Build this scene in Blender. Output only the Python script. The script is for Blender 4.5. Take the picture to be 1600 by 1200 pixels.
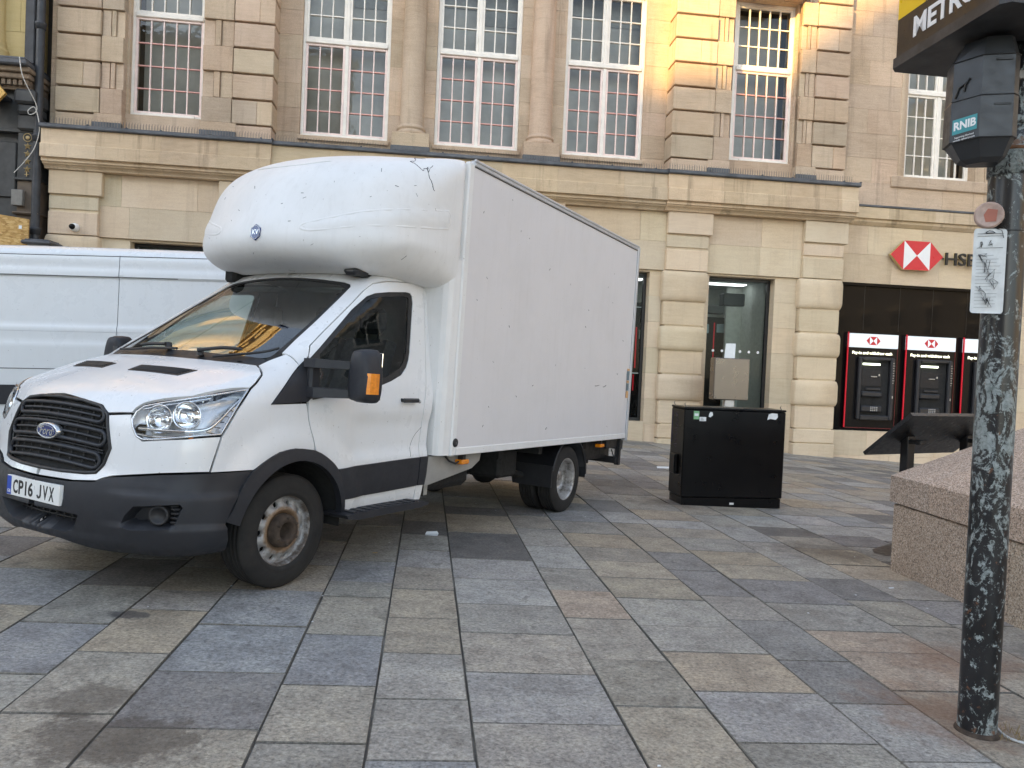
# A white box truck parked on a paved city square in front of a sandstone bank.
import bpy, bmesh, math, random
import numpy as np
from mathutils import Vector, Matrix
from mathutils.geometry import delaunay_2d_cdt

for o in list(bpy.data.objects):
    bpy.data.objects.remove(o, do_unlink=True)
scene = bpy.context.scene
COL = scene.collection
R = math.radians

# ---------------------------------------------------------------- camera
cam_d = bpy.data.cameras.new("camera")
cam_d.sensor_fit = 'HORIZONTAL'
cam_d.sensor_width = 36.0
cam_d.lens = 36.0 * 1190.0 / 1600.0
cam_d.clip_start = 0.05
cam_d.clip_end = 2000.0
cam = bpy.data.objects.new("camera", cam_d)
COL.objects.link(cam)
CAM_Z = 1.4029
_p, _r = R(-1.339), R(2.479)
_f = Vector((0, math.cos(_p), math.sin(_p)))
_u = Vector((0, -math.sin(_p), math.cos(_p)))
_x = Vector((1, 0, 0))
_x2 = _x * math.cos(_r) + _u * math.sin(_r)
_u2 = -_x * math.sin(_r) + _u * math.cos(_r)
cam.matrix_world = Matrix(((_x2.x, _u2.x, -_f.x, 0), (_x2.y, _u2.y, -_f.y, 0), (_x2.z, _u2.z, -_f.z, CAM_Z), (0, 0, 0, 1)))
scene.camera = cam

# ---------------------------------------------------------------- frame of the bank's front
YAW = R(6.4016)
UX = Vector((math.cos(YAW), math.sin(YAW), 0))       # along the front, to the right
VX = Vector((-math.sin(YAW), math.cos(YAW), 0))      # into the front
F0 = Vector((-1.9842, 17.6847, 0.0))

# ---------------------------------------------------------------- sky, sun, exposure
SUN_EL = R(12.0)
SUN_SIDE = R(46.0)        # how far the sun stands to the left of the square-on direction
_h = (-VX * math.cos(SUN_SIDE) - UX * math.sin(SUN_SIDE))
SUN_DIR = Vector((_h.x * math.cos(SUN_EL), _h.y * math.cos(SUN_EL), math.sin(SUN_EL)))
world = bpy.data.worlds.new("World")
scene.world = world
world.use_nodes = True
wn = world.node_tree
bg = wn.nodes["Background"]
sky = wn.nodes.new("ShaderNodeTexSky")
sky.sky_type = 'NISHITA'
sky.sun_disc = False
sky.sun_elevation = SUN_EL
sky.sun_rotation = math.atan2(SUN_DIR.x, SUN_DIR.y)
sky.air_density = 1.0
sky.dust_density = 0.8
sky.ozone_density = 1.6
hsv = wn.nodes.new("ShaderNodeHueSaturation")
hsv.inputs['Saturation'].default_value = 0.62
wn.links.new(sky.outputs[0], hsv.inputs['Color'])
wn.links.new(hsv.outputs[0], bg.inputs[0])
bg.inputs[1].default_value = 0.15
sun_d = bpy.data.lights.new("sun", 'SUN')
sun_d.energy = 2.6
sun_d.angle = R(0.7)
sun_d.color = (1.0, 0.62, 0.20)
sun = bpy.data.objects.new("sun", sun_d)
COL.objects.link(sun)
sun.rotation_euler = SUN_DIR.to_track_quat('Z', 'Y').to_euler()
scene.view_settings.view_transform = 'Standard'
scene.view_settings.look = 'None'
scene.view_settings.exposure = 2.2
scene.view_settings.gamma = 1.0
scene.view_settings.use_curve_mapping = False
scene.render.engine = 'CYCLES'
scene.cycles.max_bounces = 8
scene.cycles.transparent_max_bounces = 16

# ---------------------------------------------------------------- materials
def sock(node, *names):
    for n in names:
        if n in node.inputs: return node.inputs[n]

def new_mat(name):
    m = bpy.data.materials.new(name)
    m.use_nodes = True
    nt = m.node_tree
    return m, nt, nt.nodes["Principled BSDF"]

def noise(nt, scale, detail=6, rough=0.6, vec=None, dist=0.0):
    n = nt.nodes.new("ShaderNodeTexNoise")
    n.inputs['Scale'].default_value = scale
    n.inputs['Detail'].default_value = detail
    n.inputs['Roughness'].default_value = rough
    n.inputs['Distortion'].default_value = dist
    if vec is not None: nt.links.new(vec, n.inputs['Vector'])
    return n

def coords(nt, scale=(1, 1, 1), kind='Object'):
    tc = nt.nodes.new("ShaderNodeTexCoord")
    mp = nt.nodes.new("ShaderNodeMapping")
    mp.inputs['Scale'].default_value = scale
    nt.links.new(tc.outputs[kind], mp.inputs['Vector'])
    return mp.outputs[0]

def ramp(nt, src, stops):
    r = nt.nodes.new("ShaderNodeValToRGB")
    el = r.color_ramp.elements
    while len(el) < len(stops): el.new(0.5)
    for e, (p, c) in zip(el, stops):
        e.position = p
        e.color = c if isinstance(c, tuple) else (c, c, c, 1)
    nt.links.new(src, r.inputs[0])
    return r.outputs[0]

def mix(nt, fac, a, b, mode='MIX'):
    m = nt.nodes.new("ShaderNodeMix")
    m.data_type = 'RGBA'
    m.blend_type = mode
    for i, v in ((0, fac), (6, a), (7, b)):
        if hasattr(v, 'is_output') or isinstance(v, bpy.types.NodeSocket): nt.links.new(v, m.inputs[i])
        elif i == 0: m.inputs[0].default_value = v
        else: m.inputs[i].default_value = v if len(v) == 4 else (*v, 1)
    return m.outputs[2]

def bump(nt, b, height, strength=0.3, dist=0.01):
    n = nt.nodes.new("ShaderNodeBump")
    n.inputs['Strength'].default_value = strength
    n.inputs['Distance'].default_value = dist
    nt.links.new(height, n.inputs['Height'])
    nt.links.new(n.outputs[0], b.inputs['Normal'])

def tint_node(nt):
    a = nt.nodes.new("ShaderNodeAttribute")
    a.attribute_name = "tint"
    return a.outputs['Color']

def plain(name, col, rough=0.5, metal=0.0, var=0.12, scale=9.0, coat=0.0, bmp=0.0, bscale=60.0, spec=0.5, rvar=0.1):
    """an ordinary surface with slight procedural unevenness"""
    m, nt, b = new_mat(name)
    v = coords(nt)
    n = noise(nt, scale, 5, .6, v)
    c0 = tuple(max(0, c * (1 - var)) for c in col) + (1,)
    c1 = tuple(min(1, c * (1 + var)) for c in col) + (1,)
    nt.links.new(ramp(nt, n.outputs[0], [(.3, c0), (.7, c1)]), b.inputs['Base Color'])
    n2 = noise(nt, scale * 2.7, 4, .6, v)
    lo, hi = max(0, rough - rvar), min(1, rough + rvar)
    nt.links.new(ramp(nt, n2.outputs[0], [(.3, lo), (.7, hi)]), b.inputs['Roughness'])
    b.inputs['Metallic'].default_value = metal
    b.inputs['Specular IOR Level'].default_value = spec
    b.inputs['Coat Weight'].default_value = coat
    b.inputs['Coat Roughness'].default_value = 0.05
    if bmp:
        n3 = noise(nt, bscale, 4, .6, v)
        bump(nt, b, n3.outputs[0], bmp, .004)
    return m

def stone(name, base, dark, light, streak=0.35, grain=90.0, bmp=0.5, bed=6.0, soot=0.5):
    """sandstone ashlar: per-block tint, bedding lines, stains, rain streaks"""
    m, nt, b = new_mat(name)
    v = coords(nt)
    vb = coords(nt, (0.7, 0.7, bed))
    big = noise(nt, .9, 6, .65, v)
    bedn = noise(nt, 3.2, 7, .7, vb, .6)
    fine = noise(nt, grain, 3, .6, v)
    c = mix(nt, ramp(nt, bedn.outputs[0], [(.32, 0.0), (.68, 1.0)]), (*dark, 1), (*base, 1))
    c = mix(nt, ramp(nt, big.outputs[0], [(.35, 0.0), (.75, .8)]), c, (*light, 1))
    vs = coords(nt, (2.6, 2.6, .16))
    st = noise(nt, 1.6, 6, .7, vs)
    c = mix(nt, ramp(nt, st.outputs[0], [(.54, 0.0), (.74, streak)]), c, tuple(x * .42 for x in dark))
    pat = noise(nt, .35, 5, .6, v)
    c = mix(nt, ramp(nt, pat.outputs[0], [(.5, 0.0), (.75, soot)]), c, tuple(x * .6 for x in dark))
    c = mix(nt, .22, c, ramp(nt, fine.outputs[0], [(.3, .25), (.7, .95)]), 'OVERLAY')
    c = mix(nt, 1.0, c, tint_node(nt), 'MULTIPLY')
    nt.links.new(c, b.inputs['Base Color'])
    b.inputs['Roughness'].default_value = .88
    b.inputs['Specular IOR Level'].default_value = .25
    ad = nt.nodes.new("ShaderNodeMath"); ad.operation = 'ADD'
    nt.links.new(fine.outputs[0], ad.inputs[0])
    ml = nt.nodes.new("ShaderNodeMath"); ml.operation = 'MULTIPLY'; ml.inputs[1].default_value = 1.6
    nt.links.new(bedn.outputs[0], ml.inputs[0])
    nt.links.new(ml.outputs[0], ad.inputs[1])
    bump(nt, b, ad.outputs[0], bmp, .006)
    return m

def glass_pane(name, tint=(.9, .95, .93), dark=0.0, rough=0.02, refl=1.0, wob=0.0, ior=1.5):
    """thin pane: mirror by Fresnel, the rest seen through"""
    m, nt, b = new_mat(name)
    nt.nodes.remove(b)
    out = nt.nodes["Material Output"]
    tr = nt.nodes.new("ShaderNodeBsdfTransparent")
    tr.inputs[0].default_value = (*[t * (1 - dark) for t in tint], 1)
    gl = nt.nodes.new("ShaderNodeBsdfGlossy")
    gl.inputs['Roughness'].default_value = rough
    gl.inputs['Color'].default_value = (refl, refl, refl, 1)
    fr = nt.nodes.new("ShaderNodeFresnel")
    fr.inputs['IOR'].default_value = ior
    mx = nt.nodes.new("ShaderNodeMixShader")
    nt.links.new(fr.outputs[0], mx.inputs[0])
    nt.links.new(tr.outputs[0], mx.inputs[1])
    nt.links.new(gl.outputs[0], mx.inputs[2])
    nt.links.new(mx.outputs[0], out.inputs['Surface'])
    if wob:
        n = noise(nt, 2.2, 2, .5, coords(nt))
        bp = nt.nodes.new("ShaderNodeBump")
        bp.inputs['Strength'].default_value = wob
        bp.inputs['Distance'].default_value = .02
        nt.links.new(n.outputs[0], bp.inputs['Height'])
        nt.links.new(bp.outputs[0], gl.inputs['Normal'])
        nt.links.new(bp.outputs[0], fr.inputs['Normal'])
    return m

def glow(name, col, strength):
    m, nt, b = new_mat(name)
    b.inputs['Base Color'].default_value = (*col, 1)
    b.inputs['Emission Color'].default_value = (*col, 1)
    b.inputs['Emission Strength'].default_value = strength
    return m

M = {}
M['ashlar'] = stone('pale sandstone', (.615, .495, .35), (.52, .41, .29), (.67, .555, .41), .28, 120, .3, 5, .16)
M['pillow'] = stone('dressed sandstone', (.66, .52, .36), (.56, .435, .30), (.71, .58, .42), .25, 110, .3, 5, .18)
M['brown'] = stone('weathered sandstone', (.515, .39, .278), (.395, .295, .205), (.60, .468, .348), .50, 80, .9, 7, .22)
M['cornice'] = stone('stained sandstone', (.58, .445, .295), (.44, .335, .22), (.67, .53, .37), .75, 100, .4, 4, .40)
M['buff'] = stone('buff sandstone', (.55, .42, .20), (.46, .34, .15), (.60, .48, .26), .25, 90, .4, 5, .25)
M['sooty'] = stone('soot stained stone', (.26, .20, .14), (.15, .11, .08), (.33, .26, .19), .6, 90, .5, 5, .6)
M['lead'] = plain('lead sheet', (.10, .105, .115), .55, .3, .35, 3.0, bmp=.4, bscale=14)
M['black_frame'] = plain('black metal frame', (.012, .012, .013), .4, .0, .3)
M['white_wood'] = plain('cream gloss paint', (.82, .77, .69), .45, 0, .07, 5)
M['pink_glow_wood'] = plain('pink glow on cream paint', (.82, .66, .60), .45, 0, .07, 5)  # pink glow on the lower sashes, put into the paint colour
M['salmon_glow_wood'] = plain('salmon glow on cream paint', (.72, .38, .33), .5, 0, .12, 7)  # stronger glow on the horizontal bars, also put into the colour
M['room_dark'] = plain('dim room', (.06, .055, .05), .8)
M['room_grey'] = plain('grey plaster', (.30, .30, .28), .8)
M['reflection_grey'] = plain('grey reflection sheet', (.50, .485, .455), .9, 0, .22, 1.2)  # sheet added behind the panes to give the grey of reflected sky
M['steelwire'] = plain('dull wire', (.16, .145, .125), .6)
M['pane'] = glass_pane('old window glass', (.90, .92, .90), .0, .015, 1.0, .25, 1.5)
M['shop_glass'] = glass_pane('shop window glass', (.8, .86, .84), .10, .01, 1.0, .04, 1.22)
M['iron'] = plain('painted iron', (.035, .037, .042), .5, .1, .3, 6, bmp=.2)

# ---------------------------------------------------------------- mesh helpers
def link(o, parent=None):
    COL.objects.link(o)
    if parent is not None: o.parent = parent
    return o

def empty(name, loc=(0, 0, 0), rz=0.0):
    o = bpy.data.objects.new(name, None)
    o.location = loc
    o.rotation_euler = (0, 0, rz)
    o.empty_display_size = .2
    COL.objects.link(o)
    return o

def tag(o, label=None, cat=None, group=None, kind=None):
    if label: o["label"] = label
    if cat: o["category"] = cat
    if group: o["group"] = group
    if kind: o["kind"] = kind
    return o

_CH = None
class MB:
    """collects shapes, then becomes one mesh object"""
    def __init__(s):
        s.v = []; s.f = []; s.t = []; s.sm = []; s.mi = []; s.cur = 0
    def add(s, vs, fs, tint=(1, 1, 1), smooth=False):
        b = len(s.v)
        s.v += [tuple(p) for p in vs]
        for f in fs:
            s.f.append(tuple(i + b for i in f)); s.t.append(tint); s.sm.append(smooth); s.mi.append(s.cur)
        return s
    def box(s, x0, x1, y0, y1, z0, z1, c=0.0, tint=(1, 1, 1)):
        if x0 > x1: x0, x1 = x1, x0
        if y0 > y1: y0, y1 = y1, y0
        if z0 > z1: z0, z1 = z1, z0
        if c <= 0:
            vs = [(x, y, z) for x in (x0, x1) for y in (y0, y1) for z in (z0, z1)]
            fs = [(0, 1, 3, 2), (4, 6, 7, 5), (0, 4, 5, 1), (2, 3, 7, 6), (0, 2, 6, 4), (1, 5, 7, 3)]
            return s.add(vs, fs, tint)
        c = min(c, .45 * (x1 - x0), .45 * (y1 - y0), .45 * (z1 - z0))
        lo = (x0, y0, z0); hi = (x1, y1, z1)
        idx = {}; vs = []
        for sx in (0, 1):
            for sy in (0, 1):
                for sz in (0, 1):
                    sg = (sx, sy, sz)
                    for a in range(3):
                        p = []
                        for k in range(3):
                            e = hi[k] if sg[k] else lo[k]
                            if k != a: e += -c if sg[k] else c
                            p.append(e)
                        idx[(sg, a)] = len(vs); vs.append(tuple(p))
        fs = []
        def put(f, n):
            a, b_, d = (Vector(vs[i]) for i in f[:3])
            if (b_ - a).cross(d - a).dot(Vector(n)) < 0: f = f[::-1]
            fs.append(tuple(f))
        for a in range(3):
            o1, o2 = [k for k in range(3) if k != a]
            for sg in (0, 1):
                f = []
                for q1, q2 in ((0, 0), (1, 0), (1, 1), (0, 1)):
                    k = [0, 0, 0]; k[a] = sg; k[o1] = q1; k[o2] = q2
                    f.append(idx[(tuple(k), a)])
                n = [0, 0, 0]; n[a] = 1 if sg else -1
                put(f, n)
        for a in range(3):                       # edges along axis a
            o1, o2 = [k for k in range(3) if k != a]
            for q1 in (0, 1):
                for q2 in (0, 1):
                    k0 = [0, 0, 0]; k0[o1] = q1; k0[o2] = q2
                    k1 = list(k0); k1[a] = 1
                    f = [idx[(tuple(k0), o1)], idx[(tuple(k1), o1)], idx[(tuple(k1), o2)], idx[(tuple(k0), o2)]]
                    n = [0, 0, 0]; n[o1] = 1 if q1 else -1; n[o2] = 1 if q2 else -1
                    put(f, n)
        for sx in (0, 1):
            for sy in (0, 1):
                for sz in (0, 1):
                    k = (sx, sy, sz)
                    put([idx[(k, a)] for a in range(3)], [1 if q else -1 for q in k])
        return s.add(vs, fs, tint)
    def prism(s, prof, axis, a0, a1, tint=(1, 1, 1), smooth=False, cap=True):
        """prof: 2D outline; axis 'x': prof=(y,z) 'y': prof=(x,z) 'z': prof=(x,y)"""
        mk = {'x': lambda a, p: (a, p[0], p[1]), 'y': lambda a, p: (p[0], a, p[1]), 'z': lambda a, p: (p[0], p[1], a)}[axis]
        n = len(prof)
        vs = [mk(a0, p) for p in prof] + [mk(a1, p) for p in prof]
        ar = sum(prof[i][0] * prof[(i + 1) % n][1] - prof[(i + 1) % n][0] * prof[i][1] for i in range(n))
        flip = (ar > 0) ^ (axis == 'y') ^ (a1 < a0)
        fs = []
        for i in range(n):
            j = (i + 1) % n
            f = (i, j, j + n, i + n)
            fs.append(f if flip else f[::-1])
        s.add(vs, fs, tint, smooth)
        if cap:
            c0 = tuple(range(n)); c1 = tuple(range(n, 2 * n))
            s.add(vs, [c0[::-1] if flip else c0, c1 if flip else c1[::-1]], tint)
        return s
    def lathe(s, prof, axis='z', n=32, c=(0, 0, 0), tint=(1, 1, 1), smooth=True, a0=0.0, a1=2 * math.pi, flip=False):
        """prof: list of (r, h)"""
        full = abs(a1 - a0 - 2 * math.pi) < 1e-6
        k = n if full else n + 1
        vs = []
        for i in range(k):
            a = a0 + (a1 - a0) * i / n
            ca, sa = math.cos(a), math.sin(a)
            for r, h in prof:
                p = {'z': (r * ca, r * sa, h), 'y': (r * sa, h, r * ca), 'x': (h, r * ca, r * sa)}[axis]
                vs.append((p[0] + c[0], p[1] + c[1], p[2] + c[2]))
        m = len(prof); fs = []
        for i in range(n):
            i2 = (i + 1) % k
            for j in range(m - 1):
                f = (i * m + j, i2 * m + j, i2 * m + j + 1, i * m + j + 1)
                fs.append(f[::-1] if flip else f)
        return s.add(vs, fs, tint, smooth)
    def tube(s, pts, r, n=8, tint=(1, 1, 1), cap=True, smooth=True):
        pts = [Vector(p) for p in pts]
        rs = r if hasattr(r, '__len__') else [r] * len(pts)
        vs = []; up = None
        for i, p in enumerate(pts):
            d = (pts[min(i + 1, len(pts) - 1)] - pts[max(i - 1, 0)]).normalized()
            if up is None:
                up = Vector((0, 0, 1)) if abs(d.z) < .9 else Vector((1, 0, 0))
            a = d.cross(up).normalized(); b = a.cross(d).normalized(); up = b
            for k in range(n):
                t = 2 * math.pi * k / n
                vs.append(p + (a * math.cos(t) + b * math.sin(t)) * rs[i])
        fs = []
        for i in range(len(pts) - 1):
            for k in range(n):
                k2 = (k + 1) % n
                fs.append((i * n + k, i * n + k2, (i + 1) * n + k2, (i + 1) * n + k))
        s.add(vs, fs, tint, smooth)
        if cap:
            e = (len(pts) - 1) * n
            s.add(vs, [tuple(range(n))[::-1], tuple(range(e, e + n))], tint)
        return s
    def build(s, name, mats, parent=None, mat4=None):
        me = bpy.data.meshes.new(name)
        me.from_pydata(s.v, [], s.f)
        mats = mats if isinstance(mats, (list, tuple)) else [mats]
        for m in mats: me.materials.append(m)
        me.polygons.foreach_set('use_smooth', s.sm)
        if any(s.mi): me.polygons.foreach_set('material_index', s.mi)
        at = me.color_attributes.new("tint", 'FLOAT_COLOR', 'CORNER')
        cnt = [len(f) for f in s.f]
        arr = np.repeat(np.array([(*t, 1) for t in s.t], np.float32), cnt, axis=0)
        at.data.foreach_set('color', arr.ravel())
        me.validate(); me.update()
        o = bpy.data.objects.new(name, me)
        if mat4 is not None: o.matrix_local = mat4
        return link(o, parent)

rnd = random.Random(7)
def tnt(a=.12, hue=.04):
    k = 1 + rnd.uniform(-a, a)
    return (k * (1 + rnd.uniform(-hue, hue)), k, k * (1 + rnd.uniform(-hue, hue)))

def text_mesh(body, size, depth=0.0, align='CENTER', shear=0.0, bold=0.0, squeeze=1.0):
    cu = bpy.data.curves.new("lettering", 'FONT')
    cu.body = body; cu.size = size; cu.extrude = depth; cu.align_x = align; cu.align_y = 'CENTER'
    cu.shear = shear; cu.offset = bold; cu.resolution_u = 3
    ob = bpy.data.objects.new("lettering", cu)
    COL.objects.link(ob)
    dg = bpy.context.evaluated_depsgraph_get(); dg.update()
    me = bpy.data.meshes.new_from_object(ob.evaluated_get(dg))
    vs = [(v.co.x * squeeze, v.co.y, v.co.z) for v in me.vertices]
    fs = [tuple(p.vertices) for p in me.polygons]
    bpy.data.objects.remove(ob, do_unlink=True)
    bpy.data.meshes.remove(me); bpy.data.curves.remove(cu)
    return vs, fs

def put_text(mb, body, size, origin, ex, ey, depth=.001, **kw):
    ex = Vector(ex).normalized(); ey = Vector(ey).normalized(); ez = ex.cross(ey)
    vs, fs = text_mesh(body, size, depth, **kw)
    o = Vector(origin)
    mb.add([o + ex * v[0] + ey * v[1] + ez * v[2] for v in vs], fs)
    return mb

# ================================================================ GROUND
def sm(a, b, x):
    t = min(1, max(0, (x - a) / (b - a))); return t * t * (3 - 2 * t)
def gz(x, y):
    """the square falls gently to the right and towards the bank"""
    z = -0.02482 * x - 0.01414 * y
    z -= (min(max(x, 1.0), 14) - 6.0) * .022 * sm(9.5, 18.0, y)
    return z

m, nt, b = new_mat('joint mortar')
v = coords(nt)
c = ramp(nt, noise(nt, 1.3, 6, .7, v).outputs[0], [(.35, (.05, .046, .04, 1)), (.55, (.12, .112, .098, 1)), (.68, (.30, .285, .25, 1))])
nt.links.new(c, b.inputs['Base Color']); b.inputs['Roughness'].default_value = .95
M['mortar'] = m

m, nt, b = new_mat('paving stone')
v0 = coords(nt)
off = nt.nodes.new("ShaderNodeVectorMath"); off.operation = 'MULTIPLY_ADD'
nt.links.new(tint_node(nt), off.inputs[0]); off.inputs[1].default_value = (173, 211, 137); nt.links.new(v0, off.inputs[2])
v = off.outputs[0]           # every slab its own piece of stone
st_ = nt.nodes.new("ShaderNodeMapping"); st_.inputs['Scale'].default_value = (1, 1.8, 1); nt.links.new(v, st_.inputs['Vector'])
big = noise(nt, 4.5, 7, .7, v)
med = noise(nt, 22, 8, .8, st_.outputs[0], 1.6)
fin = noise(nt, 55, 5, .75, v)
spk = noise(nt, 170, 2, .5, v)
c = mix(nt, 1.0, tint_node(nt), ramp(nt, big.outputs[0], [(.38, (.80, .79, .78, 1)), (.5, (1.0, 1.0, 1.0, 1)), (.62, (1.14, 1.13, 1.09, 1))]), 'MULTIPLY')
c = mix(nt, 1.0, c, ramp(nt, med.outputs[0], [(.39, .66), (.47, .95), (.55, 1.06), (.64, 1.26)]), 'MULTIPLY')
c = mix(nt, 1.0, c, ramp(nt, fin.outputs[0], [(.38, .58), (.47, .95), (.55, 1.06), (.64, 1.38)]), 'MULTIPLY')
c = mix(nt, ramp(nt, spk.outputs[0], [(.66, 0.0), (.72, .5)]), c, (.42, .41, .39, 1))
blot = noise(nt, 5.5, 6, .7, v, .8)
c = mix(nt, ramp(nt, blot.outputs[0], [(.60, 0.0), (.66, .40)]), c, (.055, .048, .042, 1))
vg = nt.nodes.new("ShaderNodeTexVoronoi"); vg.inputs['Scale'].default_value = 3.3; nt.links.new(v0, vg.inputs['Vector'])
c = mix(nt, ramp(nt, vg.outputs['Distance'], [(.045, .55), (.06, 0.0)]), c, (.10, .092, .085, 1))      # trodden gum
wid = noise(nt, .8, 5, .6, v)
c = mix(nt, ramp(nt, wid.outputs[0], [(.52, 0.0), (.68, .18)]), c, (.07, .065, .06, 1))
# spilled drink and rust stains that belong to particular slabs
tc = nt.nodes.new("ShaderNodeTexCoord")
def spot(x, y, r, col, amt, c, soft=.35, stretch=1.0):
    mp = nt.nodes.new("ShaderNodeMapping")
    mp.inputs['Location'].default_value = (-x / r, -y / r * stretch, 0)
    mp.inputs['Scale'].default_value = (1 / r, stretch / r, 0.0)
    nt.links.new(tc.outputs['Object'], mp.inputs['Vector'])
    dn = noise(nt, 7, 7, .75, tc.outputs['Object'])
    ln = nt.nodes.new("ShaderNodeVectorMath"); ln.operation = 'LENGTH'
    nt.links.new(mp.outputs[0], ln.inputs[0])
    ad = nt.nodes.new("ShaderNodeMath"); ad.operation = 'MULTIPLY_ADD'
    nt.links.new(dn.outputs[0], ad.inputs[0]); ad.inputs[1].default_value = 2.4
    sb = nt.nodes.new("ShaderNodeMath"); sb.operation = 'SUBTRACT'; sb.inputs[1].default_value = 1.2
    nt.links.new(ln.outputs['Value'], ad.inputs[2]); nt.links.new(ad.outputs[0], sb.inputs[0])
    return mix(nt, ramp(nt, sb.outputs[0], [(1 - soft, amt), (1.0, 0.0)]), c, (*col, 1))
c = spot(-1.38, 2.72, .36, (.075, .06, .048), .62, c, .3, 1.7)
c = spot(-1.62, 3.02, .2, (.08, .065, .052), .55, c, .3, 1.2)
c = spot(-1.98, 4.02, .13, (.05, .05, .056), .7, c, .3, 1.9)
c = spot(2.55, 4.2, .55, (.20, .10, .055), .55, c, .8, 1.4)
c = spot(2.02, 3.45, .42, (.20, .105, .06), .6, c, .8, 1.0)
c = spot(3.0, 6.9, .8, (.06, .045, .035), .6, c, .8, 1.6)
c = spot(1.95, 9.3, .5, (.05, .042, .036), .6, c, .8, 1.2)
nt.links.new(c, b.inputs['Base Color'])
nt.links.new(ramp(nt, med.outputs[0], [(.3, .48), (.7, .78)]), b.inputs['Roughness'])
b.inputs['Specular IOR Level'].default_value = .28
ad = nt.nodes.new("ShaderNodeMath"); ad.operation = 'ADD'
nt.links.new(med.outputs[0], ad.inputs[0]); nt.links.new(fin.outputs[0], ad.inputs[1])
bump(nt, b, ad.outputs[0], .5, .006)
M['slab'] = m

def ground_sheet():
    g = MB()
    xs = [-400, -120, -60, -30] + [-20 + 1.5 * i for i in range(28)] + [30, 60, 120, 400]
    ys = [-400, -120, -60, -30, -12] + [-6 + 1.0 * i for i in range(26)] + [24, 40, 120, 400]
    vs = [(x, y, gz(max(-25, min(30, x)), max(-30, min(26, y))) - .010) for x in xs for y in ys]
    n = len(ys)
    fs = [(i * n + j, (i + 1) * n + j, (i + 1) * n + j + 1, i * n + j + 1) for i in range(len(xs) - 1) for j in range(n - 1)]
    g.add(vs, fs)
    return tag(g.build('ground', M['mortar']), kind='structure')
ground_sheet()

COURSES = [-2.66, -2.0, -1.56, -1.14, -.575, -.165, .235, .87, 1.292, 1.907, 2.317, 2.975]
JOINTS = [(-2.59, 5.749), (-2.333, 5.042), (-2.111, 4.329), (-1.811, 4.734), (-1.767, 4.068), (-1.644, 3.424), (-1.475, 4.684), (-1.415, 4.318), (-1.339, 3.681), (-1.316, 3.052), (-0.907, 4.756), (-0.869, 4.111), (-0.846, 3.486), (-0.83, 2.945), (-0.43, 5.012), (-0.384, 4.676), (-0.357, 4.009), (-0.31, 3.365), (-0.262, 2.846), (-0.004, 5.986), (0.021, 4.895), (0.051, 4.325), (0.051, 3.772), (0.062, 3.24), (0.077, 2.722), (0.514, 7.571), (0.503, 6.72), (0.526, 5.766), (0.542, 5.201), (0.544, 4.623), (0.552, 4.108), (0.562, 3.557), (0.571, 3.029), (1.05, 7.035), (1.049, 5.58), (1.069, 4.998), (1.06, 4.414), (1.076, 3.76), (0.999, 3.211), (1.607, 4.874), (1.584, 4.319), (1.59, 3.896), (1.582, 3.388), (1.586, 2.895), (2.118, 4.998), (2.123, 4.483), (2.069, 3.822), (2.105, 3.292), (2.094, 2.761), (2.702, 5.462), (2.518, 4.873), (2.583, 4.331), (2.628, 3.981), (2.511, 3.455)]
SLABS = [(-2.42, 5.378, 'W'), (-2.213, 4.658, 'B'), (-2.043, 4.147, 'W'), (-1.833, 4.484, 'G'), (-1.726, 3.752, 'B'), (-1.574, 3.212, 'G'), (-1.869, 4.951, 'D'), (-1.4, 4.492, 'G'), (-1.321, 4.041, 'V'), (-1.247, 3.412, 'T'), (-1.263, 2.848, 'T'), (-0.91, 4.463, 'B'), (-0.847, 3.821, 'B'), (-0.819, 3.206, 'P'), (-0.819, 2.779, 'T'), (-0.511, 4.83, 'G'), (-0.455, 4.348, 'T'), (-0.398, 3.677, 'B'), (-0.354, 3.101, 'T'), (0.004, 5.171, 'T'), (0.01, 4.617, 'W'), (0.051, 4.065, 'W'), (0.052, 3.518, 'G'), (0.061, 2.963, 'G'), (0.077, 2.699, 'B'), (0.543, 6.204, 'D'), (0.52, 5.486, 'C'), (0.531, 4.919, 'C'), (0.558, 4.376, 'G'), (0.539, 3.808, 'T'), (0.576, 3.299, 'C'), (0.585, 2.852, 'G'), (1.054, 5.912, 'C'), (1.086, 5.324, 'G'), (1.065, 4.691, 'O'), (1.035, 4.078, 'T'), (1.02, 3.47, 'T'), (0.954, 3.053, 'W'), (1.685, 5.757, 'W'), (1.589, 5.132, 'W'), (1.586, 4.635, 'G'), (1.541, 4.104, 'G'), (1.551, 3.646, 'V'), (1.5, 3.147, 'C'), (1.599, 2.788, 'G'), (2.053, 5.299, 'P'), (2.092, 4.747, 'G'), (2.029, 4.168, 'P'), (2.06, 3.606, 'P'), (2.084, 3.089, 'C'), (2.933, 6.045, 'V'), (2.829, 5.679, 'W'), (2.773, 5.214, 'P'), (2.582, 4.627, 'G'), (2.665, 4.174, 'O'), (2.45, 3.702, 'O'), (2.497, 3.334, 'W')]
SLABCOL = {'B': (.285, .288, .288), 'P': (.228, .218, .208), 'C': (.355, .342, .318), 'G': (.335, .312, .268), 'T': (.335, .296, .236),
           'W': (.375, .316, .232), 'V': (.385, .312, .214), 'O': (.380, .290, .208), 'D': (.180, .168, .155)}
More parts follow.
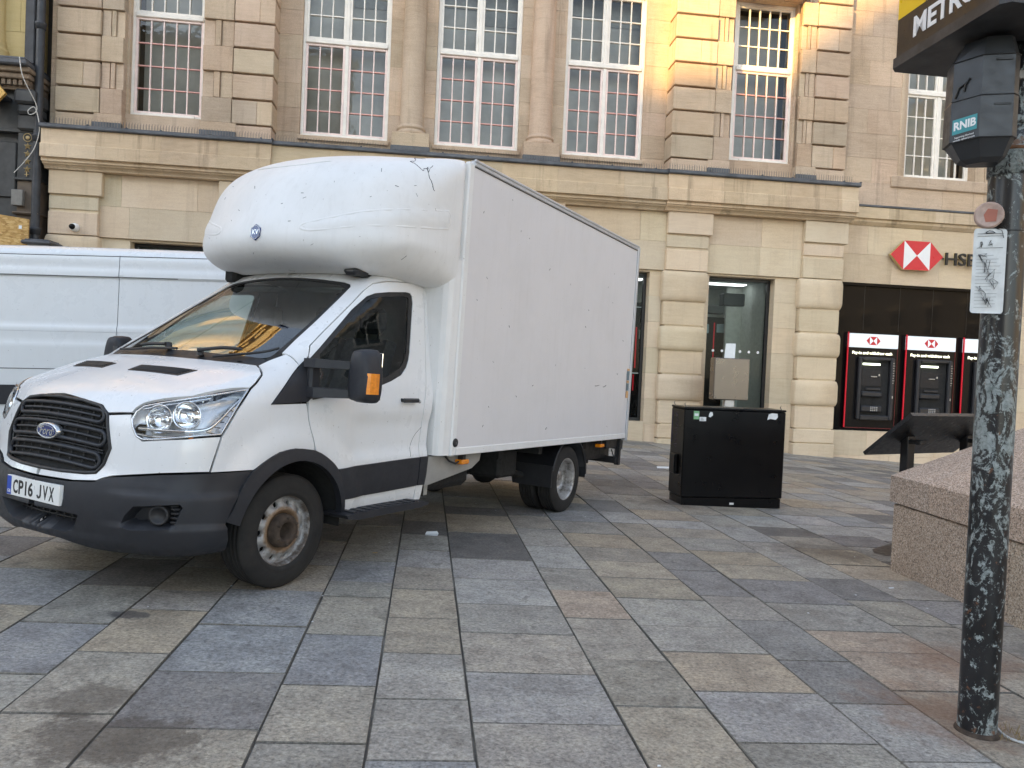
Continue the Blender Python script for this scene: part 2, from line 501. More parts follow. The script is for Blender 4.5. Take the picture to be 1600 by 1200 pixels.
def paving():
    g = MB(); r = random.Random(21)
    cs = list(COURSES)
    while cs[-1] < 22: cs.append(cs[-1] + r.choice([.41, .45, .56, .62, .66]))
    while cs[0] > -20: cs.insert(0, cs[0] - r.choice([.41, .45, .56, .62, .66]))
    vmax = F0.dot(VX) + .55
    for i in range(len(cs) - 1):
        u0, u1 = cs[i], cs[i + 1]
        js = sorted(j[1] for j in JOINTS if u0 < j[0] < u1)
        if not js: js = [r.uniform(3, 3.6)]
        elif u0 > -2 and len(js) > 2:
            pass
        while js[-1] < vmax: js.append(js[-1] + r.uniform(.48, .74) * (.9 if u1 - u0 > .6 else 1.05))
        js[-1] = vmax
        while js[0] > -7: js.insert(0, js[0] - r.uniform(.5, .74))
        full = [js[0]]
        for k in range(1, len(js)):
            while js[k] - full[-1] > 1.0:
                full.append(full[-1] + (js[k] - full[-1]) / max(2, round((js[k] - full[-1]) / .6)))
            full.append(js[k])
        for k in range(len(full) - 1):
            v0, v1 = full[k], full[k + 1]
            if v1 - v0 < .04: continue
            cl = None
            for s in SLABS:
                if u0 < s[0] < u1 and v0 < s[1] < v1: cl = s[2]; break
            if cl is None: cl = r.choice('BPPCCGGGGTTTWWVD')
            base = SLABCOL[cl]; q = 1 + r.uniform(-.09, .09); gm = sum(base) / 3; base = tuple(.72 * x + .28 * gm * g_ for x, g_ in zip(base, (1.05, 1.0, .93)))
            tint = tuple(min(1, x * q * (1 + r.uniform(-.010, .010))) for x in base)
            gp = .0038; e = .003; dz = r.uniform(-.0025, .0025); tx = r.uniform(-.002, .002); ty = r.uniform(-.002, .002)
            def P(u, v, dn):
                p = UX * u + VX * v
                return (p.x, p.y, gz(p.x, p.y) + dz + tx * (u - u0) + ty * (v - v0) - dn)
            a0, a1, b0, b1 = u0 + gp, u1 - gp, v0 + gp, v1 - gp
            w = [r.uniform(-.003, .003) for _ in range(4)]
            top = [P(a0 + e + w[0], b0 + e + w[1], 0), P(a1 - e + w[2], b0 + e + w[3], 0), P(a1 - e + w[1], b1 - e + w[0], 0), P(a0 + e + w[3], b1 - e + w[2], 0)]
            mid = [P(a0, b0, .005), P(a1, b0, .005), P(a1, b1, .005), P(a0, b1, .005)]
            bot = [P(a0, b0, .03), P(a1, b0, .03), P(a1, b1, .03), P(a0, b1, .03)]
            fs = [(0, 1, 2, 3)]
            for h in (0, 4):
                for n in range(4):
                    n2 = (n + 1) % 4
                    fs.append((h + n, h + 4 + n, h + 4 + n2, h + n2))
            g.add(top, [(0, 1, 2, 3)], tint)
            g.add(top + mid + bot, fs[1:], (.17, .158, .135))
    return tag(g.build('pavement', M['slab']), kind='structure')
paving()

# ================================================================ THE BANK
BASE = -1.1
bank = empty('bank_building', F0, YAW)
tag(bank, 'sandstone bank with rusticated piers and tall white gridded windows behind the box truck', 'building')

def W(mb, u0, u1, w0, w1, z0, z1, c=0.0, tint=None):
    """box in front coordinates: u along the front, w outwards, z up"""
    return mb.box(u0, u1, -w1, -w0, z0, z1, c, tint or tnt(.06, .02))

def blocks(mb, u0, u1, w0, w1, z0, z1, bw=1.1, bh=.46, c=.004, jit=.2, amp=.10):
    """ashlar facing laid as separate blocks with hairline joints"""
    z = z0; row = 0
    nrow = max(1, round((z1 - z0) / bh)); h = (z1 - z0) / nrow
    for k in range(nrow):
        u = u0; first = True
        while u < u1 - 1e-4:
            L = bw * (1 + rnd.uniform(-jit, jit))
            if first and k % 2: L *= .55
            first = False
            e = min(u1, u + L)
            if u1 - e < .25 * bw: e = u1
            mb.box(u, e - .003, -w1 - rnd.uniform(0, .0015), -w0, z + k * h, z + (k + 1) * h - .003, c, tnt(amp, .03))
            u = e

def pier_profile(z0, z1, bulge, n=10):
    return [(bulge * math.sin(math.pi * (i + .5) / n) ** .6, z0 + (z1 - z0) * (i + .5) / n) for i in range(n)]

# ---- ground floor piers: pillowed and flat blocks by turns
def ground_pier(u0, u1, name='pier'):
    mb = MB()
    zs = [(3.13, 3.86, 1), (2.56, 3.10, 0), (1.95, 2.53, 1), (1.40, 1.92, 0), (.75, 1.37, 1), (.19, .72, 0), (-.16, .165, 2), (BASE, -.185, 3)]
    mb.box(u0 + .06, u1 - .06, .0, .5, BASE, 3.86, 0, tnt(.05))
    for z0, z1, kind in zs:
        t = tnt(.07, .025)
        if kind == 1:
            n = 16; prof = []
            for i in range(n + 1):
                a = math.pi * i / n
                bu = .085 * min(1, math.sin(a) * 1.25) ** .7 if 0 < i < n else 0
                prof.append((bu, z0 + (z1 - z0) * (.5 - .5 * math.cos(a))))
            vs = []; fs = []
            for i, (bu, z) in enumerate(prof):
                s = bu * .55; cr = .025
                vs += [(u0 - s, .45, z), (u0 - s, .0 - bu * .4 + .02, z), (u0 - s + cr, -bu, z), (u1 + s - cr, -bu, z), (u1 + s, .0 - bu * .4 + .02, z), (u1 + s, .45, z)]
            for i in range(n):
                for j in range(5):
                    fs.append((i * 6 + j, i * 6 + j + 1, (i + 1) * 6 + j + 1, (i + 1) * 6 + j))
            fs.append(tuple(range(6))[::-1]); fs.append(tuple(range(n * 6, n * 6 + 6)))
            mb.add(vs, fs, t, True)
        elif kind == 0: mb.box(u0 + .005, u1 - .005, -.02, .45, z0, z1, .012, t)
        elif kind == 2: mb.box(u0 - .01, u1 + .01, -.04, .46, z0, z1, .012, t)
        else: mb.box(u0 - .02, u1 + .02, -.075, .47, z0, z1, .015, t)
        if kind == 1: mb.box(u0 + .01, u1 - .01, -.012, .44, z0 - .028, z0 - .002, 0, t)
    return mb.build(name, M['pillow'], bank)
PIERS = [(5.55, 6.58), (8.99, 10.02), (-8.38, -7.35), (-4.80, -3.77), (-1.13, -.10), (1.94, 2.97)]
for p in PIERS: ground_pier(*p)

# ---- jambs, sills and the wall behind
OPEN = [(6.73, 8.40), (3.55, 5.24), (.45, 1.50), (-3.25, -1.60), (-6.70, -5.05)]
mb = MB()
def jamb(u0, u1): blocks(mb, u0, u1, -.9, -.15, BASE + .9, 3.865, 2.0, .62, .003, 0, .07)
edges = [-8.38, -7.35, -6.70, -5.05, -4.80, -3.77, -3.25, -1.60, -1.13, -.10, .45, 1.50, 1.94, 2.97, 3.55, 5.24, 5.55, 6.58, 6.73, 8.40, 8.99, 10.02]
for a, b2 in ((-7.35, -6.70), (-5.05, -4.80), (-3.77, -3.25), (-1.60, -1.13), (-.10, .45), (1.50, 1.94), (2.97, 3.55), (5.24, 5.55), (6.58, 6.73), (8.40, 8.99)):
    blocks(mb, a, b2, -.55, -.15, BASE, 3.865, 2.0, .62, .003, 0, .07)
for a, b2 in OPEN:
    W(mb, a - .001, b2 + .001, -.60, -.10, BASE, .20, .008)
    W(mb, a, b2, -.60, -.16, 3.82, 3.868)
mb.build('wall', M['ashlar'], bank)

# ---- shop windows: dark frames and panes
def shop_window(u0, u1, z0=.20, z1=3.82, sides=(1, 1)):
    f = MB(); t = .075
    for a, b2, c0, c1 in ((u0, u1, z1 - t, z1), (u0, u1, z0, z0 + t), (u0, u0 + t, z0 + t, z1 - t), (u1 - t, u1, z0 + t, z1 - t)):
        W(f, a, b2, -.50, -.40, c0, c1, .006)
    fo = f.build('window', M['black_frame'], bank)
    g = MB(); g.add([(u0 + t, .452, z0 + t), (u1 - t, .452, z0 + t), (u1 - t, .452, z1 - t), (u0 + t, .452, z1 - t)], [(0, 1, 2, 3)])
    g.build('pane', M['shop_glass'], fo)
    return fo
for a, b2 in OPEN[:2]: shop_window(a, b2)
for a, b2 in OPEN[2:]: shop_window(a, b2)
# white stripe fixed inside the left window's pane
# ---- the banking hall behind the glass
mb = MB()
W(mb, -8.2, 9.9, -4.6, -4.5, BASE, 3.9); W(mb, -8.2, 9.9, -4.5, -.62, -.5, -.35)
room = mb.build('room', M['room_dark'], bank)
mb = MB(); W(mb, -8.2, 9.9, -4.5, -.62, 3.83, 3.9); W(mb, 8.45, 8.6, -4.5, -.62, -.3, 3.83); W(mb, 8.02, 8.45, -2.3, -2.2, -.3, 3.8); W(mb, -8.2, 9.9, -3.3, -3.2, 2.75, 3.83)
mb.build('ceiling', plain('pale room paint', (.50, .53, .49), .8), room)
M['room_lamp'] = glow('ceiling lamp', (.95, .97, 1.0), .9)
for u_ in (7.4, 4.6, -5.8):
    mb = MB(); W(mb, u_ - .9, u_ + .9, -1.9, -1.6, 3.80, 3.825); mb.build('ceiling_lamp', M['room_lamp'], room)

# ---- frieze and the blocks over the piers
mb = MB()
blocks(mb, -8.40, 10.04, -.60, -.08, 3.87, 4.56, 2.1, .70, .003, .2, .09)
blocks(mb, -8.40, 10.04, -.60, -.08, 4.56, 5.26, 1.7, .70, .003, .2, .09)
mb.build('frieze', M['ashlar'], bank)
for u0, u1 in PIERS:
    mb = MB()
    W(mb, u0 + .02, u1 + .10, -.08, .075, 4.74, 5.26, .012, tnt(.06)); W(mb, u0 + .02, u1 + .02, -.08, .03, 4.42, 4.70, .010, tnt(.06))
    W(mb, u0 + .02, u1 + .02, -.08, .055, 3.87, 4.36, .012, tnt(.06)); W(mb, u0 + .03, u1 + .01, -.08, .0, 4.36, 4.76)
    mb.build('block_bracket', M['ashlar'], bank)

# ---- cornice, breaking forward over the two end bays
CPROF = [(-.60, 5.262), (.045, 5.262), (.06, 5.29), (.10, 5.325), (.16, 5.35), (.165, 5.375), (.21, 5.385), (.215, 5.43), (.225, 5.435), (.215, 5.442), (.215, 5.46),
         (.275, 5.462), (.285, 5.47), (.285, 5.735), (.28, 5.745), (.245, 5.75), (.24, 5.76), (.24, 6.075), (-.60, 6.075)]
def cornice(u0, u1, dw, cuts):
    mb = MB(); us = [u0]; u = u0
    while u < u1 - .2:
        u += rnd.uniform(1.1, 1.9); us.append(min(u, u1))
    if us[-1] < u1: us.append(u1)
    for a, b2 in zip(us, us[1:]):
        mb.prism([(-(w + (dw if w > 0 else 0)), z) for w, z in CPROF], 'x', a, b2 - .003, tnt(.10, .03))
    return mb.build('cornice', M['cornice'], bank)
cornice(-8.42, -3.62, .08, 0); cornice(-3.62, 5.46, 0, 0); cornice(5.46, 10.18, .08, 0)
def lead(u0, u1, dw, back):
    mb = MB(); us = [u0]
    while us[-1] < u1 - .9: us.append(us[-1] + rnd.uniform(.7, 1.3))
    us.append(u1)
    for a, b2 in zip(us, us[1:]):
        k = rnd.uniform(-.004, .004)
        mb.prism([(-(.295 + dw + k), 6.08), (-(.31 + dw + k), 6.10), (-(.31 + dw + k), 6.155), (-(.285 + dw), 6.175), (.05, 6.26), (back, 6.30), (back, 6.08)], 'x', a, b2, tnt(.25, .03))
        mb.box(b2 - .02, b2 + .02, -(.30 + dw), back, 6.17, 6.20, .008, tnt(.2))
    return mb.build('lead_flashing', M['lead'], bank)
lead(-8.44, -3.60, .08, .44); lead(-3.60, 5.44, 0, .72); lead(5.44, 10.2, .08, .44)

# ---- upper floors
TOP = 13.6
def rusticated(u0, u1, w, z0, z1, name='pier', side=None):
    """banded pier, each course a block with a deep joint under it"""
    mb = MB(); n = round((z1 - 6.62) / .5735)
    mb.box(u0 + .05, u1 - .05, -(w - .13), -(w - .6), z0, z1, 0, tnt(.05))
    W(mb, u0 + .01, u1 - .01, w - .62, w - .015, z0, 6.60 - .035, .008, tnt(.08, .03))
    for k in range(n):
        a = 6.60 + k * .5735
        cut = u0 + (u1 - u0) * rnd.choice([1, 1, 1, 1, 1, .62])
        for p, q in ((u0, cut), (cut, u1)):
            if q - p > .05: mb.box(p, q - (.003 if q < u1 else 0), -w + rnd.uniform(-.003, .003), -(w - .6), a, a + .524, .012, tnt(.15, .045))
    return mb.build(name, M['brown'], bank)
def quoins(u0, u1, w, z0, z1, inner):
    """jamb of a window: block courses alternating with a moulded strip"""
    mb = MB(); n = round((z1 - 6.60) / .5735)
    mb.box(u0, u1, -(w - .10), -(w - .55), z0, z1, 0, tnt(.05))
    W(mb, u0 - .12 if inner > 0 else u0 - .02, u1 + (.02 if inner > 0 else .12), w - .5, w + .015, 6.24, 6.60, .01, tnt(.08, .03))
    for k in range(n):
        a = 6.60 + k * .5735
        if k % 2 == 0: mb.box(u0, u1, -w, -(w - .55), a, a + .555, .010, tnt(.15, .045))
        else:
            for f0, f1, dw in ((.0, .38, -.05), (.43, .62, -.035), (.64, 1.0, -.075)):
                if inner < 0: f0, f1 = 1 - f1, 1 - f0
                mb.box(u0 + (u1 - u0) * f0, u0 + (u1 - u0) * f1, -(w + dw), -(w - .5), a, a + .57, .006, tnt(.08, .03))
    return mb.build('quoin', M['brown'], bank)
rusticated(-8.36, -7.44, -.10, 6.10, TOP); quoins(-7.43, -6.97, -.12, 6.10, TOP, 1)
quoins(-5.27, -4.62, -.12, 6.10, TOP, -1); rusticated(-4.60, -3.72, -.10, 6.10, TOP)
rusticated(5.60, 6.64, -.10, 6.10, TOP); quoins(6.65, 7.06, -.12, 6.10, TOP, 1)
quoins(8.79, 9.16, -.12, 6.10, TOP, -1); rusticated(9.17, 10.04, -.10, 6.10, TOP)

WIN_TOP = 10.62
mb = MB()
# pavilion walls above, below and between the windows
for a, b2 in ((-6.97, -5.27), (7.06, 8.79)):
    blocks(mb, a, b2, -.95, -.34, 6.10, 6.70, 1.7, .6)
    blocks(mb, a, b2, -.95, -.30, WIN_TOP, TOP, 1.2, .55)
    for p, q in ((a - .02, a + .055), (b2 - .055, b2 + .02)): blocks(mb, p, q, -.95, -.36, 6.70, WIN_TOP, 2, .575, .004)
    W(mb, a - .1, b2 + .1, -.4, .12, WIN_TOP + .02, WIN_TOP + .30, .03); W(mb, a + .5, b2 - .5, -.4, .2, WIN_TOP - .06, WIN_TOP + .9, .04)
# recessed middle
WINS = [(-3.20, -1.16), (-.06, 1.96), (3.05, 5.03)]
cu = -3.74
for a, b2 in WINS + [(5.62, 5.62)]:
    blocks(mb, cu, a, -1.15, -.66, 6.10, WIN_TOP, 2.2, .575, .003, .1, .08)
    cu = b2
for a, b2 in WINS:
    blocks(mb, a, b2, -1.15, -.68, 6.10, 6.60, 2.2, .5)
    W(mb, a - .04, b2 + .04, -.75, -.60, 6.50, 6.60, .01)
    W(mb, a - .06, b2 + .06, -.75, -.58, WIN_TOP, WIN_TOP + .2, .02)
blocks(mb, -3.74, 5.62, -1.15, -.66, WIN_TOP, TOP, 1.3, .575, .003)
mb.build('wall', M['brown'], bank)

def paned_window(u0, u1, w, z0, zt, z1, leaves, cols, pink=True):
    """timber window: outer frame, transom at zt, rows of small panes"""
    f = MB(); t = .07
    W(f, u0, u1, w - .12, w, z0, z0 + .055, .008); W(f, u0, u1, w - .12, w, z1 - t, z1, .008)
    W(f, u0, u0 + t, w - .12, w, z0 + .055, z1 - t, .008); W(f, u1 - t, u1, w - .12, w, z0 + .055, z1 - t, .008)
    W(f, u0 + t, u1 - t, w - .12, w + .025, zt - .05, zt + .05, .012)
    if leaves == 2: W(f, (u0 + u1) / 2 - .04, (u0 + u1) / 2 + .04, w - .12, w - .002, z0 + .055, z1 - t, .008)
    W(f, u0 + .25, u1 - .2, w, w + .05, z0 + .0, z0 + .05, .006)
    fo = f.build('window', M['white_wood'], bank)
    g = MB(); y_ = -(w - .07); g.add([(u0 + t, y_, z0 + .055), (u1 - t, y_, z0 + .055), (u1 - t, y_, z1 - t), (u0 + t, y_, z1 - t)], [(0, 1, 2, 3)])
    g.build('pane', M['pane'], fo)
    parts = [(u0 + t, u1 - t)] if leaves == 1 else [(u0 + t, (u0 + u1) / 2 - .04), ((u0 + u1) / 2 + .04, u1 - t)]
    low = MB(); up = MB()
    for a, b2 in parts:
        s = .055
        for q, c0, c1, nr in ((low, z0 + .055, zt - .05, 4), (up, zt + .05, z1 - t, 3)):
            W(q, a, a + s, w - .095, w - .02, c0, c1, .006); W(q, b2 - s, b2, w - .095, w - .02, c0, c1, .006)
            W(q, a + s, b2 - s, w - .095, w - .02, c0, c0 + s, .006); W(q, a + s, b2 - s, w - .095, w - .02, c1 - s, c1, .006)
            A, B2, C0, C1 = a + s, b2 - s, c0 + s, c1 - s
            for k in range(1, cols):
                x = A + (B2 - A) * k / cols; W(q, x - .015, x + .015, w - .085, w - .028, C0, C1, .004)
            for k in range(1, nr):
                z = C0 + (C1 - C0) * k / nr
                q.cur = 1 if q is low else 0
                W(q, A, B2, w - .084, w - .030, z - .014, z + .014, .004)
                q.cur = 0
    low.build('sash', [M['pink_glow_wood'], M['salmon_glow_wood']] if pink else [M['white_wood'], M['white_wood']], fo)  # lower sash carries the pink glow in its colour
    up.build('sash', M['white_wood'], fo)
    return fo
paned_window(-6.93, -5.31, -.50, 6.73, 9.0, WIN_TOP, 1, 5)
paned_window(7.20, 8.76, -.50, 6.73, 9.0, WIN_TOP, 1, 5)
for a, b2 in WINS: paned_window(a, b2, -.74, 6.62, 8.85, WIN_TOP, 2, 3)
# dim rooms and pale blinds; added grey sheets stand in for sky reflected in panes
mb = MB(); W(mb, -8.3, 25.6, -3.2, -3.1, 6.0, TOP); W(mb, -8.3, 25.6, -3.1, -1.15, 6.0, 6.1); W(mb, -8.3, 25.6, -3.1, -1.15, 11.4, 11.5)
ur = mb.build('room', M['room_dark'], bank)
mb = MB()
for a, b2 in [(-6.9, -5.35), (7.25, 8.72)] + WINS + [(11.9, 13.6)]: W(mb, a, b2, -1.22, -1.20, 6.6, WIN_TOP)
mb.build('reflection_sheet', M['reflection_grey'], ur)
mb = MB()
for a, b2, z in ((-2.1, -1.2, 9.9), (.0, .9, 10.1), (1.0, 1.9, 9.75), (3.1, 4.0, 10.2), (4.1, 5.0, 10.0)):
    W(mb, a, b2, -1.18, -1.165, z, WIN_TOP)
mb.build('blind', M['room_grey'], ur)

# half columns between the middle windows
def column(u):
    mb = MB()
    prof = [(.34, 6.72), (.36, 6.74), (.365, 6.79), (.34, 6.82), (.315, 6.83), (.31, 6.86), (.335, 6.875), (.34, 6.90), (.325, 6.93), (.29, 6.95), (.275, 7.0), (.272, 9), (.25, 12.4), (.30, 12.5), (.38, 12.7), (.38, 12.9)]
    mb.lathe(prof, 'z', 36, (u, .60, 0), tnt(.04))
    for k in range(5): mb.lathe([(.2735, 7.4 + k * 1.15), (.271, 7.405 + k * 1.15)], 'z', 36, (u, .60, 0), (.6, .6, .6))
    W(mb, u - .43, u + .43, -1.0, -.18, 6.25, 6.715, .012, tnt(.06))
    return mb.build('column', M['brown'], bank)
column(-.60); column(2.48)

# top of the bank: second storey, dentil cornice and parapet
mb = MB()
W(mb, -8.42, 10.1, -1.0, .35, TOP, TOP + .35); W(mb, -8.42, 10.1, -1.0, .75, TOP + .75, TOP + 1.15); W(mb, -8.42, 10.1, -1.0, .05, TOP + .35, TOP + .75)
for k in range(62): W(mb, -8.35 + k * .30, -8.19 + k * .30, .05, .45, TOP + .38, TOP + .73)
blocks(mb, -8.42, 10.1, -.8, -.1, TOP + 1.15, TOP + 3.6, 1.4, .6)
W(mb, -8.42, 10.1, -.8, .25, TOP + 3.6, TOP + 3.95)
mb.build('upper_cornice', M['brown'], bank)
# strip of wall beside the drainpipes, lead aprons and bird spikes on the ledge
mb = MB(); blocks(mb, -8.52, -8.34, -.9, -.25, 6.0, TOP, 1, .575); mb.build('wall', M['brown'], bank)
mb = MB()
for a, b2, w in ((-7.56, -6.95, -.075), (-5.29, -4.5, -.075), (6.52, 7.08, -.075), (8.77, 9.28, -.075), (-1.05, -.15, -.15), (2.03, 2.93, -.15)):
    W(mb, a, b2, w - .1, w + .012, 6.12, 6.40, .01, tnt(.2))
for a, b2, w in ((-8.36, -3.7, -.09), (5.58, 10.05, -.09), (-3.7, 5.58, -.60)):
    W(mb, a, b2, w - .2, w + .004, 6.12, 6.30 if w > -.3 else 6.40, .01, tnt(.2))
mb.build('lead_apron', M['lead'], bank)
mb = MB()
for a, b2, w in ((-8.3, -3.7, .18), (-3.6, 5.4, .02), (5.5, 10.1, .18)):
    u = a
    while u < b2:
        mb.box(u, u + .006, -w - .003, -w + .003, 6.2, 6.36); mb.box(u + .03, u + .036, -w + .05, -w + .056, 6.2, 6.34); u += .06
tag(mb.build('bird_spikes', M['steelwire'], bank), kind='stuff')
mb = MB(); W(mb, -8.4, 25.6, -12, -5, BASE, TOP + 3.0); W(mb, -8.4, 25.6, -5, -.85, TOP + .6, TOP + 1.0)
mb.build('building_core', M['room_dark'], bank)

# ---- the recessed wing on the right
WG = -.28
mb = MB()
blocks(mb, 10.03, 25.6, -.8, WG, 3.87, 5.30, 1.35, .72, .003, .1, .10)
blocks(mb, 10.03, 25.6, -.62, WG + .02, BASE, .16, 1.6, .6, .006)
W(mb, 10.02, 10.17, -.8, WG - .02, .2, 3.87); blocks(mb, 15.10, 25.6, -.8, WG, .16, 3.87, 1.3, .6)
mb.build('wall', M['ashlar'], bank)
mb = MB()
u = 10.04
while u < 25.6:
    e = min(25.6, u + rnd.uniform(1.2, 1.8))
    mb.prism([(-(WG + a), z) for a, z in ((-.4, 5.30), (.02, 5.30), (.06, 5.34), (.10, 5.38), (.10, 5.44), (.17, 5.46), (.17, 5.72), (.13, 5.76), (.05, 5.78), (-.4, 5.80))], 'x', u, e - .003, tnt(.1))
    u = e
mb.build('cornice', M['cornice'], bank)
mb = MB(); W(mb, 10.04, 25.6, -.6, WG + .19, 5.735, 5.785, .006); mb.build('lead_flashing', M['lead'], bank)
mb = MB()
blocks(mb, 10.03, 11.55, -.9, WG, 5.78, TOP, 1.3, .62, .003, .15, .07); blocks(mb, 13.90, 25.6, -.9, WG, 5.78, TOP, 1.3, .62, .003)
blocks(mb, 11.55, 13.90, -.9, WG, 5.78, 6.58, 1.2, .8, .003); blocks(mb, 11.55, 13.90, -.9, WG, WIN_TOP + .1, TOP, 1.3, .6, .003)
for a, b2 in ((11.55, 11.80), (13.65, 13.90)):
    W(mb, a, a + .10 if a < 12 else b2, -.9, WG - .03, 6.58, WIN_TOP + .1); W(mb, a + .09, b2, -.9, WG - .16, 6.58, WIN_TOP + .1)
    W(mb, a - .03, a + .05, -.9, WG + .03, 6.4, WIN_TOP + .1, .015)
W(mb, 11.35, 14.1, -.9, WG + .06, 6.30, 6.58, .02)
mb.build('wall', M['brown'], bank)
paned_window(11.79, 13.66, -.55, 6.62, 8.80, WIN_TOP, 2, 3, False)

# ---- black glazed panel that holds the cash machines
mb = MB()
W(mb, 10.17, 15.10, -.50, -.40, .16, 3.87)
for a in (10.17, 15.03): W(mb, a, a + .07, -.40, -.30, .16, 3.87, .006)
W(mb, 10.24, 15.03, -.40, -.30, 3.80, 3.87, .006); W(mb, 10.24, 15.03, -.40, -.30, .16, .225, .006)
M['gloss_black'] = plain('glossy black panel', (.006, .006, .0065), .06, 0, .1, rvar=.02, spec=.12)
mb.build('panel', M['gloss_black'], bank)
mb = MB()
for a in (10.9, 11.85, 12.75, 13.7): W(mb, a, a + .008, -.40, -.396, 2.7, 3.8)
mb.build('panel_joint', M['black_frame'], bank)

# ================================================================ THE BOX TRUCK
# body surfaces as smooth implicit shapes: side profile x plan bow x tumblehome

def catmull(pts, n=8, closed=True):
    pts=np.array(pts,float);N=len(pts);out=[]
    for i in range(N if closed else N-1):
        if closed: p0,p1,p2,p3=pts[i-1],pts[i],pts[(i+1)%N],pts[(i+2)%N]
        else: p0,p1,p2,p3=pts[max(i-1,0)],pts[i],pts[i+1],pts[min(i+2,N-1)]
        for k in range(n):
            t=k/n
            out.append(.5*((2*p1)+(-p0+p2)*t+(2*p0-5*p1+4*p2-p3)*t*t+(-p0+3*p1-3*p2+p3)*t**3))
    if not closed: out.append(pts[-1])
    return np.array(out)
def sdf_poly(P, x, z):
    # signed distance to closed polygon (negative inside)
    d=np.full(x.shape,1e9);s=np.zeros(x.shape,bool)
    for i in range(len(P)):
        a=P[i];b=P[(i+1)%len(P)];e=b-a
        L=e@e
        if L<1e-12: continue
        t=np.clip(((x-a[0])*e[0]+(z-a[1])*e[1])/L,0,1)
        dx=x-a[0]-t*e[0];dz=z-a[1]-t*e[1]
        d=np.minimum(d,dx*dx+dz*dz)
        if a[1]!=b[1]:
            c=(a[1]>z)!=(b[1]>z)
            s^=c&(x<(b[0]-a[0])*(z-a[1])/(b[1]-a[1])+a[0])
    d=np.sqrt(d);return np.where(s,-d,d)
def smax(a,b,r):
    h=np.maximum(r-np.abs(a-b),0)/r
    return np.maximum(a,b)+h*h*r*.25
def sstep(a,b,x):
    t=np.clip((x-a)/(b-a),0,1);return t*t*(3-2*t)
CAB_PROFILE=np.concatenate([
 catmull([(.80,.27),(.90,.31),(.965,.38),(.995,.48),(1.0,.58),(.985,.68),(.955,.76),(.94,.86),(.915,1.0),(.885,1.09),(.845,1.150),(.78,1.195),(.66,1.248),(.52,1.302),(.38,1.35),(.27,1.378),(.20,1.40)],4,False),
 catmull([(.20,1.405),(-.1,1.592),(-.45,1.822),(-.70,1.985),(-.80,2.058),(-.90,2.11),(-1.05,2.145),(-1.3,2.165),(-1.60,2.17)],4,False),
 np.array([(-1.60,.27)])])
def cab_width(x,z):
    w=np.interp(z,[.2,.32,.45,.6,.75,1.0,1.15,1.28,1.40,1.6,1.85,2.05,2.3],[.90,.945,.975,.99,.995,.99,.985,.965,.937,.905,.865,.83,.78])
    r=np.sqrt(x**2+(z-.36)**2)
    up=sstep(.2,.5,z)
    w=w+.030*sstep(.70,.54,r)*up
    # scooped door below the waist
    w=w-.022*sstep(-.42,-.62,x)*sstep(.74,.84,z)*sstep(1.10,.98,z)
    return w
def cab_F(x,y,z):
    x,y,z=np.broadcast_arrays(*[np.asarray(v,float) for v in (x,y,z)])
    ay=np.abs(y)
    k=np.interp(z,[.3,.6,.9,1.4,2.05],[.30,.25,.21,.20,.17])
    bow=k*ay**2+.10*np.clip(ay-.62,0,1)**2*np.interp(z,[.3,1.3,1.5],[3,3,0])
    crown=.035*ay**2
    a=sdf_poly(CAB_PROFILE,x+bow,z+crown)
    b=ay-cab_width(x,z)
    r=np.interp(z,[.3,1.1,1.3,1.5,2.1],[.16,.16,.12,.09,.12])
    return smax(a,b,r)
POD_PROFILE=np.concatenate([catmull([(-1.62,3.125),(-1.45,3.105),(-1.22,3.075),(-.98,3.025),(-.76,2.925),(-.585,2.745),(-.48,2.49),(-.435,2.33),(-.45,2.23),(-.52,2.16),(-.63,2.118),(-.76,2.095)],5,False),
  np.array([(-1.0,2.085),(-1.35,2.08),(-1.62,2.05)])])
def pod_F(x,y,z):
    x,y,z=np.broadcast_arrays(*[np.asarray(v,float) for v in (x,y,z)])
    ay=np.abs(y)
    bow=.30*ay**2*sstep(-1.6,-1.2,x)
    a=sdf_poly(POD_PROFILE,x+bow,z+.02*ay**2)
    w=1.075-.10*sstep(-1.45,-.5,x)-.25*np.clip(2.32-z,0,1)*sstep(-1.7,-1.2,x)
    r=np.interp(x,[-1.62,-1.35,-1.0],[.10,.20,.30])
    return smax(a,ay-w,r)

def basis(az, el):
    a, e = R(az), R(el)
    d = np.array([math.cos(e) * math.cos(a), math.cos(e) * math.sin(a), math.sin(e)])
    e1 = np.array([-math.sin(a), math.cos(a), 0.0])
    return d, e1, np.cross(d, e1)

def inpoly(P, q):
    x, y = q[:, 0], q[:, 1]; s = np.zeros(len(q), bool)
    for i in range(len(P)):
        a, b = P[i], P[(i + 1) % len(P)]
        if a[1] == b[1]: continue
        c = ((a[1] > y) != (b[1] > y)) & (x < (b[0] - a[0]) * (y - a[1]) / (b[1] - a[1]) + a[0])
        s ^= c
    return s

def edgedist(P, q, closed=True):
    d = np.full(len(q), 1e9)
    for i in range(len(P) if closed else len(P) - 1):
        a, b = P[i], P[(i + 1) % len(P)]; e = b - a; L = e @ e
        if L < 1e-14: continue
        t = np.clip(((q - a) @ e) / L, 0, 1)
        d = np.minimum(d, np.linalg.norm(q - a - t[:, None] * e, axis=1))
    return d

